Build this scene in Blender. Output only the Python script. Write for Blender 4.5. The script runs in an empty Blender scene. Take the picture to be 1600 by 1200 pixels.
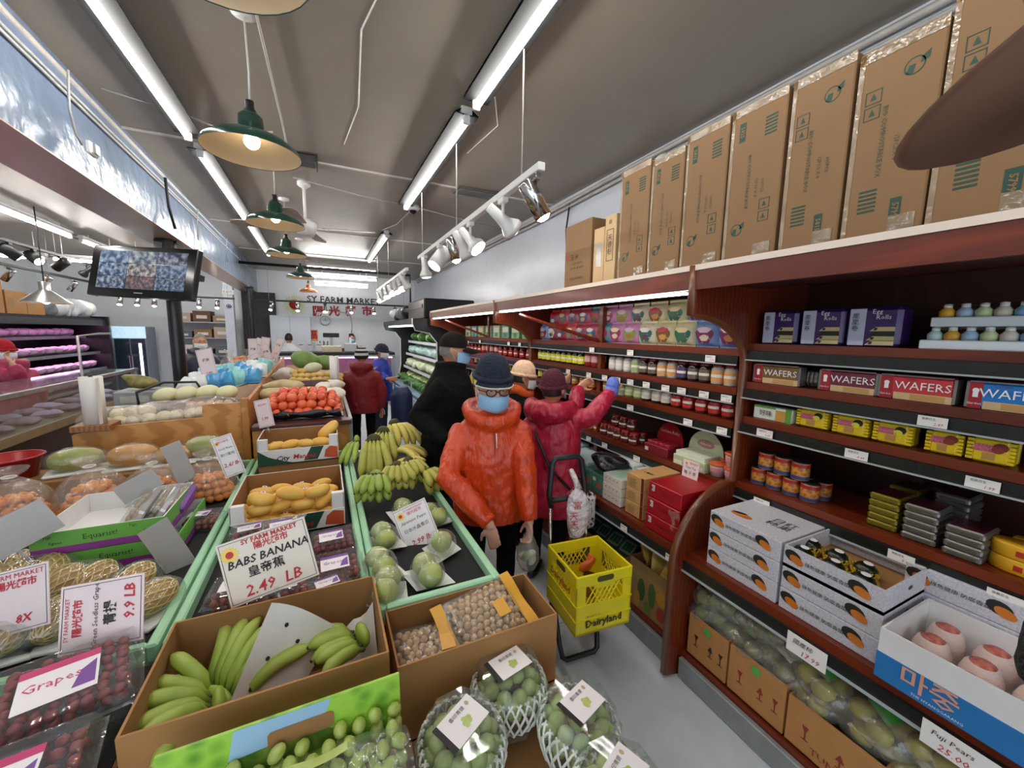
import bpy, math, random
from math import sin, cos, pi, radians as R, sqrt
from mathutils import Vector as V, Matrix as MX, Euler
random.seed(7)
sc = bpy.context.scene
COL = sc.collection
# ---------------- camera ----------------
F, YAW, PITCH, ROLL, HEYE = 612.0, R(25.6), R(7.4), R(1.0), 1.72
fwd = V((sin(YAW)*cos(PITCH), cos(YAW)*cos(PITCH), -sin(PITCH)))
r0 = V((cos(YAW), -sin(YAW), 0)); u0 = r0.cross(fwd)
RT = r0*cos(ROLL)+u0*sin(ROLL); UP = u0*cos(ROLL)-r0*sin(ROLL)
cd = bpy.data.cameras.new('camera'); cam = bpy.data.objects.new('camera', cd); COL.objects.link(cam)
cd.sensor_width = 36; cd.lens = F/1600*36; cd.clip_start = .02
cam.matrix_world = MX((RT, UP, -fwd)).transposed().to_4x4(); cam.location = (0, 0, HEYE)
sc.camera = cam
# ---------------- world: overcast daylight coming in through the open shop front ----------------
w = bpy.data.worlds.new('world'); sc.world = w; w.use_nodes = True
w.node_tree.nodes['Background'].inputs[0].default_value = (.80, .90, 1.0, 1)
w.node_tree.nodes['Background'].inputs[1].default_value = 1.5
sc.view_settings.view_transform = 'Standard'; sc.view_settings.look = 'None'
sc.view_settings.gamma = 1; sc.view_settings.use_curve_mapping = False
sc.view_settings.exposure = 0.65
sc.cycles.max_bounces = 8; sc.cycles.diffuse_bounces = 4; sc.cycles.glossy_bounces = 3
sc.cycles.transmission_bounces = 4; sc.cycles.transparent_max_bounces = 16
sc.cycles.caustics_reflective = False; sc.cycles.caustics_refractive = False
sc.cycles.sample_clamp_indirect = 4
TUBE_E, SPOT_E = 26.0, 26.0

def at(px, py, axis, val):                     # where the sight line of a photo point meets a world plane
    d = fwd+RT*((px-800)/F)-UP*((py-600)/F); o = V((0, 0, HEYE))
    return o+d*((val-o[axis])/d[axis])
# ---------------- materials (all procedural) ----------------
def lin(h):
    if not isinstance(h, str): return tuple(h)+(1,)
    o = []
    for i in (0, 2, 4):
        c = int(h[i:i+2], 16)/255
        o.append(c/12.92 if c <= .04045 else ((c+.055)/1.055)**2.4)
    return tuple(o)+(1,)
MATS = {}
def mat(name, col='808080', rough=.5, metal=0, var=.12, scale=12, bump=0, bscale=60, spec=.5, emit=0, emitcol=None, col2=None, kind='noise', sss=0, coat=0, stretch=None, dist=.01, contrast=None, bstretch=None, brot=None):
    if name in MATS: return MATS[name]
    m = bpy.data.materials.new(name); m.use_nodes = True; MATS[name] = m
    nt = m.node_tree; N = nt.nodes; L = nt.links; b = N['Principled BSDF']
    b.inputs['Roughness'].default_value = rough; b.inputs['Metallic'].default_value = metal
    b.inputs['Specular IOR Level'].default_value = spec
    if coat: b.inputs['Coat Weight'].default_value = coat; b.inputs['Coat Roughness'].default_value = .1
    if sss: b.inputs['Subsurface Weight'].default_value = sss; b.inputs['Subsurface Radius'].default_value = (.01, .006, .004)
    c = lin(col)
    tc = N.new('ShaderNodeTexCoord'); mp = N.new('ShaderNodeMapping'); L.new(tc.outputs['Object'], mp.inputs[0])
    if stretch: mp.inputs['Scale'].default_value = stretch
    if kind == 'voronoi':
        t = N.new('ShaderNodeTexVoronoi'); t.inputs['Scale'].default_value = scale; out = t.outputs['Distance']
    elif kind == 'wave':
        t = N.new('ShaderNodeTexWave'); t.inputs['Scale'].default_value = scale; t.inputs['Distortion'].default_value = 6; t.inputs['Detail'].default_value = 3; out = t.outputs['Fac']
    else:
        t = N.new('ShaderNodeTexNoise'); t.inputs['Scale'].default_value = scale; t.inputs['Detail'].default_value = 4; out = t.outputs['Fac']
    L.new(mp.outputs[0], t.inputs['Vector'])
    rp = N.new('ShaderNodeValToRGB'); L.new(out, rp.inputs[0])
    lo, hi = contrast or (.3, .7)
    rp.color_ramp.elements[0].position = lo; rp.color_ramp.elements[1].position = hi
    if col2: a_, z_ = c, lin(col2)
    else:
        a_ = tuple(max(0, x*(1-var)) for x in c[:3])+(1,); z_ = tuple(min(1, x*(1+var)) for x in c[:3])+(1,)
    rp.color_ramp.elements[0].color = a_; rp.color_ramp.elements[1].color = z_
    L.new(rp.outputs[0], b.inputs['Base Color'])
    if bump:
        n2 = N.new('ShaderNodeTexNoise'); n2.inputs['Scale'].default_value = bscale; n2.inputs['Detail'].default_value = 3
        if bstretch:
            mb_ = N.new('ShaderNodeMapping'); mb_.inputs['Scale'].default_value = bstretch; mb_.inputs['Rotation'].default_value = brot or (0, 0, 0)
            L.new(tc.outputs['Object'], mb_.inputs[0]); L.new(mb_.outputs[0], n2.inputs['Vector'])
        else: L.new(tc.outputs['Object'], n2.inputs['Vector'])
        bp = N.new('ShaderNodeBump'); bp.inputs['Strength'].default_value = bump; bp.inputs['Distance'].default_value = dist
        L.new(n2.outputs['Fac'], bp.inputs['Height']); L.new(bp.outputs[0], b.inputs['Normal'])
    if emit:
        b.inputs['Emission Color'].default_value = lin(emitcol or col); b.inputs['Emission Strength'].default_value = emit
    return m
def clear(name, tint='ffffff', gloss=.35, rough=.12, alpha=.12, bump=.6, bscale=30, dist=.02):
    """thin clear wrap: mostly see-through film with wrinkled gloss"""
    if name in MATS: return MATS[name]
    m = bpy.data.materials.new(name); m.use_nodes = True; MATS[name] = m
    nt = m.node_tree; N = nt.nodes; L = nt.links; N.remove(N['Principled BSDF']); out = N['Material Output']
    tr = N.new('ShaderNodeBsdfTransparent'); tr.inputs[0].default_value = lin(tint)
    gl = N.new('ShaderNodeBsdfGlossy'); gl.inputs['Roughness'].default_value = rough; gl.inputs[0].default_value = (1, 1, 1, 1)
    df = N.new('ShaderNodeBsdfDiffuse'); df.inputs[0].default_value = lin(tint)
    fr = N.new('ShaderNodeLayerWeight'); fr.inputs['Blend'].default_value = .5
    mr = N.new('ShaderNodeMath'); mr.operation = 'POWER'; mr.inputs[1].default_value = 3.0; L.new(fr.outputs['Facing'], mr.inputs[0])
    ma = N.new('ShaderNodeMath'); ma.operation = 'MULTIPLY_ADD'; ma.inputs[1].default_value = gloss*.7; ma.inputs[2].default_value = .06; L.new(mr.outputs[0], ma.inputs[0])
    tc = N.new('ShaderNodeTexCoord'); n2 = N.new('ShaderNodeTexNoise'); n2.inputs['Scale'].default_value = bscale; n2.inputs['Detail'].default_value = 2
    L.new(tc.outputs['Object'], n2.inputs['Vector'])
    bp = N.new('ShaderNodeBump'); bp.inputs['Strength'].default_value = bump; bp.inputs['Distance'].default_value = dist
    L.new(n2.outputs['Fac'], bp.inputs['Height']); L.new(bp.outputs[0], gl.inputs['Normal']); L.new(bp.outputs[0], fr.inputs['Normal'])
    m1 = N.new('ShaderNodeMixShader'); m1.inputs[0].default_value = alpha; L.new(tr.outputs[0], m1.inputs[1]); L.new(df.outputs[0], m1.inputs[2])
    m2 = N.new('ShaderNodeMixShader'); L.new(ma.outputs[0], m2.inputs[0]); L.new(m1.outputs[0], m2.inputs[1]); L.new(gl.outputs[0], m2.inputs[2])
    L.new(m2.outputs[0], out.inputs[0]); return m
def hexmat(h, rough=.5, **k): return mat('paint_%s_%d' % (h, int(rough*100)), h, rough, var=k.pop('var', .05), **k)
# ---------------- mesh builder ----------------
def fr(x):                                     # a frame from (loc, rotz) or a Matrix
    return x
def TM(loc=(0, 0, 0), rot=(0, 0, 0), s=1):
    m = MX.Translation(loc) @ Euler(rot).to_matrix().to_4x4()
    return m @ MX.Diagonal((s, s, s, 1)) if not hasattr(s, '__len__') else m @ MX.Diagonal((*s, 1))
class MB:
    def __init__(s): s.v = []; s.f = []; s.mi = []; s.sm = []; s.mats = []
    def _m(s, m):
        if m not in s.mats: s.mats.append(m)
        return s.mats.index(m)
    def add(s, vs, fs, m, smooth=False, T=None):
        o = len(s.v); k = s._m(m)
        if T is not None: vs = [T @ V(p) for p in vs]
        s.v += [tuple(p) for p in vs]
        for f in fs: s.f.append(tuple(i+o for i in f)); s.mi.append(k); s.sm.append(smooth)
        return s
    def box(s, c, d, m, T=None, b=0, rz=0):
        x, y, z = d[0]/2, d[1]/2, d[2]/2
        if not b:
            vs = [(i*x, j*y, k*z) for k in (-1, 1) for j in (-1, 1) for i in (-1, 1)]
            fs = [(0, 2, 3, 1), (4, 5, 7, 6), (0, 1, 5, 4), (1, 3, 7, 5), (3, 2, 6, 7), (2, 0, 4, 6)]
        else:
            b = min(b, x*.9, y*.9, z*.9); vs = []; idx = {}
            for k in (-1, 1):
                for j in (-1, 1):
                    for i in (-1, 1):
                        for a in range(3):
                            p = [i*(x-b), j*(y-b), k*(z-b)]; p[a] = (i*x, j*y, k*z)[a]
                            idx[i, j, k, a] = len(vs); vs.append(tuple(p))
            fs = []
            for a in range(3):
                o1, o2 = (a+1) % 3, (a+2) % 3
                for sg in (-1, 1):
                    q = []
                    for (e, g) in ((-1, -1), (1, -1), (1, 1), (-1, 1)):
                        t = [0, 0, 0]; t[a] = sg; t[o1] = e; t[o2] = g; q.append(idx[t[0], t[1], t[2], a])
                    fs.append(tuple(q if sg > 0 else q[::-1]))
            for a in range(3):                 # edge chamfers along axis a
                o1, o2 = (a+1) % 3, (a+2) % 3
                for e in (-1, 1):
                    for g in (-1, 1):
                        t = [0, 0, 0]; t[o1] = e; t[o2] = g; t[a] = -1; lo = tuple(t); t[a] = 1; hi = tuple(t)
                        q = [idx[(*lo, o1)], idx[(*hi, o1)], idx[(*hi, o2)], idx[(*lo, o2)]]
                        fs.append(tuple(q if e*g < 0 else q[::-1]))
            for k in (-1, 1):
                for j in (-1, 1):
                    for i in (-1, 1):
                        q = [idx[i, j, k, 0], idx[i, j, k, 1], idx[i, j, k, 2]]
                        fs.append(tuple(q if i*j*k > 0 else q[::-1]))
        M = MX.Translation(c) @ MX.Rotation(rz, 4, 'Z')
        if T is not None: M = T @ M
        return s.add(vs, fs, m, False, M)
    def bx(s, x0, x1, y0, y1, z0, z1, m, b=0, T=None):
        return s.box(((x0+x1)/2, (y0+y1)/2, (z0+z1)/2), (abs(x1-x0), abs(y1-y0), abs(z1-z0)), m, T, b)
    def tube(s, pts, rad, m, n=8, caps=True, smooth=True, flat=1.0, closed=False):
        pts = [V(p) for p in pts]; k = len(pts)
        rr = rad if hasattr(rad, '__len__') else [rad]*k
        vs = []; prev = None
        for i, p in enumerate(pts):
            if closed: t = pts[(i+1) % k]-pts[i-1]
            else: t = pts[min(i+1, k-1)]-pts[max(i-1, 0)]
            t = t.normalized() if t.length > 1e-9 else V((0, 0, 1))
            if prev is None:
                a = V((0, 0, 1)) if abs(t.z) < .9 else V((1, 0, 0)); x = t.cross(a).normalized()
            else:
                x = prev-t*prev.dot(t); x = x.normalized() if x.length > 1e-6 else t.orthogonal().normalized()
            prev = x; y = t.cross(x)
            for j in range(n):
                an = 2*pi*j/n; vs.append(p+x*(cos(an)*rr[i])+y*(sin(an)*rr[i]*flat))
        fs = []
        for i in range(k if closed else k-1):
            i2 = (i+1) % k
            for j in range(n): fs.append((i*n+j, i*n+(j+1) % n, i2*n+(j+1) % n, i2*n+j))
        s.add(vs, fs, m, smooth)
        if caps and not closed:
            o = len(s.v)-len(vs); km = s._m(m)
            s.f.append(tuple(o+j for j in range(n))[::-1]); s.mi.append(km); s.sm.append(False)
            s.f.append(tuple(o+(k-1)*n+j for j in range(n))); s.mi.append(km); s.sm.append(False)
        return s
    def lathe(s, prof, m, n=16, T=None, smooth=True, arc=2*pi, sx=1, sy=1):
        vs = []; k = len(prof); full = abs(arc-2*pi) < 1e-6; nn = n if full else n+1
        for (r, z) in prof:
            for j in range(nn):
                a = arc*j/n; vs.append((r*cos(a)*sx, r*sin(a)*sy, z))
        fs = []
        for i in range(k-1):
            for j in range(n): j2 = (j+1) % nn; fs.append((i*nn+j, i*nn+j2, (i+1)*nn+j2, (i+1)*nn+j))
        return s.add(vs, fs, m, smooth, T)
    def ell(s, c, r, m, T=None, n=12, k=8, rot=None):
        if not hasattr(r, '__len__'): r = (r, r, r)
        vs = [(0, 0, -1)]+[(sin(pi*i/k)*cos(2*pi*j/n), sin(pi*i/k)*sin(2*pi*j/n), -cos(pi*i/k)) for i in range(1, k) for j in range(n)]+[(0, 0, 1)]
        fs = [(0, 1+(j+1) % n, 1+j) for j in range(n)]
        for i in range(k-2):
            for j in range(n): a = 1+i*n; fs.append((a+j, a+(j+1) % n, a+n+(j+1) % n, a+n+j))
        e = len(vs)-1; a = 1+(k-2)*n
        fs += [(a+j, a+(j+1) % n, e) for j in range(n)]
        M = MX.Translation(c) @ (Euler(rot).to_matrix().to_4x4() if rot else MX()) @ MX.Diagonal((*r, 1))
        return s.add(vs, fs, m, True, T @ M if T is not None else M)
    def prism(s, poly, d, m, T=None, smooth=False):   # poly in local xy, extruded in z by d
        n = len(poly); vs = [(x, y, 0) for x, y in poly]+[(x, y, d) for x, y in poly]
        fs = [tuple(range(n))[::-1], tuple(range(n, 2*n))]+[(i, (i+1) % n, n+(i+1) % n, n+i) for i in range(n)]
        return s.add(vs, fs, m, smooth, T)
    def poly(s, pts, m, T=None): return s.add(pts, [tuple(range(len(pts)))], m, False, T)
    def grid(s, nu, nv, fn, m, smooth=True, T=None, wrap=False):
        vs = [fn(i/(nu-(0 if wrap else 1)), j/(nv-1)) for j in range(nv) for i in range(nu)]
        fs = []
        for j in range(nv-1):
            for i in range(nu if wrap else nu-1): i2 = (i+1) % nu; fs.append((j*nu+i, j*nu+i2, (j+1)*nu+i2, (j+1)*nu+i))
        return s.add(vs, fs, m, smooth, T)
    def mesh(s, name):
        me = bpy.data.meshes.new(name); me.from_pydata(s.v, [], s.f)
        for m in s.mats: me.materials.append(m)
        me.polygons.foreach_set('material_index', s.mi); me.polygons.foreach_set('use_smooth', s.sm); me.update()
        return me
    def build(s, name, parent=None, loc=None, rot=None):
        return link(name, s.mesh(name), parent, loc, rot)
def link(name, data, parent=None, loc=None, rot=None):
    o = bpy.data.objects.new(name, data); COL.objects.link(o)
    if parent is not None: o.parent = parent
    if loc is not None: o.location = loc
    if rot is not None: o.rotation_euler = rot
    return o
def tag(o, label=None, cat=None, group=None, kind=None):
    for k, v in (('label', label), ('category', cat), ('group', group), ('kind', kind)):
        if v: o[k] = v
    return o
def thing(name, label, cat, loc=(0, 0, 0), rz=0, group=None, rot=None):
    o = link(name, None, None, loc, rot or (0, 0, rz)); return tag(o, label, cat, group)
KIDS = {}
def dup(root, loc=None, rot=None, label=None, group=None, parent=None, scale=None):
    c = root.copy(); COL.objects.link(c); c.parent = parent
    if loc is not None: c.location = loc
    if rot is not None: c.rotation_euler = rot if hasattr(rot, '__len__') else (0, 0, rot)
    if scale is not None: c.scale = scale if hasattr(scale, '__len__') else (scale,)*3
    if label: c['label'] = label
    if group: c['group'] = group
    for ch in root.children: dup(ch, parent=c)
    return c
def struct(name, mb, parent=None):
    o = mb.build(name, parent)
    if parent is None: o['kind'] = 'structure'
    return o
ORD = ['first', 'second', 'third', 'fourth', 'fifth', 'sixth', 'seventh', 'eighth', 'ninth', 'tenth', 'eleventh', 'twelfth', 'thirteenth', 'fourteenth', 'fifteenth', 'sixteenth', 'seventeenth', 'eighteenth', 'nineteenth', 'twentieth']
# ---------------- lettering ----------------
TXT = {}
def text_mesh(s, size, m, align='CENTER', bold=0, shear=0):
    key = (s, round(size, 4), m.name, align, bold, shear)
    if key in TXT: return TXT[key]
    cu = bpy.data.curves.new('lettering', 'FONT'); cu.body = s; cu.size = size; cu.align_x = align; cu.align_y = 'CENTER'
    cu.resolution_u = 1; cu.offset = bold; cu.shear = shear
    o = bpy.data.objects.new('lettering', cu); COL.objects.link(o)
    dg = bpy.context.evaluated_depsgraph_get(); dg.update()
    me = bpy.data.meshes.new_from_object(o.evaluated_get(dg)); me.materials.clear(); me.materials.append(m); me.name = 'lettering'
    bpy.data.objects.remove(o); bpy.data.curves.remove(cu); TXT[key] = me
    return me
def text(parent, s, size, m, loc=(0, 0, 0), rot=(0, 0, 0), align='CENTER', bold=0, shear=0, name='lettering'):
    return link(name, text_mesh(s, size, m, align, bold, shear), parent, loc, rot)
FACE = {'-x': (R(90), 0, R(-90)), '-y': (R(90), 0, 0), '+z': (0, 0, 0), '+x': (R(90), 0, R(90))}
def facing(side): return FACE[side]
# ================= setting =================
WALLX, CEIL, BACKY, LEFTX = 2.38, 3.15, 11.5, -5.2
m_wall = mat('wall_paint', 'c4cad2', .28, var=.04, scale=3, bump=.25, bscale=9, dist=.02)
m_ceil = mat('ceiling_paint', '968d81', .36, var=.05, scale=2, bump=.15, bscale=5, dist=.03)
m_beam = mat('beam_gloss_paint', '6e7e94', .24, var=.04, scale=2, bump=.4, bscale=7, dist=.03)
m_floor = mat('epoxy_floor', 'c0c5ca', .33, var=.07, scale=5, bump=.05, bscale=40)
m_blackp = mat('black_paint', '141414', .3); m_white = mat('white_metal', 'e4e2de', .4, var=.03)
m_steel = mat('galvanised_steel', 'a9a9a6', .4, .8); m_dark = mat('dark_plastic', '17171a', .45)
m_cable = mat('grey_cable', 'b4b0aa', .5); m_cableb = mat('black_cable', '1d1d1f', .5)
f = MB(); f.bx(LEFTX, WALLX, -3, BACKY+.1, -.1, 0, m_floor); struct('floor', f)
c = MB(); c.bx(-1.45, WALLX+.1, -3, BACKY+.1, CEIL, CEIL+.1, m_ceil); c.bx(LEFTX, -1.45, -3, BACKY+.1, 3.1, 3.2, m_ceil); ceiling = struct('ceiling', c)
for k, pts in enumerate(([(.25, 1.2), (.3, 1.8), (.22, 2.2), (.26, 2.9), (.2, 3.5)], [(1.0, 2.4), (1.15, 2.7), (1.1, 3.2)])):
    q = MB(); q.tube([(x, y, CEIL-.0015) for x, y in pts], .004, mat('crack', 'e9e4dc', .6), 4); q.build('plaster_crack', ceiling)
for y in (3.95, 6.6, 8.6):
    q = MB(); q.bx(-1.3, WALLX-.02, y, y+.025, CEIL-.012, CEIL-.001, mat('ceiling_strip', 'd2cec8', .5)); q.build('joint_strip', ceiling)
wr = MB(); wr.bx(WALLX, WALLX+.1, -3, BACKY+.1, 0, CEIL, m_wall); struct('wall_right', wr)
m_wallb = mat('wall_paint_lit', 'e4e8ec', .3, var=.03, scale=3, bump=.2, bscale=9, dist=.02)  # lighter copy of the wall paint; brightness of lit walls put into the colour
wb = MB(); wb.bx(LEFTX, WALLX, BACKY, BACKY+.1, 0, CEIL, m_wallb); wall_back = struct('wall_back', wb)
for z in (1.0, 2.02):
    q = MB(); q.bx(-1.2, WALLX-.01, BACKY-.02, BACKY-.001, z, z+.03, m_white); q.build('seam_strip', wall_back)
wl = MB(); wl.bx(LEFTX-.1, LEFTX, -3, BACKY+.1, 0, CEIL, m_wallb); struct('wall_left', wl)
# the long boxed beam, running very slightly askew
def skewbox(mb, y0, y1, xa0, xa1, xb0, xb1, z0, z1, m):
    vs = [(xa0, y0, z0), (xa1, y0, z0), (xb1, y1, z0), (xb0, y1, z0), (xa0, y0, z1), (xa1, y0, z1), (xb1, y1, z1), (xb0, y1, z1)]
    mb.add(vs, [(0, 3, 2, 1), (4, 5, 6, 7), (0, 1, 5, 4), (1, 2, 6, 5), (2, 3, 7, 6), (3, 0, 4, 7)], m)
q = MB(); skewbox(q, -3, BACKY, -1.42, -1.10, -1.75, -1.42, 2.597, 2.604, mat('soffit_wood_reflection', 'bfa292', .25, var=.06, scale=2)); skewbox(q, -3, BACKY, -1.42, -1.101, -1.75, -1.421, 2.604, CEIL, m_beam)  # soffit brown is the reflected wood colour, put into its paint
o = q.build('trim_1'); o['kind'] = 'structure'
q = MB()
for x, z, r in ((-1.13, 3.1, .022), (-1.12, 3.04, .01), (-1.11, 3.0, .008)): q.tube([(x, -2, z), (x-.12, 3.5, z-(.02 if r < .02 else 0)), (x-.26, 9, z), (x-.31, 11.4, z)], r, m_cable, 6)
tag(q.build('conduit_run'), 'grey conduit and cables along the top of the long beam', 'conduit')
def pendant_cable(pts, m, r, name, label, cat='cable'):
    q = MB(); q.tube(pts, r, m, 5); return tag(q.build(name), label, cat)
pendant_cable([(-1.14, 3.0, 3.03), (-1.16, 3.02, 2.85), (-1.17, 3.08, 2.75), (-1.175, 3.15, 2.72)], m_cable, .006, 'wall_cable', 'thin white cable drooping to the outlet box on the beam')
q = MB(); q.box((-1.155, 3.2, 2.72), (.03, .09, .07), m_white, b=.008); o = tag(q.build('outlet_box'), 'small white outlet box on the side of the beam', 'outlet')
q = MB(); q.box((-1.135, 3.2, 2.72), (.012, .05, .05), m_steel); q.build('socket_plate', o)
pendant_cable([(-1.2, 4.6, 3.02), (-1.22, 4.7, 2.8), (-1.2, 4.75, 2.62)], m_cableb, .012, 'drop_cable', 'dark cable bundle hanging down the beam towards the screen')
for i, y in enumerate((5.6, 7.2)):
    pendant_cable([(-1.2-.03*i, y, 3.02), (-1.22-.03*i, y, 2.85), (-1.23-.03*i, y+.05, 2.7)], m_cable, .006, 'beam_cable', ('cable drop on the beam just past the screen', 'cable drop on the beam at the far pendants')[i])
# right wall conduit and hooks
q = MB()
for x, z, r in ((WALLX-.03, 3.10, .018), (WALLX-.03, 3.05, .012)): q.tube([(x, -1, z), (x, 2.6, z), (x, 4.2, z-.03), (x, 11, z-.02)], r, m_cable, 6)
tag(q.build('conduit_run'), 'pair of grey conduits where the right wall meets the ceiling', 'conduit')
pendant_cable([(2.35, 3.6, 3.05), (2.33, 3.62, 2.8), (2.34, 3.6, 2.45), (2.35, 3.6, 2.2)], m_cableb, .009, 'wall_cable', 'dark cable hanging down the right wall above the shelves')
q = MB(); q.box((2.36, 3.6, 2.43), (.035, .09, .07), m_white, b=.008); o = tag(q.build('outlet_box'), 'white outlet box on right wall beside the tall cartons', 'outlet')
q = MB(); q.box((2.338, 3.6, 2.43), (.01, .05, .045), m_steel); q.build('socket_plate', o)
for i, y in enumerate((2.45, 2.28)):
    q = MB(); q.lathe([(.0, 0), (.05, 0), (.055, .03), (.03, .07), (0, .075)], m_white, 12, TM((2.3, y, 2.98), (0, R(-90), 0))); o = tag(q.build('spool_insulator'), ('left of two white round fixtures above the tall cartons', 'right of two white round fixtures above the tall cartons')[i], 'fixture')
    q = MB(); q.tube([(2.37, y, 2.98), (2.30, y, 2.98)], .02, m_steel, 8); q.build('mount', o)
# black column + second column
def column(name, x, y, r, label):
    t = thing(name, label, 'column', (x, y, 0))
    q = MB(); q.lathe([(r, 0), (r, 2.62)], m_blackp, 20); q.build('shaft', t)
    q = MB(); q.box((0, 0, 2.59), (r*3, r*3, .03), m_blackp, b=.005); q.build('cap_plate', t)
    q = MB(); q.box((0, 0, .015), (r*2.2, r*2.2, .03), m_blackp, b=.005); q.build('base_plate', t)
column('support_column', -1.42, 5.35, .062, 'thick glossy black column holding the wall screen')
column('support_column', -1.40, 10.2, .055, 'thinner black column near the back of the shop')
# black pipe frame under the far ceiling
q = MB(); q.tube([(-1.4, 8.9, 2.93), (1.75, 8.9, 2.93), (1.75, 8.9, 1.9)], .028, m_blackp, 8); tag(q.build('pipe_frame'), 'black pipe crossing below the far ceiling and dropping at right', 'pipe')
# ================= lamps =================
m_tube = mat('fluorescent_tube', 'ffffff', .3, emit=TUBE_E, emitcol=(1.0, .97, .93)); m_fix = mat('fixture_white', 'dcdcda', .35, var=.02)
def tube_light(p0, p1, label, w=.13, group=None, wings=False, power=None):
    p0, p1 = V(p0), V(p1); d = p1-p0; Ln = d.length; mid = (p0+p1)/2; rz = math.atan2(d.y, d.x)
    t = thing('fluorescent_light', label, 'light', mid, rz, group)
    q = MB(); q.box((0, 0, .055), (Ln, w*.55, .05), m_fix, b=.006); q.box((0, 0, .029), (Ln, w*1.15, .006), mat('reflector_shield_dark', '1f1f1f', .7, spec=.1))  # dark plate added to block upward light; blackened to read as shaded housing
    if wings:
        for s in (-1, 1): q.add([(-Ln/2, s*w*.27, .06), (Ln/2, s*w*.27, .06), (Ln/2, s*w*.6, .035), (-Ln/2, s*w*.6, .035)], [(0, 1, 2, 3)], mat('reflector_shield_dark', '1f1f1f', .7, spec=.1)); q.add([(-Ln/2, s*w*.27, .064), (Ln/2, s*w*.27, .064), (Ln/2, s*w*.6, .039), (-Ln/2, s*w*.6, .039)], [(3, 2, 1, 0)], m_fix)  # wing undersides blackened likewise, shade put into the colour
    q.build('housing', t)
    q = MB(); q.tube([(-Ln/2+.03, 0, 0), (Ln/2-.03, 0, 0)], .02, power or m_tube, 12); q.build('tube', t)
    for s in (-1, 1):
        q = MB(); q.box((s*(Ln/2-.012), 0, .012), (.024, .045, .07), m_fix, b=.005); q.build('end_socket', t)
    cz = CEIL if mid.x > -1.4 else 3.1
    for s in (-1, 1):
        q = MB(); q.tube([(s*Ln*.35, 0, .075), (s*Ln*.35, 0, cz-mid.z-.001)], .006, m_fix, 6); q.build('hanger', t)
    return t
G = 'ceiling tube lights'
zt = 3.02
tube_light((.86, -1.1, zt), (.86, .3, zt), 'tube light overhead on the right row nearest the shop front', wings=True, group=G)
tube_light((.86, .4, zt), (.85, 2.33, zt), 'tube light at top centre, nearest visible one of the right row', wings=True, group=G)
tube_light((.85, 2.48, zt), (.84, 4.45, zt), 'second visible tube light of the right ceiling row, by the track', wings=True, group=G)
tube_light((.84, 5.85, zt), (.83, 8.1, zt), 'farthest tube light of the right ceiling row', wings=True, group=G)
tube_light((-.79, -1.0, zt), (-.79, .6, zt), 'tube light overhead on the left row nearest the shop front', group=G)
tube_light((-.79, .75, zt), (-.79, 3.6, zt), 'long tube light at upper left, nearest visible one of its row', group=G)
tube_light((-.79, 3.86, zt), (-.80, 5.85, zt), 'second tube light of the left ceiling row beside the green pendants', group=G)
tube_light((-.80, 6.05, zt), (-.83, 8.4, zt), 'third and farthest tube light of the left ceiling row', group=G)
for i, (y, z, x0, x1) in enumerate(((9.3, 3.0, -.28, 1.1), (9.6, 2.86, -.45, 1.15), (9.9, 2.72, -.15, .98))):
    tube_light((x0, y, z), (x1, y, z), ('topmost', 'middle', 'lowest')[i]+' crosswise tube light before the market sign', group=G)
for i, (y0, y1) in enumerate(((2.6, 4.3), (4.4, 6.25), (6.45, 7.3), (7.55, 8.3), (8.5, 10.3))):
    tube_light((-2.15-.03*i, y0, 2.97), (-2.17-.03*i, y1, 2.97), ORD[i]+' tube light of the row left of the long beam', group=G)
for i, (y0, y1) in enumerate(((4.4, 6.0), (6.2, 7.95), (8.2, 9.9))):
    tube_light((-3.1-.05*i, y0, 2.97), (-3.15-.05*i, y1, 2.97), ORD[i]+' tube light of the far left row above the meat cases', group=G)
for i, (x0, x1) in enumerate(((-4.6, -3.75), (-3.7, -2.9), (-2.85, -1.9))):
    tube_light((x0, 8.6, 2.72), (x1, 8.6, 2.72), ORD[i]+' crosswise tube light from left above the pink meat fridge', group=G)
# green enamel pendants
m_green = mat('green_enamel', '16382f', .2, coat=.6); m_enin = mat('enamel_inside', 'a8977e', .4, var=.03); m_bulb = mat('warm_bulb', 'ffe9c0', .3, emit=SPOT_E*.5, emitcol=(1, .82, .55)); m_bulbw = mat('spot_bulb', 'fff3dd', .3, emit=SPOT_E, emitcol=(1, .9, .74))
m_orange = mat('copper_enamel', 'b5672c', .3)
def make_pendant(shade_m, label, loc, sc_=1.0):
    t = thing('pendant_lamp', label, 'lamp', loc, group='pendant lamps over the produce')
    q = MB(); pr = [(.205, 0), (.2, .02), (.16, .055), (.1, .085), (.055, .1), (.05, .16), (.03, .18), (0, .182)]
    q.lathe(pr, shade_m, 32)
    q.lathe([(.203, .002), (.196, .018), (.156, .05), (.098, .08), (.05, .095), (0, .096)], m_enin, 32)
    q.lathe([(.205, 0), (.203, .002)], shade_m, 32)
    s = q.build('shade', t)
    q = MB(); q.ell((0, 0, .055), (.034, .034, .036), m_bulb, n=14); q.build('bulb', t)
    q = MB(); q.lathe([(.03, .18), (.018, .2), (.018, .23), (0, .231)], m_dark, 12); q.build('socket_cap', t)
    q = MB(); q.tube([(0, 0, .2), (.005, 0, .35), (0, 0, CEIL-loc[2]-.01)], .005, m_cable, 6); q.build('cord', t)
    q = MB(); q.lathe([(.055, CEIL-loc[2]-.001), (.055, CEIL-loc[2]-.015), (.02, CEIL-loc[2]-.03), (0, CEIL-loc[2]-.03)], m_white, 14); q.build('ceiling_rose', t)
    if sc_ != 1: s.scale = (sc_,)*3
    return t
make_pendant(m_green, 'green pendant lamp overhead, cut off by the top of the picture', (-.19, 1.14, 2.54))
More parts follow.
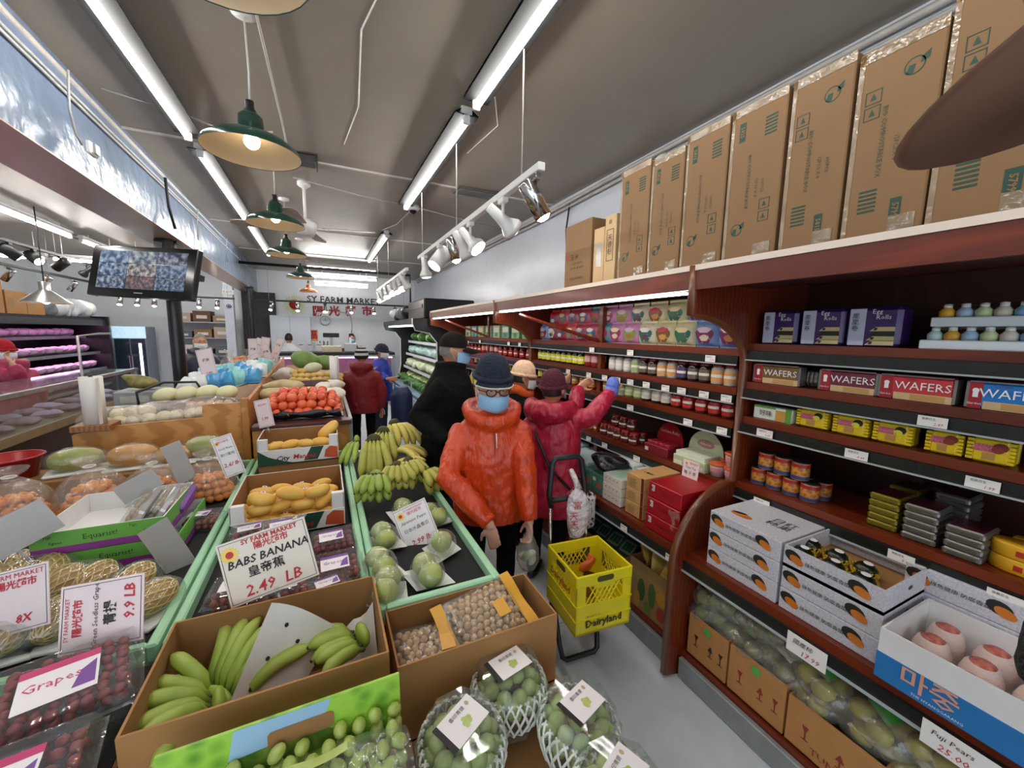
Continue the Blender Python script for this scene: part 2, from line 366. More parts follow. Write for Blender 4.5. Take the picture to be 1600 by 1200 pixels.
make_pendant(m_green, 'largest fully visible dark green pendant lamp at upper left', (-.27, 2.32, 2.54))
make_pendant(m_green, 'second dark green pendant lamp, beside the brown fan blade', (-.31, 3.76, 2.54))
make_pendant(m_green, 'third dark green pendant lamp down the row', (-.34, 5.2, 2.54))
make_pendant(m_green, 'fourth and smallest dark green pendant lamp', (-.30, 7.3, 2.54))
make_pendant(m_orange, 'small copper orange pendant lamp before the market sign', (-.25, 9.4, 2.5), .85)
# ceiling fan
def ceiling_fan(loc, a0, label, zc=.22, n=4):
    t = thing('ceiling_fan', label, 'fan', loc)
    m_fanb = mat('fan_blade_wood', 'a99a88', .4, stretch=(1, 8, 1)); h = CEIL-loc[2]
    q = MB(); q.tube([(0, 0, .08), (0, 0, h)], .014, m_white, 8); q.build('down_rod', t)
    q = MB(); q.lathe([(0, -.08), (.07, -.075), (.1, -.02), (.1, .04), (.06, .08), (0, .085)], m_white, 20); q.build('motor_housing', t)
    q = MB(); q.lathe([(.06, h-.001), (.06, h-.03), (.02, h-.06), (0, h-.06)], m_white, 14); q.build('canopy', t)
    for k in range(n):
        a = a0+k*2*pi/n; T = MX.Rotation(a, 4, 'Z') @ MX.Rotation(R(9), 4, 'X')
        q = MB(); q.prism([(.16, -.05), (.55, -.075), (.63, -.06), (.66, 0), (.63, .06), (.55, .075), (.16, .05)], .008, m_fanb, T); b = q.build('blade', t)
        q = MB(); q.box((.13, 0, 0), (.12, .03, .01), m_white, T); q.build('blade_arm', b)
ceiling_fan((-.12, 4.55, 2.72), R(-12), 'white ceiling fan with beige blades behind the green pendants')
# white track with spot heads
m_chrome = mat('chrome', 'c9c6c0', .12, 1, var=.02)
def spot_head(t, y, yaw, pitch, kind, on=True, white=True):
    d = V((cos(pitch)*cos(yaw), cos(pitch)*sin(yaw), sin(pitch))); base = V((0, y, -.13))
    mm = m_white if white else m_dark
    if kind == 'chrome': mm = m_chrome
    q = MB(); q.box((0, y, -.03), (.035, .07, .03), mm, b=.005); q.tube([(0, y, -.04), (0, y, -.13)], .009, mm, 8); h = q.build('spot_head', t)
    q = MB(); rot = d.to_track_quat('Z', 'Y').to_matrix().to_4x4(); T = MX.Translation(base) @ rot
    if kind == 'flood': q.lathe([(0, -.1), (.025, -.1), (.03, -.02), (.035, .02), (.06, .06), (.062, .09), (.056, .085), (0, .075)], mm, 18, T)
    elif kind == 'can': q.lathe([(0, -.11), (.055, -.1), (.062, -.08), (.062, .09), (.056, .088), (.05, .05), (0, .045)], mm, 18, T)
    else: q.lathe([(0, -.09), (.038, -.088), (.04, -.08), (.04, .09), (.035, .088), (.033, .07), (0, .065)], mm, 18, T)
    q.build('lamp_can', h)
    q = MB(); rr = {'flood': .052, 'can': .048, 'chrome': .033}[kind]; q.lathe([(0, .1), (rr*.6, .097), (rr, .085), (rr, .075), (0, .07)], m_bulbw if on else m_enin, 16, T); q.build('bulb', h)
def track(name, x, y0, y1, z, heads, label, m=None, white=True, axis='y'):
    m = m or m_white; Ln = y1-y0
    t = thing(name, label, 'track light', (x, y0, z), 0 if axis == 'y' else R(-90))
    q = MB(); q.bx(-.018, .018, 0, Ln, -.018, .018, m, b=.003); q.build('rail', t)
    for k in (.08, .5, .94):
        q = MB(); q.tube([(0, Ln*k, .02), (0, Ln*k, (CEIL if x > -1.4 else 3.1)-z-.001)], .004, m_cable, 5); q.build('hanger', t)
    for h in heads: spot_head(t, *h, white=white)
    return t
track('track_light', .905, 1.62, 4.12, 2.46, [
    (.06, R(-30), R(-60), 'chrome'), (.42, R(0), R(-35), 'flood'), (.95, R(-50), R(-45), 'flood'), (1.12, R(20), R(-50), 'flood', False), (1.32, R(-60), R(-70), 'chrome'),
    (1.72, R(200), R(-50), 'can'), (2.25, R(30), R(-80), 'flood')], 'white ceiling track with spotlights over the aisle, nearest one')
track('track_light', .93, 4.9, 7.85, 2.46, [(.2, R(20), R(-50), 'flood'), (.5, R(-70), R(-50), 'flood'), (.85, R(-60), R(-60), 'flood'), (1.3, R(-70), R(-40), 'flood'), (1.8, R(-70), R(-60), 'flood'), (2.3, R(0), R(-60), 'flood'), (2.7, R(-70), R(-60), 'flood')], 'second white track with spotlights farther down the aisle')
track('track_light', -1.3, 10.0, 13.3, 2.33, [(.3, R(-20), R(-60), 'chrome'), (.8, R(0), R(-60), 'chrome'), (1.35, R(0), R(-70), 'flood'), (1.9, R(0), R(-60), 'chrome'), (2.4, R(0), R(-60), 'chrome'), (2.9, R(0), R(-60), 'chrome'), (3.2, R(0), R(-60), 'chrome')], 'black track with small spots in front of the market sign', m_dark, False, 'x')
track('track_light', -3.55, 10.0, 11.9, 2.33, [(.1, R(0), R(-60), 'chrome'), (.35, R(0), R(-60), 'chrome'), (.6, R(0), R(-70), 'chrome'), (.95, R(0), R(-60), 'chrome'), (1.3, R(0), R(-60), 'chrome'), (1.6, R(0), R(-60), 'chrome')], 'black track with spots near the back shelving', m_dark, False, 'x')
track('track_light', -3.4, 6.6, 9.4, 2.72, [(.47, R(30), R(-40), 'can', True), (.92, R(-30), R(-35), 'can', True), (1.5, R(160), R(-35), 'can', False), (2.2, R(160), R(-40), 'flood', True)], 'upper black track with large spots over the left aisle', m_dark, False)
track('track_light', -3.75, 7.0, 10.2, 2.5, [(.7, R(160), R(-50), 'chrome', False), (1.5, R(170), R(-50), 'chrome', False), (2.2, R(160), R(-50), 'chrome', False), (3.0, R(160), R(-45), 'flood', True)], 'lower black track with small spots over the pink meat fridge', m_dark, False)
# aluminium hanging lamp at left
t = thing('pendant_lamp', 'brushed aluminium cone pendant lamp above the cartons at left', 'lamp', (-3.0, 6.75, 1.98))
m_alu = mat('brushed_aluminium', 'b9b9b8', .3, .9)
q = MB(); q.lathe([(.23, 0), (.07, .14), (.05, .16), (.05, .25), (0, .26)], m_alu, 28); q.lathe([(.228, .002), (.068, .138), (0, .14)], m_enin, 28); q.build('shade', t)
q = MB(); q.tube([(0, 0, .25), (0, 0, 1.11)], .006, m_cableb, 6); q.build('cord', t)
q = MB(); q.ell((0, 0, .04), (.04, .04, .05), m_bulbw); q.build('bulb', t)
# ceiling bits: grille hole, second grille, dome camera
q = MB(); q.bx(-.22, -.01, 3.82, 4.1, CEIL-.012, CEIL-.002, m_dark); o = tag(q.build('ceiling_hatch'), 'dark open vent in the ceiling behind the largest green pendant', 'vent')
q = MB(); [q.bx(-.24+.24*i, -.23+.24*i, 3.8, 4.12, CEIL-.03, CEIL, m_cableb) for i in (0, 1)]; q.build('frame', o)
q = MB(); q.bx(1.25, 1.7, 3.9, 4.1, CEIL-.02, CEIL-.002, mat('grille_grey', '57544f', .5)); o = tag(q.build('ceiling_vent'), 'grey ceiling grille behind the aisle track', 'vent')
for k in range(6):
    q = MB(); q.bx(1.27, 1.68, 3.915+.03*k, 3.925+.03*k, CEIL-.028, CEIL-.018, m_steel); q.build('slat', o)
t = thing('dome_camera', 'small white dome camera under the ceiling by the tube light', 'camera', (.98, 4.75, CEIL))
q = MB(); q.lathe([(0, -.001), (.07, -.001), (.07, -.04), (.05, -.06), (0, -.06)], m_white, 18); q.build('housing', t)
q = MB(); q.lathe([(.045, -.06), (.035, -.085), (0, -.1)], mat('smoked_dome', '1a1220', .1), 16); q.build('dome', t)
for i, (p, lab) in enumerate((([(-1.12, 3.3, 3.1), (-.78, 3.45, 3.11), (-.5, 3.5, 3.06), (-.27, 3.42, 3.10)], 'thin white wire from the beam conduit across to the pendant row'), ([(-.2, 4.4, 3.13), (.4, 4.6, 3.12), (.98, 4.7, 3.12), (1.6, 4.9, 3.12), (2.3, 5.0, 3.1)], 'thin cable crossing the ceiling to the dome camera'), ([(.8, 6.0, 3.13), (.9, 5.4, 3.08), (.96, 4.8, 3.1)], 'thin cable from dome camera to the farthest tube light'), ([(-.25, 1.4, 3.14), (-.22, 2.2, 3.13), (-.2, 3.3, 3.12), (-.2, 3.8, 3.12)], 'pair of white cables running along the pendant row'))):
    pendant_cable(p, m_cable, .007, 'ceiling_cable', lab)
# ================= right wall shelving =================
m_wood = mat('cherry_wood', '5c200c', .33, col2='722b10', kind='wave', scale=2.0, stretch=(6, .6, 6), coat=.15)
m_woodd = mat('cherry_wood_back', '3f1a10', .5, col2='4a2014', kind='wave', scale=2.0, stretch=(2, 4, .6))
m_rail = mat('black_price_rail', '20221f', .25); m_glint = mat('rail_clear_lip', 'aab2b4', .15, var=.02)
m_toplam = mat('laminate_edge', 'd8c9bb', .5, var=.03); m_kick = mat('grey_kick', '8d9092', .45, .2)
SHX = 1.9; BASEX = 1.56
UNITS = [(-1.6, 1.27), (1.27, 3.53), (3.53, 6.05)]
ROWS = [[1.69, 1.50, 1.325, .985], [1.66, 1.46, 1.285, .95], [1.66, 1.45, 1.28, .95]]
DECK = .665
def divider_poly():
    p = [(WALLX-.01, 0), (1.57, 0), (1.5, .02), (1.5, .60)]
    p += [(1.5+.40*(1-cos(a)), .60+.38*sin(a)) for a in [k*pi/2/8 for k in range(1, 9)]]      # lower curve in
    p += [(1.9, 1.58)]
    p += [(1.5+.40*cos(a), 1.58+.24*sin(a)) for a in [k*pi/2/8 for k in range(1, 9)]]
    p += [(1.5, 2.03), (WALLX-.01, 2.03)]
    return p
m_trimw = mat('wood_moulding', '6b3a1c', .35, coat=.3)
m_striplight = mat('led_strip', 'ffffff', .3, emit=11, emitcol=(1, .98, .95)); 
names = ['nearest dark cherry wood shelving unit with wafers and egg rolls', 'middle dark cherry wood shelving unit stocked with jars', 'farthest cherry wood shelving unit behind the man in the black cap']
UN = []
for ui, (y0, y1) in enumerate(UNITS):
    t = thing('shelving_unit', names[ui], 'shelving', (0, 0, 0)); UN.append(t)
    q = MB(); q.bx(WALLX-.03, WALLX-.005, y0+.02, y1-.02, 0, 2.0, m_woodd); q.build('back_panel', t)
    q = MB(); q.bx(1.49, WALLX-.01, y0, y1, 2.0, 2.03, m_wood); q.build('top_board', t)
    q = MB(); q.bx(1.485, 1.50, y0, y1, 2.008, 2.032, m_toplam); q.build('edge_strip', t)
    q = MB(); q.bx(1.49, 1.51, y0, y1, 1.925, 2.0, m_wood); q.build('fascia', t)
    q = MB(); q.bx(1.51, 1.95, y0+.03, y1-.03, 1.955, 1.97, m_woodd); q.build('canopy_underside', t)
    for z in ROWS[ui]:
        q = MB(); q.bx(SHX-.0, WALLX-.03, y0+.03, y1-.01, z-.035, z, m_wood); s = q.build('shelf_board', t)
        q = MB(); q.bx(SHX-.012, SHX, y0+.03, y1-.01, z-.08, z-.036, m_rail); q.build('price_rail', s)
        q = MB(); q.bx(SHX-.02, SHX-.012, y0+.03, y1-.01, z-.084, z-.078, m_glint); q.build('rail_lip', s)
    q = MB(); q.bx(BASEX, WALLX-.03, y0+.03, y1-.01, DECK-.04, DECK, m_wood); s = q.build('deck_board', t)
    q = MB(); q.bx(BASEX-.012, BASEX, y0+.03, y1-.01, DECK-.085, DECK-.04, m_rail); q.build('price_rail', s)
    q = MB(); q.bx(BASEX-.02, BASEX-.012, y0+.03, y1-.01, DECK-.09, DECK-.083, m_glint); q.build('rail_lip', s)
    q = MB(); q.bx(1.58, WALLX-.03, y0+.03, y1-.01, .10, .13, m_wood); q.build('bottom_board', t)
    q = MB(); q.bx(1.555, 1.58, y0+.0, y1-.03, .0, .11, m_kick, b=.004); q.build('kick_plate', t)
    for ye, nm in ((y1, 'end_panel'),):
        T = MX(((1, 0, 0, 0), (0, 0, 1, ye-.018), (0, 1, 0, 0), (0, 0, 0, 1)))
        q = MB(); q.prism([(x, z) for x, z in divider_poly()], .036, m_wood, T); e = q.build(nm, t)
        q = MB(); pp = divider_poly()[2:-1]; q.tube([(x-.004, ye, z) for x, z in pp], .020, m_trimw, 6, smooth=True); q.build('edge_moulding', e)
    if ui:
        ym = {1: 2.45, 2: 4.75}[ui]
        q = MB(); q.bx(SHX+.02, SHX+.06, ym-.02, ym+.02, .13, 1.93, m_wood); q.build('upright_post', t)
        q = MB(); q.tube([(1.53, ym+.62, 1.88), (SHX+.03, ym+.0, 1.665)], .014, m_wood, 4, smooth=False); q.build('brace', t)
        q = MB(); q.bx(1.515, 1.545, y0+.06, y1-.06, 1.912, 1.921, m_striplight); q.build('strip_light', t)
# closing end panel at camera side
# ================= produce stands =================
m_mint = mat('mint_paint', 'a5d8b0', .4, var=.05); m_liner = mat('black_mat', '1b1b1b', .85, bump=.8, bscale=160, dist=.004); m_ply = mat('plywood', 'b07636', .45, col2='c98f4c', kind='wave', scale=3, stretch=(.6, 3, 3)); m_plyd = mat('old_wood', '7d4f2a', .5, col2='96622f', kind='wave', scale=4, stretch=(3, .6, 3))
m_card = mat('cardboard', 'a97a48', .75, var=.06, scale=6); m_cardi = mat('cardboard_inside', '9a6f40', .8, var=.06); m_cardo = mat('cardboard_orange', 'b8824a', .7, var=.06)
m_whitec = mat('white_carton', 'e6e4e2', .5, var=.03); m_ink = mat('black_ink', '1c1a1c', .6); m_red = mat('red_ink', 'c02533', .5); m_greenink = mat('green_ink', '123f30', .6); m_paper = mat('paper_card', 'e9dfd2', .55, var=.02); m_paperp = mat('pink_card', 'e8d6d8', .5, var=.02); m_yel = mat('sun_yellow', 'f2d469', .6)
m_film = clear('clear_film', 'f4f6f4', .5, .1, .06, .9, 22); m_clam = clear('clear_clamshell', 'f2f4f4', .5, .08, .05, .35, 14); m_bagf = clear('clear_bag', 'f6f4ee', .5, .14, .12, 1.0, 18)
def stand(name, x0, x1, y0, y1, zs, label, right=True):
    t = thing(name, label, 'produce stand', (0, 0, 0))
    q = MB(); q.bx(x0+.02, x1-.02, y0+.02, y1-.02, .04, zs-.02, m_plyd); q.build('base_cabinet', t)
    q = MB(); q.bx(x0+.03, x1-.03, y0+.03, y1-.03, zs-.02, zs, m_liner); q.build('liner', t)
    h = zs+.045
    for nm, a in (('side_rail', (x0, x0+.03, y0, y1)), ('side_rail', (x1-.03, x1, y0, y1)), ('front_rail', (x0+.03, x1-.03, y0, y0+.03)), ('rear_rail', (x0+.03, x1-.03, y1-.03, y1))):
        q = MB(); q.bx(*a, zs-.025, h, m_mint, b=.006); q.build(nm, t)
    for nm, a in (('side_rail', (x0-.004, x0+.004)), ):
        pass
    for x in (x0+.04, x1-.04):
        for y in (y0+.04, y1-.04):
            q = MB(); q.bx(x-.02, x+.02, y-.02, y+.02, 0, .05, m_dark); q.build('leg', t)
    return t
ZS = .74
stand('produce_stand', .125, .585, 1.285, 3.22, ZS, 'mint-railed stand holding bananas and guavas beside the aisle')
stand('produce_stand', -.475, .12, 1.40, 3.28, ZS, 'mint-railed middle stand holding mango boxes and red grapes')
stand('produce_stand', -1.80, -.485, 1.40, 3.28, ZS, 'mint-railed left stand holding kumquat bags and netted mangoes')
# low front bench carrying the open cartons
t = thing('display_bench', 'low dark bench at the end of the stands, under the open cartons', 'bench')
q = MB(); q.bx(-1.3, .78, .25, 1.27, .30, .345, m_plyd); q.build('top_board', t)
for x in (-1.25, .72):
    for y in (.3, 1.2):
        q = MB(); q.bx(x-.03, x+.03, y-.03, y+.03, 0, .31, m_plyd); q.build('leg', t)
q = MB(); q.bx(-1.25, .72, .3, .32, .1, .28, m_plyd); q.build('apron', t)
# ---------- rear wooden bins ----------
t = thing('wooden_bin', 'plywood display bin with honeydew melons and bagged onions', 'bin')
q = MB(); T = MX(((1, 0, 0, 0), (0, 0, 1, 3.36), (0, 1, 0, 0), (0, 0, 0, 1)))
q.prism([(-1.46, .0), (-.52, .0), (-.52, 1.19), (-.79, 1.185), (-.79, 1.095), (-1.28, 1.075), (-1.46, 1.03)], .025, m_ply, T); q.build('front_board', t)
q = MB(); q.add([(-.545, 3.385, 0), (-.52, 3.385, 0), (-.60, 7.4, 0), (-.625, 7.4, 0), (-.545, 3.385, 1.19), (-.52, 3.385, 1.19), (-.60, 7.4, 1.27), (-.625, 7.4, 1.27)], [(0, 3, 2, 1), (4, 5, 6, 7), (0, 1, 5, 4), (1, 2, 6, 5), (2, 3, 7, 6), (3, 0, 4, 7)], m_ply); q.build('side_board', t)
q = MB(); q.add([(-1.32, 3.4, .80), (-.55, 3.4, 1.0), (-.63, 7.4, 1.1), (-1.32, 7.4, 1.0)], [(0, 1, 2, 3)], m_plyd); q.bx(-1.31, -.56, 3.4, 7.38, .6, .78, m_plyd); q.build('sloping_bed', t)
q = MB(); q.bx(-1.345, -1.32, 3.385, 7.4, 0, 1.0, m_ply); q.build('outer_board', t)
q = MB(); q.bx(-.56, -.515, 3.33, 3.40, 0, 1.22, m_ply, b=.004); q.build('corner_post', t)
t = thing('wooden_bin', 'wooden tiered bin with tomatoes, ginger and squash behind the mango boxes', 'bin')
q = MB(); q.bx(-.50, .155, 3.32, 3.345, .3, 1.0, m_ply); q.build('front_board', t)
q = MB(); q.bx(-.49, .155, 3.345, 6.3, .0, .98, m_plyd); q.build('base_cabinet', t)
q = MB(); q.bx(.155, .18, 3.33, 6.3, .0, 1.02, mat('grey_panel', '8b8e90', .5)); q.build('side_panel', t)
q = MB(); q.add([(-.49, 3.9, .99), (.15, 3.9, .99), (.15, 6.3, 1.22), (-.49, 6.3, 1.22)], [(0, 1, 2, 3)], m_plyd); q.build('sloping_bed', t)
q = MB(); q.bx(-.50, .17, 3.28, 3.40, .985, 1.02, mat('dark_red_tray', '4a1f1c', .4), b=.006); q.build('ledge', t)
# ---------- price cards ----------
def sun(q, x, y, r, T):
    pts = []
    for k in range(32):
        a = 2*pi*k/32; rr = r*(1 if k % 2 else .62); pts.append((x+cos(a)*rr, y+sin(a)*rr, .0012))
    q.poly(pts, m_yel, T)
    q.poly([(x+cos(2*pi*k/14)*r*.38, y+sin(2*pi*k/14)*r*.38, .0018) for k in range(14)], m_red, T)
def price_card(c, rot, w, h, lines, label, sunpos=None, paper=None, clip=True, roll=0, stick=0):
    """card centred on c, its front normal +Z before rot; lines = (string, size, material, x, y, shear)"""
    t = link('price_card', None, None, c); t.rotation_mode = 'XYZ'
    t.rotation_euler = (Euler(rot).to_matrix() @ MX.Rotation(roll, 3, 'Z')).to_euler()
    tag(t, label, 'price card', 'handwritten price cards')
    q = MB(); p = paper or m_paper; q.box((0, 0, -.0012), (w, h, .0024), p)
    for (a, b, c_, d) in ((-w/2+.006, w/2-.006, h/2-.0075, h/2-.006), (-w/2+.006, w/2-.006, -h/2+.006, -h/2+.0075), (-w/2+.006, -w/2+.0075, -h/2+.006, h/2-.006), (w/2-.0075, w/2-.006, -h/2+.006, h/2-.006)):
        q.poly([(a, c_, .0008), (b, c_, .0008), (b, d, .0008), (a, d, .0008)], m_ink)
    if sunpos: sun(q, *sunpos, None)
    q.build('card', t)
    for ln in lines:
        s, sz, m, x, y = ln[:5]; sh = ln[5] if len(ln) > 5 else 0; ro = ln[6] if len(ln) > 6 else 0
        text(t, s, sz, m, (x, y, .0016), (0, 0, ro), 'CENTER', .0006 if sz > .02 else 0, sh)
    if clip:
        q = MB(); q.box((0, -h/2, -.006), (.018, .03, .014), m_clam, b=.003); q.tube([(0, -h/2-.01, -.006), (0, -h/2-.03-stick, -.01)], .004, m_glint, 6); q.build('clip', t)
    return t
SY, CN = 'SY FARM MARKET', '陽光超市'
def face_to(dx, dy, tilt=0):      # rotation for a card whose front looks along (dx,dy), leaning back by tilt
    return (R(90)-tilt, 0, math.atan2(dx, -dy)) if True else None
price_card((-.195, 1.44, .955), face_to(-.1, -1, R(15)),   .262, .205, [(SY, .021, m_red, .02, .085), (CN, .026, m_red, .02, .062), ('BABS BANANA', .036, m_ink, .005, .025, .2), ('皇帝蕉', .036, m_ink, -.01, -.015), ('2.49  LB', .05, m_red, -.0, -.07, .15)], 'large handwritten price card for baby bananas over red grapes', (-.1, .06, .03), roll=R(13), stick=.11)
price_card((.36, 1.75, .80), face_to(-.25, -1, R(28)), .165, .24, [(SY, .012, m_red, .015, .1), (CN, .018, m_red, .015, .083), ('Japanese Pears', .02, m_ink, 0, .05, .25), ('日本水晶青瓜', .02, m_ink, 0, .01), ('2.99 lb', .034, m_red, 0, -.05, .2)], 'white card reading Japanese pears leaning among the wrapped guavas', (-.05, .085, .022), mat('white_card', 'ece8ea', .5, var=.02), roll=R(22), stick=.02)
price_card((-.585, 1.38, .93), face_to(-.25, -1, R(20)), .195, .175, [('SY FARM MARKET', .014, m_red, -.08, .0, 0, R(90)), (CN, .024, m_red, -.055, -.0, 0, R(90)), ('Green Seedless Grape', .018, m_ink, -.015, 0, .2, R(90)), ('青提', .032, m_ink, .02, 0, 0, R(90)), ('9.9 LB', .036, m_red, .065, .02, .15, R(90))], 'sideways price card for green seedless grapes above red grape packs', None, m_paperp, roll=R(6), stick=.02)
price_card((-.90, 1.60, .90), face_to(-.3, -1, R(20)), .26, .18, [('SY FARM MARKET', .02, m_red, .04, .07), (CN, .026, m_red, .05, .045), ('0      8X', .032, m_red, .03, -.055, .2)], 'pale price card with red figures at the left picture edge', None, m_paperp, roll=R(12), stick=.02)
price_card((-.515, 2.62, 1.005), face_to(-.0, -1, R(8)), .10, .235, [(SY, .008, m_red, 0, .1), (CN, .014, m_red, 0, .085), ('Gold Plum', .016, m_ink, 0, .045), ('宮川蜜柑', .018, m_ink, 0, .01), ('2.6/ lb', .03, m_red, 0, -.05, .2)], 'narrow price card above the kumquat bags next to the plywood bin', (-.03, .08, .014), mat('white_card'), roll=R(16), stick=.02)
price_card((-.41, 3.25, 1.12), face_to(-.6, -1, R(5)), .12, .2, [(CN, .016, m_red, 0, .06), ('1.99', .03, m_red, 0, -.04)], 'price card hanging at the corner beside the tomatoes', None, m_paperp, roll=R(14), stick=.02)
m_backc = mat('card_back_grey', 'a9a7a6', .5, var=.03)
for i, (c_, rz_, w_, h_, rl, lab) in enumerate((((-1.04, 1.93, .98), R(200), .25, .13, R(-24), 'grey card back leaning at far left over the green cartons'), ((-.60, 1.93, .83), R(215), .10, .24, R(-18), 'grey card back standing beside the green and purple cartons'), ((-.73, 2.6, 1.0), R(222), .09, .22, R(-12), 'grey card back standing among the kumquat bags'), ((-.80, 2.3, .99), R(200), .15, .09, R(-24), 'smaller grey card back behind the empty green carton'))):
    t = link('price_card', None, None, c_, (R(90), 0, rz_)); t.rotation_euler = (Euler((R(80), 0, rz_-R(180))).to_matrix() @ MX.Rotation(-rl, 3, 'Z')).to_euler()
    tag(t, lab, 'price card', 'handwritten price cards')
    q = MB(); q.box((0, 0, 0), (w_, h_, .003), m_backc); q.build('card', t)
    q = MB(); q.box((0, -h_/2, -.006), (.018, .03, .014), m_clam, b=.003); q.tube([(0, -h_/2, -.006), (0, -h_/2-.05, -.006)], .004, m_glint, 6); q.build('clip', t)
# ---------- boxes ----------
def open_box(name, label, cat, x0, x1, y0, y1, z0, z1, mo, mi, th=.006, group=None, notch=0, front=None):
    """open-topped carton; front = height of front wall if cut lower"""
    t = thing(name, label, cat, ((x0+x1)/2, (y0+y1)/2, z0), group=group)
    w, d, h = x1-x0, y1-y0, z1-z0; fh = front or h
    q = MB(); q.box((0, 0, th/2), (w, d, th), mi); q.build('bottom', t)
    for nm, c_, s_, hh, nrm in (('front_wall', (0, -d/2+th/2), (w, th), fh, (0, 1)), ('back_wall', (0, d/2-th/2), (w, th), h, (0, -1)), ('side_wall', (-w/2+th/2, 0), (th, d-2*th), h, (1, 0)), ('side_wall', (w/2-th/2, 0), (th, d-2*th), h, (-1, 0))):
        q = MB(); q.box((c_[0], c_[1], hh/2), (s_[0], s_[1], hh), mo)
        x, y = c_[0]+nrm[0]*(th/2+.0006), c_[1]+nrm[1]*(th/2+.0006); a, b = s_[0]/2-.002, s_[1]/2-.002
        if nrm[1]: q.poly([(x-a, y, th), (x+a, y, th), (x+a, y, hh-.001), (x-a, y, hh-.001)][::nrm[1]], mi)
        else: q.poly([(x, y-b, th), (x, y+b, th), (x, y+b, hh-.001), (x, y-b, hh-.001)][::-nrm[0]], mi)
        q.build(nm, t)
    return t
banana_box = open_box('cardboard_box', 'open brown cardboard box of small green bananas, front centre', 'box', -.43, .125, 1.0, 1.37, .56, .86, m_card, m_cardi)
longan_box = open_box('cardboard_box', 'open brown cardboard box holding bags of longans', 'box', .15, .68, 1.03, 1.28, .52, .775, m_card, m_cardi)
for o_, rng in ((banana_box, .0), (longan_box, .0)):
    pass
text(longan_box, 'Shinemuscat', .045, m_ink, (.02, -.152, .06), (R(90), 0, 0))
q = MB(); q.bx(-.44, .13, .98, 1.38, .345, .56, m_card); tag(q.build('cardboard_box'), 'closed brown carton under the small banana box', 'box')
q = MB(); q.bx(.15, .70, .99, 1.26, .345, .518, m_card, b=.004); o = tag(q.build('cardboard_box'), 'brown carton with upside-down lettering under the longan box', 'box')
text(o, 'Shinemuscat', .05, m_ink, (.33, .988, .45), (R(90), R(180), 0))
# green-purple cartons
m_gc = mat('green_carton', '6fb24c', .5, var=.05); m_pc = mat('purple_band', '8e3c93', .5, var=.05)
for i, (z, lab, x0) in enumerate(((.745, 'lower green and purple fruit carton under another', -1.0), (.838, 'empty green and purple fruit carton with white inside, on top', -1.04))):
    t = open_box('fruit_carton', lab, 'carton', x0, x0+.40, 2.04, 2.46, z, z+.09, m_whitec if i else m_gc, m_whitec, .004)
    q = MB(); h = .09; W = .2
    for (a, b, m_) in ((.028, h, m_gc), (0, .028, m_pc)): q.bx(-W-.001, W+.001, -.2125, -.2101, a, b, m_); q.bx(W, W+.002, -.21, .21, a, b, m_)
    q.build('printed_face', t)
    text(t, 'Equarist!', .03, mat('dark_green_ink', '24401f', .6), (-.0, -.2132, .055), (R(90), 0, 0))
    for (s_, x_, z_) in (('Figs', -.15, .072), ('figues', -.13, .045), ('Figs', .1, .075), ('figues', .15, .045)): text(t, s_, .016, mat('dark_green_ink'), (x_, -.2132, z_), (R(90), 0, 0))
# mango cartons
m_mgreen = mat('mango_box_green', '1e4a36', .5); m_morange = mat('mango_box_orange', 'c9552f', .5)
def mango_box(label, x0, x1, y0, y1, z0, h, fh):
    t = open_box('mango_carton', label, 'carton', x0, x1, y0, y1, z0, z0+h, m_whitec, m_cardi, .005, 'mango cartons', front=fh)
    W = (x1-x0)/2; D = (y1-y0)/2; q = MB(); y = -D-.0012
    q.poly([(-W, y, 0), (-W*.1, y, 0), (-W*.45, y, fh*.25), (-W*.75, y, fh*.55), (-W, y, fh)], m_mgreen)
    q.poly([(W*.1, y, fh*.1), (W*.45, y, fh*.1), (W*.62, y, fh), (W*.3, y, fh)], m_mgreen)
    q.poly([(W*.62, y, fh*.2), (W*.98, y, fh*.05), (W*.98, y, fh*.85), (W*.78, y, fh*.95), (W*.66, y, fh*.7)], m_morange)
    q.build('printed_face', t)
    for s in (-1, 1):
        q = MB(); q.box((s*(W-.03), -D+.02, h*.75), (.055, .03, h*.5), m_whitec); q.build('corner_tab', t)
    text(t, 'City', .045, m_ink, (-W*.42, y-.001, fh*.38), (R(90), 0, 0), bold=.0008, shear=.2)
    text(t, 'Mangos', .045, m_red, (W*.12, y-.001, fh*.42), (R(90), 0, 0), bold=.0008, shear=.2)
    return t
mango_box('front mango carton with green printed face, piled with yellow mangoes', -.42, .06, 2.05, 2.5, .745, .17, .09)
mango_box('rear mango carton with green printed face, close to the tomatoes', -.42, .06, 2.92, 3.25, .83, .17, .1)
q = MB(); q.bx(-.42, .06, 2.93, 3.24, .745, .825, m_cardi); tag(q.build('cardboard_box'), 'brown carton raising the rear mango box', 'box')
# ---------- fruit meshes ----------
m_mango = mat('mango_skin', 'dba03a', .42, col2='e8c062', scale=8, spec=.4); m_ban = mat('banana_green_yellow', '9c9c3a', .45, col2='bdb95a', scale=9); m_bany = mat('banana_yellow', 'bfae42', .45, col2='d6c66a', scale=9); m_bang = mat('banana_green', '7f9a34', .45, col2='a9b856', scale=9); m_bstem = mat('banana_stem', '4b4a24', .7); m_btip = mat('banana_tip', '2b2716', .8)
m_guava = mat('guava_skin', '97a652', .4, col2='bcc47c', scale=14); m_kum = mat('kumquat_skin', 'e8851b', .4, col2='f2a23a', scale=20); m_tom = mat('tomato_skin', 'd2452a', .35, col2='e87a4a', scale=5); m_pap = mat('papaya_skin', 'c9922b', .45, col2='93a23c', scale=5); m_leafg = mat('leaf_green', '3e6b23', .6)
MESH = {}
def shared(key, fn):
    if key not in MESH: MESH[key] = fn()
    return MESH[key]
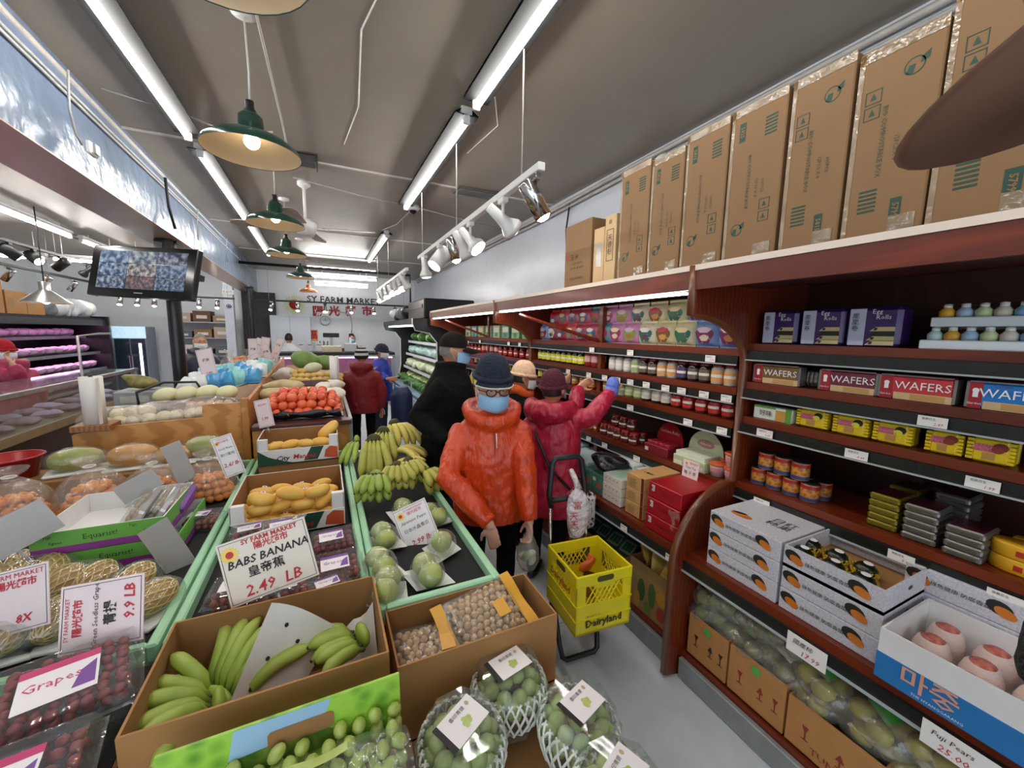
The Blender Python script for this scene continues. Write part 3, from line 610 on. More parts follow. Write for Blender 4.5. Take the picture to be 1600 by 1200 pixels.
def mango_mesh(k):
    q = MB()
    def fn(u, v):
        a = 2*pi*u; b = pi*v; r = sin(b)**.8; x = -cos(b)*.062*(1+.0*k); bend = .012*(1-(x/.062)**2)
        return (x, r*cos(a)*.036+bend*(1 if k else -1), r*sin(a)*.031)
    q.grid(14, 11, fn, m_mango, wrap=True); return q.mesh('mango')
def fruit(name, key, fn, loc, rot, label, cat, group, scale=1):
    o = link(name, shared(key, fn), None, loc, rot); o.scale = (scale,)*3 if not hasattr(scale, '__len__') else scale
    return tag(o, label, cat, group)
m_stick = mat('sticker_pink', 'e8c3b0', .5); 
def mangoes(pts, z, lab, grp):
    for i, (x, y, dz, rz) in enumerate(pts):
        o = fruit('mango', ('mango', i % 2), lambda: mango_mesh(i % 2), (x, y, z+dz), (random.uniform(-.2, .2), random.uniform(-.25, .25), rz), lab % (ORD[i % 20], 'lower' if i < 20 else 'upper'), 'mango', grp, random.uniform(.93, 1.08))
        if i % 2 == 0:
            q = shared('stick', lambda: (lambda b: (b.lathe([(0, .033), (.008, .0329), (.011, .0322)], m_whitec, 12), b.lathe([(0, .0333), (.006, .0332), (.0062, .0331)], m_red, 10), b)[2].mesh('sticker'))(MB())); link('sticker', q, o)
rows = []
for r_ in range(4):
    for c_ in range(5): rows.append((-.36+.085*c_+random.uniform(-.01, .01), 2.12+.1*r_+random.uniform(-.01, .01), .0, random.uniform(-.7, .9)))
for r_ in range(3):
    for c_ in range(4): rows.append((-.32+.095*c_+random.uniform(-.015, .015), 2.14+.11*r_, .062, random.uniform(-.8, 1)))
for c_ in range(3): rows.append((-.30+.12*c_, 2.14, .115, random.uniform(-.4, .9)))

mangoes(rows, .795, '%s mango counted from front left in the %s layers of front carton', 'mangoes in the front carton')
rows = []
for r_ in range(2):
    for c_ in range(5): rows.append((-.36+.085*c_, 2.98+.1*r_, 0, random.uniform(-.6, .6)))
for c_ in range(4): rows.append((-.33+.095*c_, 3.0, .058, random.uniform(-.6, .6)))
mangoes(rows, .878, '%s mango counted from front left in the %s layers of rear carton', 'mangoes in the rear carton')
fruit('mango', ('mango', 0), lambda: mango_mesh(0), (.0, 3.1, 1.0), (0, R(-35), .4), 'largest mango standing tilted on top of the rear carton', 'mango', None, 1.35)
# bananas
def finger_mesh(key, L, r, bend, m, n=7):
    def mk():
        q = MB(); pts = []; rad = []
        for i in range(10):
            s = i/9; a = bend*(s-.5); x = (L/bend)*(sin(a)+sin(bend/2)); z = (L/bend)*(cos(a)-cos(bend/2))
            pts.append((x, 0, z)); rad.append(r*(.35 if i == 0 else .55 if i == 1 else .3 if i == 9 else .72 if i == 8 else 1))
        q.tube(pts, rad, m, n); q.tube([pts[0], (pts[0][0]-.012, 0, pts[0][2]-.004)], [r*.35, r*.4], m_bstem, 6); q.tube([pts[9], (pts[9][0]+.004, 0, pts[9][2]-.003)], [r*.3, r*.15], m_btip, 5)
        return q.mesh('banana')
    return shared(key, mk)
def banana_bunch(label, loc, rz, n, L, r, bend, m, spread=.9, tilt=-.35, rows=1, group=None, rot=None):
    t = thing('banana_bunch', label, 'bananas', loc, rz, group)
    if rot: t.rotation_euler = rot
    me = finger_mesh(('ban', L, r, bend, m.name), L, r, bend, m)
    for j in range(rows):
        for i in range(n):
            a = spread*((i+.5)/n-.5)+random.uniform(-.03, .03)
            link('banana', me, t, (.012*cos(a), r*1.15*(i-(n-1)/2)*.8, .02+j*r*1.5), (random.uniform(-.2, .2)+a*.5, tilt-.25*j+random.uniform(-.16, .12), a*1.5))
    q = MB(); q.ell((-.012, 0, .03), (.018, r*n*.36, .02+.015*rows), m_bstem if m is not m_bang else m_bang); q.build('crown', t)
    return t
ZT = ZS+.01
B = lambda px, py, z=ZT: at(px, py, 2, z)
banana_bunch('large ripening banana bunch standing at the back of the aisle stand', (.47, 3.08, .98), R(-75), 5, .26, .025, 1.5, m_bany, .7, R(40), group=None)
banana_bunch('yellow green banana bunch with stem up, left of the large bunch', (.36, 2.9, .97), R(-105), 5, .23, .024, .9, m_ban, .7, R(50))
banana_bunch('green banana bunch pointing down beside the paper sign', (.27, 2.66, .98), R(-95), 5, .24, .025, .7, m_ban, .5, R(60))
banana_bunch('banana bunch with dark curved tips at the aisle edge', (.43, 2.8, .86), R(-35), 4, .22, .023, 1.2, m_bany, .7, R(12))
banana_bunch('small green banana bunch at the far left corner of the aisle stand', (.18, 2.98, .9), R(-120), 3, .2, .02, 1.0, m_bang, .5, R(35))
banana_bunch('pale bananas lying flat at the aisle rail', (.36, 2.56, .82), R(-12), 4, .22, .023, .9, m_bany, .6, R(4))
for i, (x, y, z, rz, lab) in enumerate(((.23, 2.22, .87, -110, 'stubby green banana hand at left of the guavas'), (.36, 2.3, .88, -95, 'stubby green banana hand behind the guavas, centre'), (.44, 2.36, .88, -80, 'stubby pale banana hand beside the aisle rail'), (.52, 2.27, .84, -60, 'small dark green banana hand at the aisle rail'))):
    banana_bunch(lab, (x, y, z), R(rz), 5 if i < 3 else 3, .125, .023, .7, m_ban if i != 0 else m_bang, .8, R(45), rows=2, group='stubby banana hands')
# small bananas in the open box
banana_bunch('fan of small green bananas in the open box, left end', (-.30, 1.15, .70), R(190), 6, .155, .021, 1.0, m_bang, 1.5, R(-4), 2)
banana_bunch('long fan of striped green bananas in the open box', (-.29, 1.19, .70), R(48), 7, .20, .021, 1.1, m_bang, 1.0, R(-22), 1)
banana_bunch('small green banana hand in the open box, right end', (.06, 1.2, .745), R(196), 6, .135, .02, 1.0, m_bang, .55, R(-10), 1)
m_linerp = mat('perforated_paper', 'd9d6cf', .6, var=.04, bump=.3, bscale=20)
def liner_pt(u, v):
    A_, B_, C_, D_ = V((-.285, 1.10, .70)), V((-.165, 1.2, .945)), V((.0, 1.26, .80)), V((-.13, 1.15, .66))
    p = A_.lerp(D_, u).lerp(B_.lerp(C_, u), v); return (p.x, p.y+.02*sin(3*u+2*v), p.z+.02*sin(pi*u)*v)
q = MB(); q.grid(10, 8, liner_pt, m_linerp); o = tag(q.build('paper_liner'), 'white perforated paper liner standing up between the small bananas', 'paper')
for (u, v) in ((.35, .82), (.6, .7), (.3, .5), (.55, .45), (.25, .25)):
    p = V(liner_pt(u, v))+V((-.001, -.006, .002)); q2 = MB(); q2.lathe([(0, 0), (.006, 0)], m_ink, 8, TM(p, (R(70), 0, R(25)))); q2.build('perforation', o)
q = MB(); q.grid(7, 5, lambda u, v: (-.01+.125*u, 1.12+.2*v, .63+.10*u*v+.06*v+.012*sin(9*u+4*v)), m_linerp); tag(q.build('paper_liner'), 'crumpled white paper liner at the right end of banana box', 'paper')
# guavas on wrapped trays
def guava_tray(label, loc, rz, n):
    t = thing('guava_tray', label, 'wrapped fruit', loc, rz, 'wrapped guava trays')
    q = MB(); q.lathe([(0, 0), (.06, 0), (.085, .02), (.088, .022)], mat('foam_tray', 'e9ebe8', .6), 4, TM((0, 0, 0), (0, 0, R(45)), (1.0, 1.35, 1))); q.build('tray', t)
    for i in range(n):
        o = link('guava', shared('guava', lambda: (lambda b: (b.grid(14, 10, lambda u, v: ((.047+.002*sin(10*pi*u))*sin(pi*v)*cos(2*pi*u), (.047+.002*sin(10*pi*u))*sin(pi*v)*sin(2*pi*u), -.042*cos(pi*v)), m_guava, wrap=True), b)[1].mesh('guava'))(MB())), t, (0, (i-(n-1)/2)*.085, .057), (random.uniform(-.5, .5), random.uniform(-.5, .5), random.random()*3))
    q = MB(); q.ell((0, 0, .05), (.066, .06*n/1.3 if n > 1 else .066, .058), m_film, n=16, k=10); q.build('film_wrap', t)
for i, (px, py, rz, n, lab) in enumerate(((600, 850, 5, 2, 'wrapped guava tray left of the paper sign, rear'), (595, 895, 10, 2, 'wrapped guava tray left of the paper sign, middle'), (605, 930, -15, 2, 'wrapped guava tray nearest the front rail'), (632, 808, 0, 2, 'wrapped guava tray behind the Japanese pears sign'), (677, 815, 20, 2, 'wrapped guava tray right of the Japanese pears sign'), (668, 905, 5, 2, 'wrapped guava tray under the Japanese pears sign'), (690, 860, -70, 1, 'mostly empty white tray right of the Japanese pears sign'))):
    p = B(px, py, .755); guava_tray(lab, (p.x, p.y, .741), R(rz), n)
# ---------- red grape clamshells ----------
m_rg = mat('red_grape', '7a2a32', .3, col2='b05a58', scale=30, sss=0); m_gg = mat('green_grape', '9fb04e', .3, col2='bccb74', scale=30); m_mg = mat('muscat_grape', 'a5b866', .35, col2='c9d593', scale=25); m_label = mat('label_white', 'efeaec', .45, var=.02); m_lpink = mat('label_pink', 'c93a72', .45); m_lpur = mat('label_purple', '7a4a9a', .45)
def ballmesh(key, r, m, e=1.15, n=9, k=6): return shared(key, lambda: MB().ell((0, 0, 0), (r, r, r*e), m, n=n, k=k).mesh('grape'))
def clamshell(label, loc, rot, L, W, H, m, r, count, key, sticker='pink', nm='grape', group='red grape packs'):
    t = thing('grape_clamshell', label, 'packed fruit', loc, rot=rot, group=group)
    q = MB(); k = .86
    def ring(z, s, n=4): return [(s*L/2, s*W/2, z), (-s*L/2, s*W/2, z), (-s*L/2, -s*W/2, z), (s*L/2, -s*W/2, z)]
    vs = ring(0, k)+ring(H*.6, 1)+ring(H*.62, 1.05)
    q.add(vs, [(3, 2, 1, 0)]+[(i, (i+1) % 4, 4+(i+1) % 4, 4+i) for i in range(4)]+[(4+i, 4+(i+1) % 4, 8+(i+1) % 4, 8+i) for i in range(4)], m_clam); q.build('tray', t)
    q = MB(); vs = ring(H*.62, 1.05)+ring(H*.66, 1.0)+ring(H, .9)+ring(H*1.02, .84)
    q.add(vs, [(i+a, (i+1) % 4+a, 4+(i+1) % 4+a, 4+i+a) for a in (0, 4, 8) for i in range(4)]+[(12, 13, 14, 15)], m_clam); q.build('lid', t)
    me = ballmesh(key, r, m)
    nx = max(2, int(L*.84/(2*r*.98))); ny = max(2, int(W*.84/(2*r*.98))); nz = max(1, int(H*.9/(2*r*.85))); done = 0
    for kz in range(nz)[::-1]:
        for i in range(nx):
            for j in range(ny):
                if kz < nz-1 and 0 < i < nx-1 and 0 < j < ny-1: continue
                if kz < nz-2: continue
                if done >= count: break
                done += 1
                link(nm, me, t, ((i+.5)/nx*L*.84-L*.42+random.uniform(-.004, .004), (j+.5)/ny*W*.84-W*.42+random.uniform(-.004, .004), r+.004+kz*r*1.7+random.uniform(-.004, .004)), (random.random(), random.random(), 0))
    q = MB(); z = H*1.02+.001
    q.poly([(-L*.3, -W*.27, z), (L*.22, -W*.27, z), (L*.22, W*.27, z), (-L*.3, W*.27, z)], m_label)
    a = m_lpink if sticker == 'pink' else m_lpur
    q.poly([(-L*.3, W*.17, z+.0004), (L*.22, W*.17, z+.0004), (L*.22, W*.27, z+.0004), (-L*.3, W*.27, z+.0004)], a)
    q.poly([(L*.05, -W*.2, z+.0004), (L*.2, -W*.2, z+.0004), (L*.2, W*.12, z+.0004), (L*.1, W*.02, z+.0004)], m_lpur)
    s = q.build('product_label', t); text(s, 'Grapes', W*.16, a, (-L*.08, 0, z+.0008))
    return t
CL = lambda lab, x, y, z, rz, L=.2, W=.13, H=.085, tx=0, ty=0, n=60, st='pink': clamshell(lab, (x, y, z), (tx, ty, R(rz)), L, W, H, m_rg, .0125, n, 'rg', st)
CL('large red grape pack lying at the left front below the sideways card', -.605, 1.25, .755, 16, .26, .21, .12, R(12), 0, 110)
q = MB(); q.bx(-1.1, -.46, .70, 1.385, .345, .735, m_plyd); o = tag(q.build('riser_box'), 'dark low riser under the red grape packs at lower left', 'riser')
q = MB(); q.bx(-1.09, -.47, .71, 1.375, .735, .74, m_liner); q.build('liner', o)
CL('red grape pack at the bottom left corner of the picture', -.60, 1.0, .745, 10, .26, .2, .11, R(8), 0, 90)
CL('red grape pack at the left edge behind the large front pack', -.90, 1.27, .745, 22, .24, .19, .11, R(10), 0, 60)
CL('red grape pack with white label behind the banana card, left', -.33, 2.0, .745, 8, .17, .12, .09, 0, 0, 50, 'purple')
CL('red grape pack leaning on the front mango carton', -.20, 1.94, .77, 5, .17, .12, .09, R(12), 0, 50, 'purple')
CL('red grape pack with label right of the banana card, upper', .0, 1.78, .75, 3, .18, .13, .09, R(8), 0, 60, 'purple')
CL('red grape pack with label right of the banana card, lower', .01, 1.57, .745, 2, .19, .14, .09, R(10), 0, 60, 'purple')
CL('red grape pack partly hidden under the banana card', -.30, 1.55, .745, -5, .19, .14, .09, 0, 0, 60, 'purple')
CL('red grape pack under the middle of the banana card', -.16, 1.50, .745, 4, .17, .12, .08, 0, 0, 50, 'purple')
CL('red grape pack right behind the front rail of the middle stand', -.02, 1.47, .745, 12, .15, .10, .07, 0, 0, 40, 'purple')
CL('dark plum pack beside the kumquat bags at left edge', -1.5, 2.35, .745, 10, .2, .15, .08, 0, 0, 40)
CL('dark berry pack behind the leaning mushroom trays', -.58, 2.3, .745, -8, .16, .12, .07, 0, 0, 40, 'purple')
m_plum = mat('plum_skin', '6c2431', .35, col2='8d5a3e', scale=9)
t = clamshell('clear pack of red plums in front of the kumquat bags', (-.80, 2.52, .80), (0, 0, R(4)), .22, .14, .07, m_plum, .024, 18, 'plum', 'pink', 'plum', None)
# mushroom / leaf trays leaning in the empty carton
m_foam = mat('foam_tray', 'e9ebe8', .6); m_mush = mat('mushroom', 'b9a58c', .7, var=.2, scale=40); m_dleaf = mat('dark_fill', '4a3c34', .7, var=.4, scale=40)
for i, (x, y, z, ry, lab) in enumerate(((-.76, 2.26, .88, -38, 'wrapped silver tray of mushrooms leaning in the green carton, left'), (-.70, 2.30, .86, -40, 'wrapped silver tray of mushrooms leaning in the green carton, middle'), (-.645, 2.33, .85, -42, 'wrapped purple labelled tray leaning in the green carton, right'))):
    t = thing('mushroom_tray', lab, 'packed food', (x, y, z), rot=(R(20), R(-55), R(-20)), group='trays leaning in the green carton')
    q = MB(); q.box((0, 0, .018), (.12, .2, .036), m_alu if i < 2 else m_lpur, b=.008); q.build('tray', t)
    for a in range(3):
        for b in range(5):
            q2 = shared('mush', lambda: MB().ell((0, 0, 0), (.02, .02, .014), m_mush, n=8, k=6).mesh('mushroom')); link('mushroom', q2, t, (-.035+.035*a, -.075+.037*b, .042))
    q = MB(); q.box((0, 0, .04), (.125, .205, .05), m_film, b=.012); q.build('film_wrap', t)
# ---------- kumquat bags ----------
def kumquat_bag(label, loc, rz, s=1.0, n=46):
    t = thing('kumquat_bag', label, 'bag of fruit', loc, rz, 'bags of kumquats'); t.scale = (s,)*3
    me = shared('kum', lambda: MB().ell((0, 0, 0), (.0165, .0165, .021), m_kum, n=9, k=6).mesh('kumquat')); c = 0
    for kz in range(4):
        rr = .105-.018*kz; m_ = int(2*pi*rr/.036)
        for ring in ((rr, m_), (rr-.036, int(2*pi*(rr-.036)/.036))) if kz < 3 else ((rr, m_), (rr-.036, 5), (.0, 1)):
            for i in range(ring[1]):
                a = 2*pi*(i+.5*kz)/max(1, ring[1]); link('kumquat', me, t, (ring[0]*cos(a)*.95, ring[0]*sin(a)*.8, .02+.03*kz+random.uniform(-.004, .004)), (random.random()*3, random.random()*3, 0))
    q = MB(); q.lathe([(.06, .001), (.118, .02), (.128, .06), (.115, .12), (.085, .16), (.045, .19), (.02, .205), (.05, .225), (.06, .24)], m_bagf, 20, TM((0, 0, 0), (0, 0, 0), (.98, .86, 1))); q.build('clear_bag', t)
    q = MB(); q.tube([(.02*cos(a), .018*sin(a), .205) for a in [2*pi*i/8 for i in range(8)]], .004, m_whitec, 5, closed=True); q.build('tie', t)
for i, (x, y, rz, s, lab) in enumerate(((-.63, 2.70, 0, 1.15, 'kumquat bag beside the narrow price card'), (-.88, 2.72, 20, 1.15, 'kumquat bag behind the clear plum pack'), (-1.14, 2.74, 40, 1.2, 'kumquat bag behind the grey leaning card'), (-1.40, 2.68, 10, 1.2, 'kumquat bag second from the left picture edge'), (-1.64, 2.60, 0, 1.2, 'kumquat bag at the left picture edge'), (-1.35, 2.40, 30, .85, 'small kumquat bag in front at far left'))):
    kumquat_bag(lab, (x, y, .742), R(rz), s)
# papayas on a raised carton at the back
q = MB(); q.bx(-1.72, -.56, 2.96, 3.24, .742, .86, m_cardi); tag(q.build('cardboard_box'), 'long brown carton raising the wrapped papayas', 'box')
def papaya(label, x, y, z, rz, m, s=1.0):
    t = thing('papaya_tray', label, 'wrapped fruit', (x, y, z), R(rz), 'wrapped papayas')
    q = MB(); q.box((0, 0, .012), (.24*s, .13*s, .02), m_foam, b=.008); q.build('tray', t)
    q = MB(); q.grid(16, 12, lambda u, v: (-.105*s*cos(pi*v), .062*s*sin(pi*v)**.75*cos(2*pi*u)*(1+.15*cos(pi*v)), .075*s+.06*s*sin(pi*v)**.75*sin(2*pi*u)), m, wrap=True); q.build('papaya', t)
    q = MB(); q.ell((0, 0, .072*s), (.125*s, .075*s, .072*s), m_film, n=16, k=9); q.build('film_wrap', t)
m_papg = mat('papaya_green', '8a9a3a', .4, col2='b5a94a', scale=6); m_papo = mat('papaya_orange', 'c98a35', .4, col2='d9a14a', scale=6)
papaya('green wrapped papaya on a white tray by the paper roll', -1.34, 3.1, .86, 15, m_papg, 1.1)
papaya('orange wrapped papaya behind the kumquat bags', -1.08, 3.08, .86, 5, m_papo, 1.1)
papaya('yellow green wrapped papaya next to the narrow price card', -.72, 3.1, .87, -10, m_papg, 1.1)
papaya('orange wrapped papaya lying low between two others', -.88, 3.07, .86, 10, m_papo, .9)
# netted golden mangoes on trays
m_nfruit = mat('netted_fruit', 'b07f2c', .5, col2='c99a3e', scale=6); m_net = mat('gold_net', 'e3c777', .6, var=.1)
def net_mesh(rx, ry, rz_, m, strands, tr, key, v0=.08, v1=.92, tw=1.2, seg=12):
    def mk():
        q = MB()
        for sgn in (-1, 1):
            for k in range(strands):
                pts = []
                for i in range(seg+1):
                    v = v0+(v1-v0)*i/seg; a = 2*pi*k/strands+sgn*tw*(v-.5)*2; pts.append((-rx*cos(pi*v), ry*sin(pi*v)*cos(a), rz_*sin(pi*v)*sin(a)))
                q.tube(pts, tr, m, 3, caps=False)
        return q.mesh('foam_net')
    return shared(key, mk)
def netted(label, loc, rz, n):
    t = thing('netted_mango_tray', label, 'wrapped fruit', loc, R(rz), 'gold netted fruit trays')
    q = MB(); q.box((0, 0, .01), (.17, .10*n+.03, .018), m_foam, b=.006); q.build('tray', t)
    for i in range(n):
        y = (i-(n-1)/2)*.098
        f_ = link('mango', shared('nf', lambda: MB().ell((0, 0, 0), (.073, .046, .044), m_nfruit, n=14, k=9).mesh('mango')), t, (0, y, .062), (0, R(-10), random.uniform(-.15, .15)))
        link('foam_net', net_mesh(.0755, .0485, .0465, m_net, 11, .003, 'gnet'), f_)
    q = MB(); q.ell((0, 0, .055), (.1, .055*n+.02, .066), m_film, n=18, k=9); q.build('film_wrap', t)
for i, (px, py, rz, n, lab) in enumerate(((50, 905, 100, 2, 'gold netted fruit tray before the green cartons, left'), (125, 915, 80, 2, 'gold netted fruit tray before the green cartons, centre'), (120, 965, 95, 2, 'gold netted fruit tray behind the pale price card'), (212, 915, 70, 1, 'single gold netted fruit by the grey card, upper'), (240, 945, 60, 1, 'single gold netted fruit next to the mint rail'), (60, 985, 85, 2, 'gold netted fruit tray under the pale price card'), (5, 900, 110, 2, 'gold netted fruit tray at the left picture edge'), (15, 1000, 100, 1, 'single gold netted fruit low at the left edge'))):
    p = B(px, py, .78); netted(lab, (p.x, p.y, .742), rz, n)
# red tub
t = thing('plastic_tub', 'red plastic tub at the left end of the plywood bin', 'tub', (-1.62, 3.12, .862))
q = MB(); q.lathe([(0, 0), (.1, 0), (.13, .12), (.135, .12), (.128, .118), (.098, .004), (0, .004)], mat('red_plastic', 'a01c22', .3), 20); q.build('tub', t)
q = MB(); q.tube([(.134*cos(a), .134*sin(a), .12) for a in [2*pi*i/20 for i in range(20)]], .006, mat('red_plastic'), 6, closed=True); q.build('rim', t)
# paper roll on the bin corner
def paper_roll(label, x, y, z, r, h):
    t = thing('bag_roll', label, 'bag roll', (x, y, z))
    q = MB(); q.box((0, 0, .02), (r*3.4, r*3.0, .04), m_plyd, b=.004); q.build('wood_base', t)
    q = MB(); q.lathe([(0, .04), (r, .04), (r*1.0, .04+h), (r*.3, .04+h), (r*.3, .03+h), (0, .03+h)], mat('roll_white', 'ddd8d2', .6, var=.04, scale=3), 24); q.build('roll', t)
    q = MB(); q.add([(r, -.0, .04), (r, 0, .04+h), (r*.75, -r*.95, .04+h*.97), (r*.7, -r*1.0, .04)], [(0, 3, 2, 1)], mat('roll_white')); q.build('loose_sheet', t)
    q = MB(); q.tube([(0, 0, .03+h), (0, 0, .055+h)], r*.2, m_dark, 8); q.build('spindle', t)
paper_roll('white roll of produce bags standing on the plywood bin corner', -1.345, 3.37, 1.06, .055, .30)
paper_roll('thin white roll of produce bags behind the tomatoes', .085, 4.5, 1.09, .045, .32)
# ---------- tomatoes ----------
q = MB(); q.grid(24, 5, lambda u, v: (-.46+.57*u+.02*sin(11*u)*v, 3.42-.06*v*(1-v)-.02*v+.0*u, 1.03+.06*v+.008*sin(17*u+3*v)), mat('black_bag_liner', '15131a', .25, bump=.8, bscale=25)); q.bx(-.47, .12, 3.42, 3.86, 1.022, 1.03, mat('black_bag_liner')); tag(q.build('tray_liner'), 'black plastic liner under the heap of tomatoes', 'liner')
tm = lambda: (lambda b: (b.grid(14, 9, lambda u, v: ((.036+.0022*cos(10*pi*u))*sin(pi*v)*cos(2*pi*u), (.036+.0022*cos(10*pi*u))*sin(pi*v)*sin(2*pi*u), -.031*cos(pi*v)*(1-.18*math.exp(-(sin(pi*v)/.3)**2))), m_tom, wrap=True), b)[1].mesh('tomato'))(MB())
sepal = shared('sepal', lambda: (lambda b: ([b.poly([(0, 0, .028), (.006*cos(a-.3), .006*sin(a-.3), .0295), (.017*cos(a), .017*sin(a), .0305), (.006*cos(a+.3), .006*sin(a+.3), .0295)], m_leafg) for a in [2*pi*k/5 for k in range(5)]], b)[1].mesh('stem_leaf'))(MB()))
k = 0
for lay, (nx, ny) in enumerate(((8, 6), (7, 5), (5, 4))):
    for i in range(nx):
        for j in range(ny):
            if lay == 0 and 0 < i < nx-1 and j > 1: continue
            x = -.175+(i-(nx-1)/2)*.07+random.uniform(-.01, .01); y = 3.62+(j-(ny-1)/2)*.072+random.uniform(-.01, .01); z = 1.075+.052*lay+.02*j*(.5)
            o = fruit('tomato', 'tomato', tm, (x, y, z), (random.uniform(-.8, .8), random.uniform(-.8, .8), random.random()*6), 'ripe tomato, %s from left in the %s row, %s layer of the heap' % (ORD[i], ORD[j], ('bottom', 'middle', 'top')[lay]), 'tomato', 'tomatoes in the heap', random.uniform(.9, 1.18)); k += 1
            if k % 4 == 0: link('stem_leaf', sepal, o)
# ---------- produce behind the tomatoes ----------
def lump(name, label, loc, r, m, group=None, rot=(0, 0, 0), am=.18, cat='vegetable', n=14, k=10):
    ph = [random.random()*6 for _ in range(4)]; q = MB()
    def fn(u, v):
        a, b = 2*pi*u, pi*v; s = 1+am*(sin(2*a+ph[0])*sin(2*b+ph[1])+.6*sin(3*a+ph[2])*sin(3*b+ph[3]))*sin(b)
        return (r[0]*s*sin(b)*cos(a), r[1]*s*sin(b)*sin(a), -r[2]*s*cos(b))
    q.grid(n, k, fn, m, wrap=True); o = q.build(name, None, loc, rot); return tag(o, label, cat, group)
m_ging = mat('ginger', 'b69b6e', .7, col2='caba94', scale=14); m_gar = mat('garlic', 'e0d8cc', .6, var=.08); m_pot = mat('yellow_potato', 'c9a24f', .6, col2='dcbd6e', scale=12); m_wm = mat('green_melon', '66853f', .5, col2='7d9850', scale=9); m_yam = mat('dark_yam', '47322f', .7, var=.2); m_squash = mat('pale_squash', 'd9d5b5', .5, var=.06); m_egg = mat('eggplant', '2f1d33', .25)
for i, (x, y, z, r, m, lab) in enumerate((
        (-.40, 4.02, 1.14, (.17, .08, .06), m_ging, 'long knobbly ginger bag at the left behind tomatoes'), (-.36, 4.22, 1.19, (.15, .08, .06), m_ging, 'second long ginger bag behind the tomatoes'),
        (-.14, 4.06, 1.13, (.13, .08, .06), m_squash, 'pale green squash bag directly behind the tomatoes'), (.06, 4.05, 1.12, (.10, .08, .06), m_gar, 'bag of white garlic behind the tomatoes at right'),
        (-.12, 4.28, 1.18, (.2, .07, .05), m_yam, 'dark yam lying crosswise above the squash'), (.07, 4.3, 1.17, (.1, .08, .055), m_gar, 'bag of garlic beside the thin paper roll'),
        (-.02, 4.18, 1.17, (.08, .06, .05), m_gar, 'single pale garlic bunch in the middle of the bin'), (-.40, 5.0, 1.22, (.12, .09, .08), m_gar, 'white daikon bag at left below the green melon'))):
    lump('produce_bag', lab, (x, y, z), r, m, None, (0, 0, random.uniform(-.3, .3)), .25, 'bag')
for i in range(26):
    x = -.30+.062*(i % 8)+random.uniform(-.01, .01); y = 4.5+.1*(i//8)+random.uniform(-.02, .02)
    lump('potato', 'yellow potato, %s from left in the %s row below the green melon' % (ORD[i % 8], ORD[i//8]), (x, y, 1.15+.035*(i//8)+random.uniform(0, .02)), (.045, .034, .032), m_pot, 'yellow potatoes in the rear bin', (0, 0, random.random()*3), .1, 'potato', 9, 7)
lump('melon', 'big green melon with cut leaf lying atop the rear bin', (-.2, 5.15, 1.36), (.17, .12, .11), m_wm, None, (0, .3, .5), .04, 'melon', 20, 12)
lump('melon', 'smaller dark green melon beside the big one', (.0, 5.2, 1.33), (.13, .1, .09), m_wm, None, (0, .1, -.3), .04, 'melon', 18, 12)
lump('squash', 'pale squash half leaning against the big green melon', (-.13, 4.98, 1.29), (.1, .05, .06), m_squash, None, (0, -.2, .3), .05, 'squash')
# ---------- left wooden bin produce ----------
m_onion = mat('white_onion', 'e2d5b2', .45, col2='efe6cc', scale=10); m_honey = mat('honeydew', 'd3cf9a', .5, col2='e2deb2', scale=8)
for i, (x, z) in enumerate(((-1.16, 1.16), (-1.03, 1.165), (-.89, 1.17), (-.76, 1.16))):
    lump('honeydew_melon', ORD[i]+' pale honeydew melon from the left on the brown tray', (x, 3.98, z+.02), (.085, .075, .06), m_honey, 'honeydew melons on the tray', (0, -.25, .2), .02, 'melon', 18, 12)
q = MB(); q.bx(-1.28, -.66, 3.86, 4.1, 1.08, 1.1, mat('dark_red_tray'), b=.005); o = tag(q.build('display_tray'), 'dark brown tray under the honeydew melons', 'tray')
q = MB(); q.tube([(-1.30, 3.9, 1.08), (-1.31, 3.9, 1.22), (-1.2, 4.1, 1.27), (-1.0, 4.15, 1.26), (-.95, 4.14, 1.16)], .01, m_dark, 6); q.build('wire_handle', o)
q = MB(); q.bx(-1.27, -.67, 3.88, 4.08, .9, 1.08, m_plyd); q.build('support', o)
for i in range(12):
    x = -1.42+.075*(i % 9)+.1*(i//9)+random.uniform(-.01, .01)
    lump('white_onion', 'bagged white onion, %s from left behind the plywood front board' % ORD[i], (x, 3.5+.1*(i//9), 1.06+.006*(i % 9)+.05*(i//9)), (.052, .052, .045), m_onion, 'bagged white onions', (0, 0, 0), .03, 'onion', 12, 8)
for i in range(3):
    q = MB(); q.ell((0, 0, 0), (.24, .11, .1), m_bagf, n=18, k=9); tag(q.build('clear_bag', None, (-1.28+.24*i, 3.55, 1.08+.02*i)), ORD[i]+' clear bag from the left over the white onions', 'bag')
for i in range(10):
    lump('bulb_vegetable', 'pink garlic bulb, %s from left in the %s bagged row at plywood corner' % (ORD[i % 5], ('front', 'rear')[i//5]), (-.90+.055*(i % 5), 3.5+.08*(i//5), 1.12+.03*(i//5)), (.035, .035, .03), mat('pink_garlic', 'd9b89f', .55, var=.12), 'bagged pink garlic', (0, 0, 0), .05, 'garlic', 9, 7)
m_blue = mat('blue_snack_film', '2a78b4', .25, col2='4fa5cf', scale=10); m_teal = mat('teal_snack_film', '5fb0b4', .3, col2='9ccfce', scale=9); m_whf = mat('white_snack_film', 'd9dcdc', .3, var=.06, scale=9)
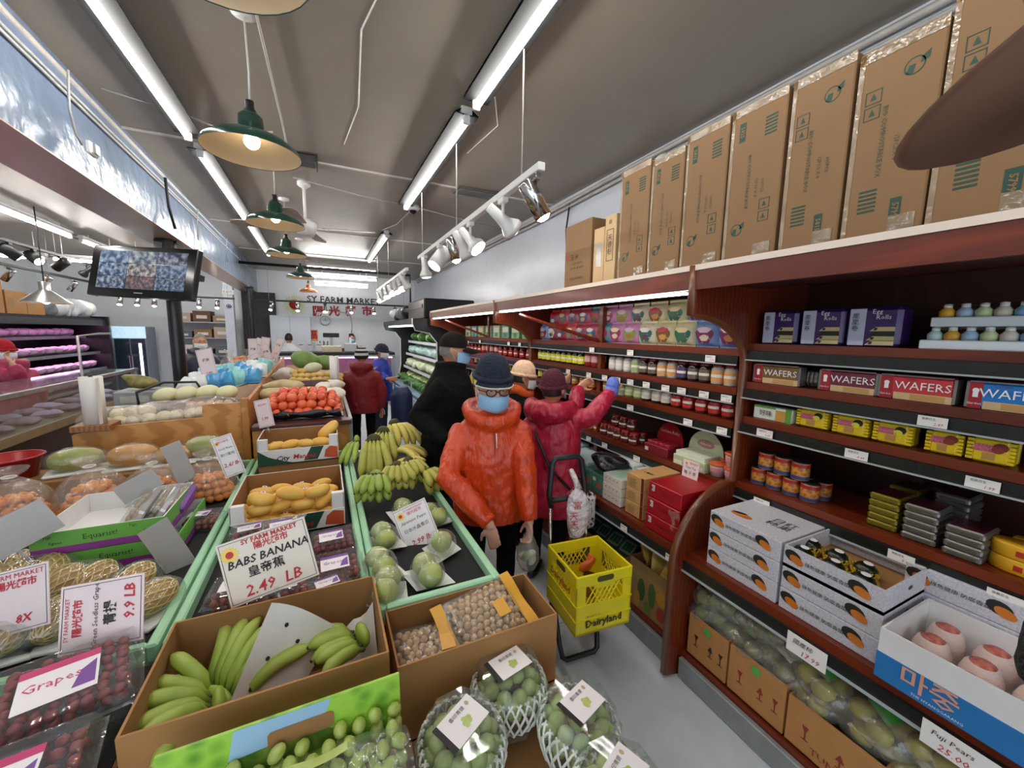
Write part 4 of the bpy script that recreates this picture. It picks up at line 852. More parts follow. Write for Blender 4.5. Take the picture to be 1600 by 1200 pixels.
def pillow(name, label, loc, rot, w, h, d, m, cat, group=None, seam=True, kids=None):
    """a sealed pillow pack lying in local xy"""
    q = MB()
    def fn(u, v):
        x, y = u*2-1, v*2-1; t = max(0, (1-x**4)*(1-y**4))**.5
        return (x*w/2*(1-.03*abs(y)), y*h/2, d/2*t+.003*sin(20*u)*t)
    q.grid(10, 8, fn, m); q.grid(10, 8, lambda u, v: (lambda p: (p[0], p[1], -p[2]))(fn(1-u, v)), m)
    if seam:
        for s in (-1, 1): q.box((0, s*(h/2+.006), 0), (w*.97, .014, .002), m)
    o = q.build(name, None, loc, rot); return tag(o, label, cat, group)
for i in range(18):
    r_, c_ = divmod(i, 6); x = -1.12+.10*c_+.02*r_; y = 4.4+.22*r_
    m = (m_whf, m_teal, m_blue, m_blue, m_teal, m_blue)[(c_+r_) % 6] if c_ > 1 else (m_whf if r_ < 2 else m_teal)
    pillow('snack_bag', '%s shiny snack bag from left in the %s row behind the honeydews' % (ORD[c_], ('front', 'middle', 'rear')[r_]), (x, y, 1.2+.03*r_+.015*c_), (R(40), random.uniform(-.3, .3), random.uniform(-.3, .3)), .14, .16, .12, m, 'snack bag', 'blue and white snack bags')
m_appl = mat('orange_apple', 'c9702f', .4, col2='d99a5a', scale=9)
for i in range(24):
    r_, c_ = divmod(i, 6)
    lump('bagged_apple', 'blush apple, %s from left in the %s row of far bagged apples' % (ORD[c_], ORD[r_]), (-1.02+.07*c_, 5.3+.25*r_, 1.24+.03*r_+.006*c_), (.042, .042, .038), m_appl, 'bagged apples in the far bin', (0, 0, 0), .04, 'apple', 9, 7)
for i in range(3):
    q = MB(); q.lathe([(.12, 0), (.13, .06), (.08, .13), (.03, .2), (.05, .26)], m_bagf, 14); tag(q.build('clear_bag', None, (-.98+.16*i, 5.4+.2*i, 1.22)), ORD[i]+' tied clear bag from left among the far apples', 'bag')
for i, (x, y, z, w_, h_, rl) in enumerate(((-.98, 4.45, 1.38, .14, .3, 12), (-.72, 5.2, 1.44, .10, .34, 2), (-.66, 5.6, 1.46, .1, .32, -8), (-.60, 5.3, 1.42, .09, .26, 18), (-.66, 5.0, 1.36, .1, .2, 30), (-.5-.08, 6.2, 1.46, .1, .3, -20), (-.85, 6.6, 1.44, .1, .3, -14))):
    t = price_card((x, y, z), face_to(-.35, -1, R(4)), w_, h_, [('1.99', .03, m_red, 0, -h_*.25, .2), ('蘋果', .03, mat('faded_ink', '77686a', .6), 0, h_*.15)], ORD[i]+' pinkish price card from left sticking up over the snack bags', None, m_paperp, roll=R(rl), stick=.05)
    t['group'] = 'price cards over the snack bags'
# ---------- front: longan bags, green grape bag, muscat packs ----------
m_long = mat('longan_shell', 'bd9766', .6, col2='d6b587', scale=40); m_yfilm = mat('yellow_bag_print', 'd9a01e', .3, var=.06)
def longan_bag(label, loc, rot, nx, ny):
    t = thing('longan_bag', label, 'bag of fruit', loc, rot=rot, group='longan bags'); r = .0128
    me = ballmesh('longan', r, m_long, 1.0)
    for i in range(nx):
        for j in range(ny):
            for k_ in range(2 if 0 < i < nx-1 and 0 < j < ny-1 else 1):
                link('longan', me, t, ((i-(nx-1)/2)*r*1.95+(j % 2)*r*.8+random.uniform(-.002, .002), (j-(ny-1)/2)*r*1.8, r+k_*r*1.4+random.uniform(-.003, .003)), None)
    w, h = nx*r*2+.03, ny*r*2+.01; q = MB()
    def fn(u, v): x, y = u*2-1, v*2-1; return (x*w/2, y*h/2, .012+.036*max(0, (1-x**4)*(1-y**4))**.5)
    q.grid(10, 8, fn, m_film); q.grid(10, 8, lambda u, v: (lambda p: (p[0], p[1], .024-p[2] if p[2] < .0 else .004))(fn(1-u, v)), m_film); q.build('film', t)
    q = MB(); s = .032
    for x0 in (-w/2-s, w/2-.01): q = MB(); q.grid(4, 8, lambda u, v: (x0+u*(s+.01), (v*2-1)*h/2, .014+.006*sin(9*v)), m_yfilm); q.build('printed_end', t)
    q = MB(); q.grid(4, 3, lambda u, v: (w*.12+u*.045, -h*.15+v*.06, .0495), m_yfilm); q.build('printed_patch', t)
longan_bag('longan bag lying in the left half of its box', (.275, 1.16, .665), (R(12), R(0), R(-4)), 9, 8)
longan_bag('longan bag lying on top at the right of its box', (.475, 1.17, .715), (R(22), R(-6), R(8)), 9, 9)
longan_bag('longan bag half hidden under the other two', (.43, 1.12, .605), (0, 0, R(2)), 10, 7)
q = MB(); q.bx(.17, .66, 1.045, 1.265, .53, .6, m_cardi); tag(q.build('cardboard_insert'), 'cardboard insert under the longan bags', 'insert')
# green grape bag-carton
t = thing('grape_carton', 'printed green grape carton with a bag of green grapes in front', 'carton', (-.10, .845, .43))
q = MB(); q.bx(-.335, .135, .70, .89, .346, .428, m_card); tag(q.build('cardboard_box'), 'flat brown carton under the printed green grape carton', 'box')
m_gp = mat('printed_grapes', '5f9a2a', .35, col2='9fd048', kind='voronoi', scale=26, contrast=(.1, .6)); m_sky = mat('printed_sky', '9cc3e0', .35, var=.08, scale=4); m_vine = mat('printed_vineyard', '3f6a1f', .4, col2='7f9a3a', scale=25)
q = MB(); T = MX.Translation((0, .045, .315)) @ MX.Rotation(R(-6), 4, 'X'); W = .235
q.box((0, 0, .066), (W*2, .008, .134), m_gp, T)
q.poly([(-W*.45, -.0045, .132), (W*.35, -.0045, .132), (W*.25, -.0045, .08), (-W*.5, -.0045, .07)], m_sky, T)
q.poly([(-W*.5, -.005, .07), (W*.25, -.005, .08), (W*.5, -.005, .03), (-W*.55, -.005, .015)], m_vine, T)
q.poly([(x*W*.28+.02, -.0055, .085+z) for x, z in ((-1, -.012), (-.9, -.018), (.9, -.018), (1, -.012), (1, .012), (.9, .018), (-.9, .018), (-1, .012))], m_cardi, T); q.build('printed_panel', t)
q = MB(); q.bx(-W, W, -.14, .04, 0, .27, m_cardi); q.bx(-W, W, .03, .044, .0, .33, m_gp); q.build('carton_body', t)
me = ballmesh('gg', .0155, m_gg, 1.3)
for i in range(11):
    for j in range(6):
        for k_ in range(2):
            if random.random() < .12: continue
            link('grape', me, t, (-.2+.04*i+random.uniform(-.008, .008)+.015*(j % 2), -.125+.031*j+random.uniform(-.005, .005),   .285+.034*k_+.012*j+random.uniform(-.006, .006)), (random.random()*3, random.random()*3, 0))
q = MB(); q.grid(18, 10, lambda u, v: ((u*2-1)*.238, -.15+.19*v, .30+.075*sin(pi*min(1, v*1.1))**.5+.03*v+.012*sin(13*u+5*v)), m_film); q.build('clear_bag', t)
q = MB(); q.grid(10, 3, lambda u, v: (-.09+.2*u, -.06+.02*v+.02*u, .403+.008*sin(6*u)), m_gg); q.build('zip_strip', t)
price_card((.085, .73, .60), face_to(-.1, -1, R(40)), .22, .22, [('SY FARM MARKET', .02, m_red, -.0, .085), (CN, .028, m_red, .0, .055), ('Green Grapes', .026, m_ink, 0, .01, .2), ('3.99', .05, m_red, 0, -.05, .2)], 'price card at the bottom edge in front of the green grapes', None, mat('white_card'), roll=R(40), stick=.12)
# muscat packs
m_fnet = mat('white_foam_net', 'e6e8e0', .6, var=.03); m_lid = clear('pack_lid', 'eef2f2', .55, .06, .05, .15, 9)
def muscat(label, loc, rz, tilt=(0, 0)):
    t = thing('muscat_pack', label, 'packed fruit', loc, rot=(tilt[0], tilt[1], R(rz)), group='green muscat packs'); t.scale = (1.17,)*3
    q = MB(); q.lathe([(0, 0), (.078, 0), (.098, .10), (.106, .105)], m_clam, 8, smooth=False); q.build('tray', t)
    q = MB(); q.lathe([(.106, .106), (.097, .115), (.082, .155), (0, .157)], m_lid, 8, smooth=False); q.build('lid', t)
    me = ballmesh('mg', .0195, m_mg, 1.15, 11, 8)
    for (rr, n, z) in ((.055, 9, .105), (.02, 3, .118), (.072, 11, .085)):
        for i in range(n):
            a = 2*pi*i/n+z*30; link('grape', me, t, (rr*cos(a), rr*sin(a), z+random.uniform(-.004, .004)), (random.random(), random.random(), 0))
    def net():
        q = MB(); S = 26
        prof = [(.06, .012), (.082, .03), (.094, .06), (.1, .09), (.094, .112), (.086, .118)]
        def pf(s):
            i = min(4, int(s*5)); f_ = s*5-i; return [prof[i][c]+(prof[i+1][c]-prof[i][c])*f_ for c in (0, 1)]
        for sg in (-1, 1):
            for k_ in range(S):
                q.tube([((lambda p, a: (p[0]*cos(a), p[0]*sin(a), p[1]))(pf(i/10), 2*pi*k_/S+sg*.55*i/10)) for i in range(11)], .0034, m_fnet, 4, caps=False)
        return q.mesh('foam_net')
    link('foam_net', shared('mnet', net), t)
    q = MB(); z = .1585
    q.poly([(-.045, -.035, z), (.05, -.035, z), (.05, .035, z), (-.045, .035, z)], m_label); q.poly([(-.058, -.035, z), (-.045, -.035, z), (-.045, .035, z), (-.058, .035, z)], m_ink)
    for i in range(9): a = i*2.4; q.poly([(.005+.0032*i**.5*cos(a)+.006*cos(b), -.008+.0032*i**.5*sin(a)+.006*sin(b), z+.0004+i*.00003) for b in [2*pi*k_/7 for k_ in range(7)]], m_gg)
    q.poly([(.033+.005*cos(b), .02+.006*sin(b), z+.0005) for b in [2*pi*k_/7 for k_ in range(7)]], m_ging)
    s_ = q.build('product_label', t); text(s_, '香印青提', .011, m_ink, (0, .018, z+.0006))
muscat('muscat pack on the carton right of the longan box', (.475, .975, .53), 12, (R(0), 0))
muscat('muscat pack standing farthest right toward the aisle', (.60, .80, .51), 20, (R(4), R(4)))
muscat('muscat pack left front, beside the price card at the bottom', (.285, .865, .545), 28, (R(4), R(-3)))
muscat('muscat pack lowest at the bottom edge of the picture', (.585, .61, .51), 24, (R(4), R(3)))
q = MB(); q.bx(.17, .77, .42, .98, .345, .498, m_cardi); q.bx(.16, .78, .41, .99, .345, .46, m_card); tag(q.build('cardboard_box'), 'low brown carton carrying the muscat packs', 'box')
# ================= goods on the right shelving =================
def proj(P):
    v = V(P)-V((0, 0, HEYE)); z = v.dot(fwd); return 800+F*v.dot(RT)/z, 600-F*v.dot(UP)/z
def yat(px, x, z):
    lo, hi = .05, 12.0
    for _ in range(40):
        m = (lo+hi)/2
        if proj((x, m, z))[0] > px: lo = m
        else: hi = m
    return (lo+hi)/2
RZ = R(-90)                                     # front looks into the aisle, local x runs to the viewer's right
def hx(h, r=.4): return hexmat(h, r)
m_goldt = mat('gold_tin', '8f7f22', .3, .5); m_silt = mat('silver_tin', '8e8a84', .3, .7)
# ---------- tall cartons on top ----------
ys = [1.83, 1.60, 1.39, 1.17, .94, .745, .545, .30]
hs = [.575, .555, .58, .58, .575, .545, .59, .60]
tapem = clear('packing_tape', 'c9b08a', .5, .15, .35, .5, 30)
ylist = list(zip(ys, [1.60, 1.39, 1.17, .945, .745, .54, .31, .0]))
for i, (ya, yb) in enumerate(ylist):
    h = hs[i]; w_ = ya-yb-.014; yc = (ya+yb)/2
    t = thing('tall_carton', ('leftmost', 'second', 'third', 'fourth', 'fifth', 'sixth', 'seventh', 'rightmost')[i]+' of the tall brown cartons standing in a row on the shelving', 'carton', (1.53, yc, 2.034), RZ, 'tall cartons on top of the shelving')
    q = MB(); q.bx(-w_/2, w_/2, 0, .52, 0, h, mat('carton_kraft', '7f5f3c', .7, var=.05, scale=4), b=.004); q.build('body', t)
    q = MB(); y = -.0015
    q.bx(-w_/2-.001, w_/2+.001, y, 0, h-.03, h+.001, tapem); q.bx(-w_/2-.0015, -w_/2+.012, y, .1, .0, h, tapem); q.build('tape', t)
    q = MB(); up = i in (4, 5, 6, 7); y = -.001
    zc = (h*.84 if not up else h*.12)
    q.poly([(w_*.10, y, zc-.035), (w_*.24, y, zc-.035), (w_*.24, y, zc+.035), (w_*.10, y, zc+.035)] if up else [(-w_*.34, y, zc-.035), (-w_*.22, y, zc-.035), (-w_*.22, y, zc+.035), (-w_*.34, y, zc+.035)], m_greenink)
    q.build('printed_block', t); q = MB()
    zb = h*.82 if not up else h*.2; xb = w_*.25 if not up else -w_*.2
    for k in range(6): q.bx(xb-.022, xb+.022, y, 0, zb-.035+k*.012, zb-.029+k*.012, m_greenink)
    q.build('printed_bars', t); q = MB()
    xl, zl = (-w_*.25, h*.2) if not up else (w_*.18, h*.83)
    q.lathe([(.020, 0), (.0235, 0)], m_greenink, 16, TM((xl, y, zl), (R(90), 0, 0))); q.poly([(xl-.018, y, zl-.016), (xl-.002, y, zl-.02), (xl+.002, y, zl+.004), (xl-.012, y, zl+.004)], m_greenink); q.poly([(xl+.012, y, zl), (xl+.03, y, zl+.006), (xl+.032, y, zl+.028), (xl+.014, y, zl+.016)], m_greenink)
    q.build('printed_logo', t); q = MB()
    xs, zs_ = (w_*.25, h*.3) if not up else (-w_*.28, h*.72)
    for k in range(2):
        z0 = zs_-.045+k*.045
        for (a, b, c_, d) in ((xs-.02, xs+.02, z0, z0+.002), (xs-.02, xs+.02, z0+.036, z0+.038), (xs-.02, xs-.018, z0, z0+.038), (xs+.018, xs+.02, z0, z0+.038)): q.bx(a, b, y, 0, c_, d, m_greenink)
        q.poly([(xs-.008, y, z0+.01), (xs+.008, y, z0+.01), (xs, y, z0+.03)], m_greenink)
    q.build('printed_symbols', t)
    code = ('5815', '5815', '5815', '5825', '5815', '5799', '5799', '5799')[i]
    gx, gz = ((w_*.17, zc) if up else (-w_*.28, zc))
    text(t, code, .021, mat('carton_kraft'), (gx, -.002, gz), (R(90), R(90), 0), bold=.0006)
    for (s_, sz, xx, zz) in (('BIO COMPOSTABLE BOX', .018, -.02, h*.5), ('12PCS X 4', .016, .015, h*.45), ('600PCS', .016, .04, h*.45)): text(t, s_, sz, m_greenink, (xx, -.002, zz), (R(90), R(90), 0))
    q = MB(); q.bx(w_*.1, w_*.42, -.002, 0, .0, .05, tapem); q.build('bottom_tape', t)
# lower cartons left of the row
t = thing('carton', 'large plain carton with red print at the left end of the row', 'carton', (1.55, 2.26, 2.034), RZ)
q = MB(); q.bx(-.15, .15, 0, .5, 0, .42, mat('carton_kraft'), b=.004); q.build('body', t)
text(t, '玉 米', .04, m_ink, (-.03, -.002, .2), (R(90), 0, 0)); text(t, 'corn starch', .026, m_ink, (.0, -.002, .16), (R(90), 0, 0)); text(t, 'fecule de mais', .026, m_ink, (.0, -.002, .13), (R(90), 0, 0)); text(t, '400G X 50BAGS', .022, m_ink, (.0, -.002, .06), (R(90), 0, 0))
q = MB(); q.poly([(-.11+.02*cos(a)*(1 if k % 2 else .5), -.001, .21+.02*sin(a)*(1 if k % 2 else .5)) for k, a in enumerate([2*pi*k/12 for k in range(12)])], m_red); q.build('printing', t)
for i, (y0, h, lab) in enumerate(((2.06, .33, 'small carton with a grey label between larger cartons'), (1.955, .38, 'narrow carton printed with framed black characters'))):
    t = thing('carton', lab, 'carton', (1.54, y0-.04, 2.034), RZ)
    q = MB(); q.bx(-.05, .05, 0, .45, 0, h, mat('carton_pale', 'bfa077', .7, var=.04), b=.003); q.build('body', t)
    if i: 
        q = MB()
        for (a, b, c_, d) in ((-.03, .03, .12, .123), (-.03, .03, .297, .3), (-.03, -.027, .12, .3), (.027, .03, .12, .3)): q.bx(a, b, -.0015, 0, c_, d, m_ink)
        q.build('printed_frame', t); text(t, '天\n德\n粉', .04, m_ink, (0, -.002, .21), (R(90), 0, 0)); text(t, 'III', .035, m_ink, (0, -.002, .34), (R(90), 0, 0))
    else:
        q = MB(); q.bx(-.02, .03, -.0015, 0, .1, .24, m_steel); q.build('printed_frame', t)
# ---------- shelf price tickets ----------
m_tick = mat('shelf_ticket', 'f0ece6', .5, var=.02)
def ticket(px, z, x, w=.055, lab=''):
    y = yat(px, x-.02, z); t = thing('shelf_ticket', lab, 'price tag', (x-.022, y, z), RZ, 'shelf price tickets')
    q = MB(); q.box((0, 0, 0), (w, .0016, .036), m_tick); q.build('card', t)
    text(t, '%d.%d9' % (random.randint(1, 6), random.choice((4, 9))), .014, m_red, (w*.2, -.0014, -.008), (R(90), 0, 0), shear=.2); text(t, '香脆花生', .009, m_ink, (-w*.12, -.0014, .008), (R(90), 0, 0))
rn = ('top shelf', 'second shelf', 'third shelf', 'fourth shelf')
for r_, pxs in enumerate(([], [1457], [1195, 1338, 1535], [1190, 1408, 1570])):
    for i, px in enumerate(pxs): ticket(px, ROWS[0][r_]-.058, SHX, .075, '%s price ticket from left on the %s rail of the nearest unit' % (ORD[i], rn[r_]))
for r_, pxs in enumerate(([925, 985, 1110], [888, 920, 945, 965, 985, 1010, 1040, 1065, 1100, 1135], [985, 1075, 1128], [920, 945, 995, 1040, 1115])):
    for i, px in enumerate(pxs): ticket(px, ROWS[1][r_]-.058, SHX, .06, '%s price ticket from left on the %s rail of the middle unit' % (ORD[i], rn[r_]))
for r_, pxs in enumerate(([750, 795, 812], [720, 760])):
    for i, px in enumerate(pxs): ticket(px, ROWS[2][r_]-.058, SHX, .06, '%s price ticket from left on the %s rail of the farthest unit' % (ORD[i], rn[r_]))
for i, px in enumerate((975, 1047)): ticket(px, DECK-.065, BASEX, .055, ORD[i]+' price ticket from left on the deck rail of the middle unit')
for px, lab, tx, w_ in ((1260, 'handwritten deck price card below the persimmon boxes', ('國產柿', '17.99'), .13), (1500, 'handwritten deck price card reading Fuji pears below the blue box', ('Fuji Pears', '25.00 Box'), .155)):
    t = thing('price_card', lab, 'price card', (BASEX-.022, yat(px, BASEX-.02, DECK-.07), DECK-.075), RZ)
    q = MB(); q.box((0, 0, 0), (w_, .002, .075), m_tick); q.build('card', t)
    text(t, tx[0], .022, m_ink, (-w_*.1, -.0018, .012), (R(90), 0, 0), shear=.2); text(t, tx[1], .028, m_red, (w_*.1, -.0018, -.02), (R(90), 0, 0), shear=.2)
# ---------- generic packs ----------
def carton(name, label, cat, x, y, z, w, d, h, m, faces=(), texts=(), group=None, rz=0, b=.003, mtop=None, texts_top=()):
    """closed pack with its front on the aisle side; y is its middle; faces = (u0,u1,v0,v1,material) as fractions of the front"""
    t = thing(name, label, cat, (x, y, z), RZ+rz, group)
    q = MB(); q.bx(-w/2, w/2, 0, d, 0, h, m, b=b); q.build('body', t)
    if faces:
        q = MB()
        for k, fc in enumerate(faces):
            u0, u1, v0, v1, mm = fc[:5]; yy = -.0006-.0003*k
            q.poly([((u0-.5)*w, yy, v0*h), ((u1-.5)*w, yy, v0*h), ((u1-.5)*w, yy, v1*h), ((u0-.5)*w, yy, v1*h)], mm)
        q.build('printed_face', t)
    for (s, sz, mm, u, v) in texts: text(t, s, sz, mm, ((u-.5)*w, -.0045, v*h), (R(90), 0, 0))
    for (s, sz, mm, u, v) in texts_top: text(t, s, sz, mm, ((u-.5)*w, v*d, h+.001), (0, 0, 0))
    return t
# egg roll tins
m_etp = hx('3d1a63', .3); m_etw = hx('c8cbe0', .35); m_roll = hx('d8c78c', .5); m_wht = hx('f2f0ee', .4); m_seaw = hx('25301c', .6)
z = ROWS[0][0]
for i, (pa, pb) in enumerate(((1186, 1243), (1245, 1316), (1316, 1404))):
    ya, yb = yat(pa, 1.93, z), yat(pb, 1.93, z); w_ = ya-yb-.006; h = .155
    t = thing('egg_roll_tin', ('leftmost', 'middle', 'rightmost')[i]+' purple tin of egg rolls on the top shelf', 'tin', (1.93, (ya+yb)/2, z), RZ, 'egg roll tins')
    q = MB(); q.bx(-w_/2, w_/2, 0, .10, 0, h, m_etp, b=.014); q.build('tin', t)
    q = MB(); q.poly([(-w_/2+.012, -.0008, .006), (-w_*.12, -.0008, .006), (-w_*.12, -.0008, h-.006), (-w_/2+.012, -.0008, h-.006)], m_etw)
    for k in range(4):
        x0 = -w_*.1+k*.004; zz = .008+.018*k
        q.poly([(x0, -.001-.0002*k, zz), (w_*.42, -.001-.0002*k, zz+.0), (w_*.42, -.001-.0002*k, zz+.016), (x0+.02, -.001-.0002*k, zz+.016)], m_roll if k != 2 else m_seaw)
        q.poly([(x0+.012, -.0022, zz+.003), (x0+.022, -.0022, zz+.003), (x0+.026, -.0022, zz+.013), (x0+.016, -.0022, zz+.013)], m_seaw)
    q.build('printed_face', t)
    text(t, 'Egg', .024, m_wht, (w_*.08, -.002, h*.88), (R(90), 0, 0)); text(t, 'Rolls', .024, m_wht, (w_*.2, -.002, h*.74), (R(90), 0, 0)); text(t, '鳳\n凰\n卷', .024, m_ink, (-w_*.31, -.002, h*.62), (R(90), 0, 0))
# white trays of toy-shaped candies
m_tray = mat('white_tray', 'dfe6ea', .4, var=.02)
for lay, (zz, pa, lab) in enumerate(((z, 1434, 'lower white tray of small candy bottles at the right end'), (z+.078, 1447, 'upper white tray of small candy bottles at the right end'))):
    ya, yb = yat(pa, 1.92, z), .22; w_ = ya-yb
    t = thing('candy_tray', lab, 'tray', (1.92, (ya+yb)/2, zz), RZ, 'candy bottle trays')
    q = MB(); q.bx(-w_/2, w_/2, 0, .22, 0, .032, m_tray, b=.003); q.build('tray', t)
    for i in range(7):
        x_ = -w_/2+.03+i*.042
        c_ = [hx('bcd9d4'), hx('e0a93c'), hx('a9c3dd'), hx('cfd9a8'), hx('d8d0c0'), hx('7fb2d9'), hx('d7c24a')][(i+lay) % 7]
        q = MB(); q.lathe([(0, .032), (.02, .032), (.021, .052), (.012, .062), (.009, .068), (0, .069)], c_, 12, TM((x_, .03, 0))); b_ = q.build('candy_bottle', t)
        q = MB(); q.lathe([(0, .064), (.011, .064), (.011, .076), (0, .078)], m_wht, 10, TM((x_, .03, 0))); q.build('bottle_cap', b_)
    q = MB(); q.grid(16, 6, lambda u, v: ((u-.5)*w_*.98, .0+.2*v, .036+.045*sin(pi*min(1, .25+v*.8))+.004*sin(30*u)), m_film); q.build('film_wrap', t)
# wafers
z = ROWS[0][1]
def wafer(label, pa, pb, mt, mtx, x=1.925, h=.092):
    ya, yb = yat(pa, x, z), yat(pb, x, z); w_ = ya-yb-.005
    t = carton('wafer_pack', label, 'wafers', x, (ya+yb)/2, z, w_, .05, h, mt, [(.02, .2, .02, .98, hx('a81e2a')), (.22, .98, .02, .3, hx('d9b98a')), (.45, .9, .05, .27, hx('c99a5a')), (.02, .98, .95, 1, m_silt)], [('WAFERS', .04, mtx, .6, .58), ('Garden', .011, m_wht, .11, .2), ('Cream', .014, hx('6a1a1e'), .45, .86)], 'wafer packs', b=.01)
    for s in (-1, 1): q = MB(); q.bx(s*w_/2-.004, s*w_/2+.004, -.0, .045, .004, h-.004, m_silt); q.build('crimped_end', t)
    q = MB(); q.lathe([(0, 0), (.008, 0)], m_wht, 10, TM((-w_*.39, -.0022, h*.66), (R(90), 0, 0))); q.bx(-w_*.39-.006, -w_*.39+.006, -.003, -.002, h*.42, h*.6, m_wht); q.build('chef_emblem', t)
wafer('gold brown wafers pack at the left end of its shelf', 1176, 1248, hx('7a5a2a'), m_wht)
wafer('maroon wafers pack between the gold and red packs', 1278, 1368, hx('74263c'), m_wht)
wafer('red cream wafers pack, most prominent of its row', 1370, 1490, hx('c93a3e'), m_wht)
wafer('blue wafers pack at the right picture edge', 1506, 1640, hx('1f7ac4'), m_wht)
for i in range(4):
    y = yat(1250+i*7, 1.94, z); pillow('wafer_pack', ORD[i]+' silver wafer pack end from left, seen edge-on', (1.99, y, z+.04), (0, R(90), 0), .07, .02, .018, m_silt, 'wafers', 'edge-on wafer packs', False)
# yellow cream crackers
z = ROWS[0][2]; m_yp = hx('e3c416', .35)
t = carton('cracker_pack', 'white and green cracker pack at the left end of third shelf', 'crackers', 1.925, (yat(1176, 1.925, z)+yat(1236, 1.925, z))/2, z, yat(1176, 1.925, z)-yat(1236, 1.925, z)-.004, .05, .065, hx('dfe3d6'), [(.6, .98, .05, .8, hx('d29a4a')), (.85, 1, .0, 1, hx('5f9a3a')), (.02, .6, .85, 1, hx('5f9a3a'))], [('好味', .03, m_ink, .35, .45)])
n_ = 0
for gi, (pa, pb, choc) in enumerate(((1240, 1292, 0), (1296, 1356, 0), (1358, 1424, 0), (1440, 1502, 1), (1503, 1585, 1))):
    ya, yb = yat(pa, 1.925, z), yat(pb, 1.925, z); w_ = ya-yb-.012
    for layer in range(3):
        lab = ('front', 'second', 'rear')[layer]+' yellow '+('nut' if choc else 'lemon')+' cracker pack in the '+ORD[gi]+' group from left'
        if layer == 0:
            t = carton('cracker_pack', lab, 'crackers', 1.93, (ya+yb)/2, z+.004, w_*.8, .025, .078, m_yp, [(.06, .6, .45, .75, hx('d9788a')), (.3, .65, .12, .42, hx('b98a4a'))], [('CREAM\nCRACKERS', .013, hx('a8325a'), .32, .6)], 'yellow cracker packs', b=.006)
            q = MB(); q.lathe([(0, 0), (.014, 0)], hx('7a2a1c') if choc else m_ink, 10, TM((w_*.22, -.002, .055), (R(90), 0, 0), (1.2, 1, 1))); q.lathe([(0, 0), (.011, 0)], hx('8a3220') if choc else hx('d9d23a'), 10, TM((w_*.16, -.003, .045), (R(90), 0, 0), (1.3, 1, 1))); q.build('emblem', t)
            for s in (-1, 1):
                q = MB()
                for k in range(6): q.bx(s*w_*.44-.008, s*w_*.44+.008, .0+.002*(k % 2), .02, .004+.012*k, .013+.012*k, m_yp)
                q.build('crimped_end', t)
        else:
            carton('cracker_pack', lab, 'crackers', 1.93+.03*layer, (ya+yb)/2, z, w_*.94, .024, .078, m_yp, group='yellow cracker packs', b=.006)
# nut cans
z = ROWS[0][3]; m_can = mat('can_print', '8a4a22', .35, col2='c98a3a', kind='voronoi', scale=70, contrast=(.1, .7)); m_canb = hx('2a3a6a'); m_canr = hx('9a2224')
def make_can(label, x, y, z0):
    t = thing('nut_can', label, 'can', (x, y, z0), RZ, 'cans of mixed nuts'); r, h = .036, .082
    for nm, a, b_, m in (('can_body', 0, 1, m_can),):
        q = MB(); q.lathe([(0, 0), (r*.95, 0), (r, .003), (r, h-.003), (r*.97, h), (r*.9, h-.004), (0, h-.004)], m, 20); q.build(nm, t)
    q = MB(); q.lathe([(r+.0006, .005), (r+.0006, .02)], m_canb, 20); q.lathe([(r+.0006, h-.022), (r+.0006, h-.006)], m_canr, 20); q.build('printed_band', t)
    q = MB(); q.lathe([(r*.98, h-.002), (r+.001, h), (r*.97, h+.003), (r*.9, h+.001), (0, h+.001)], m_dark, 20); q.build('lid', t)
k = 0
yl = yat(1196, 1.93, z)
for lay in range(2):
    for i in range(4 if not lay else 3):
        for j in range(2 if not lay else 1):
            make_can('%s nut can from left, %s, %s row' % (ORD[i], 'upper tier' if lay else 'lower tier', 'rear' if j else 'front'), 1.97+.08*j, yl+.06-.077*i-(.03 if lay else 0)-.01*j, z+.001+.086*lay)
# thin tins in stacks
for gi, (px, py_, n, m, nm, x) in enumerate(((1375, 0, 5, m_goldt, 'gold', 1.94), (1432, 0, 5, m_silt, 'silver', 1.93), (1500, 0, 4, m_silt, 'dull silver', 1.92), (1478, 0, 6, m_silt, 'rear silver', 2.10), (1405, 0, 5, m_goldt, 'rear gold', 2.12), (1450, 0, 5, m_silt, 'rear purple topped', 2.24))):
    y = yat(px, x, z)
    for k in range(n):
        t = thing('flat_tin', '%s flat tin from the bottom in the %s stack' % (ORD[k], nm), 'tin', (x, y, z+.001+k*.027), RZ+R(random.uniform(-2, 2)), 'stacks of flat tins')
        q = MB(); q.bx(-.046, .046, 0, .13, 0, .0255, m, b=.005); q.build('tin', t)
        q = MB(); q.poly([(-.04, .006, .0262), (.04, .006, .0262), (.04, .124, .0262), (-.04, .124, .0262)], hx('3a1420', .25)); q.bx(-.047, .047, -.001, .131, .018, .0195, m); q.bx(-.034, .034, -.0012, 0, .006, .015, hx('4a4a3a', .4) if m is m_silt else hx('5a5212', .4)); q.build('lid_print', t)
for k in range(3):
    t = thing('dace_tin', ('lower front', 'upper front', 'rear')[k]+' yellow and red fish tin at the right edge', 'tin', (1.96 if k < 2 else 2.08, yat(1590, 1.96, z)-.02*(k == 2), z+.001+(.048 if k == 1 else .03 if k == 2 else 0)), RZ, 'yellow fish tins')
    q = MB(); q.lathe([(0, 0), (.04, 0), (.042, .003), (.042, .042), (.04, .046), (0, .044)], hx('d9a21e', .3), 24, TM((0, .03, 0), s=(1.7, 1, 1))); q.build('tin', t)
    q = MB(); q.lathe([(.0425, .012), (.0425, .03)], hx('b02a20', .3), 10, TM((0, .03, 0), (0, 0, R(220)), (1.0, 1.0, 1)), arc=R(100)); q.build('printed_band', t)
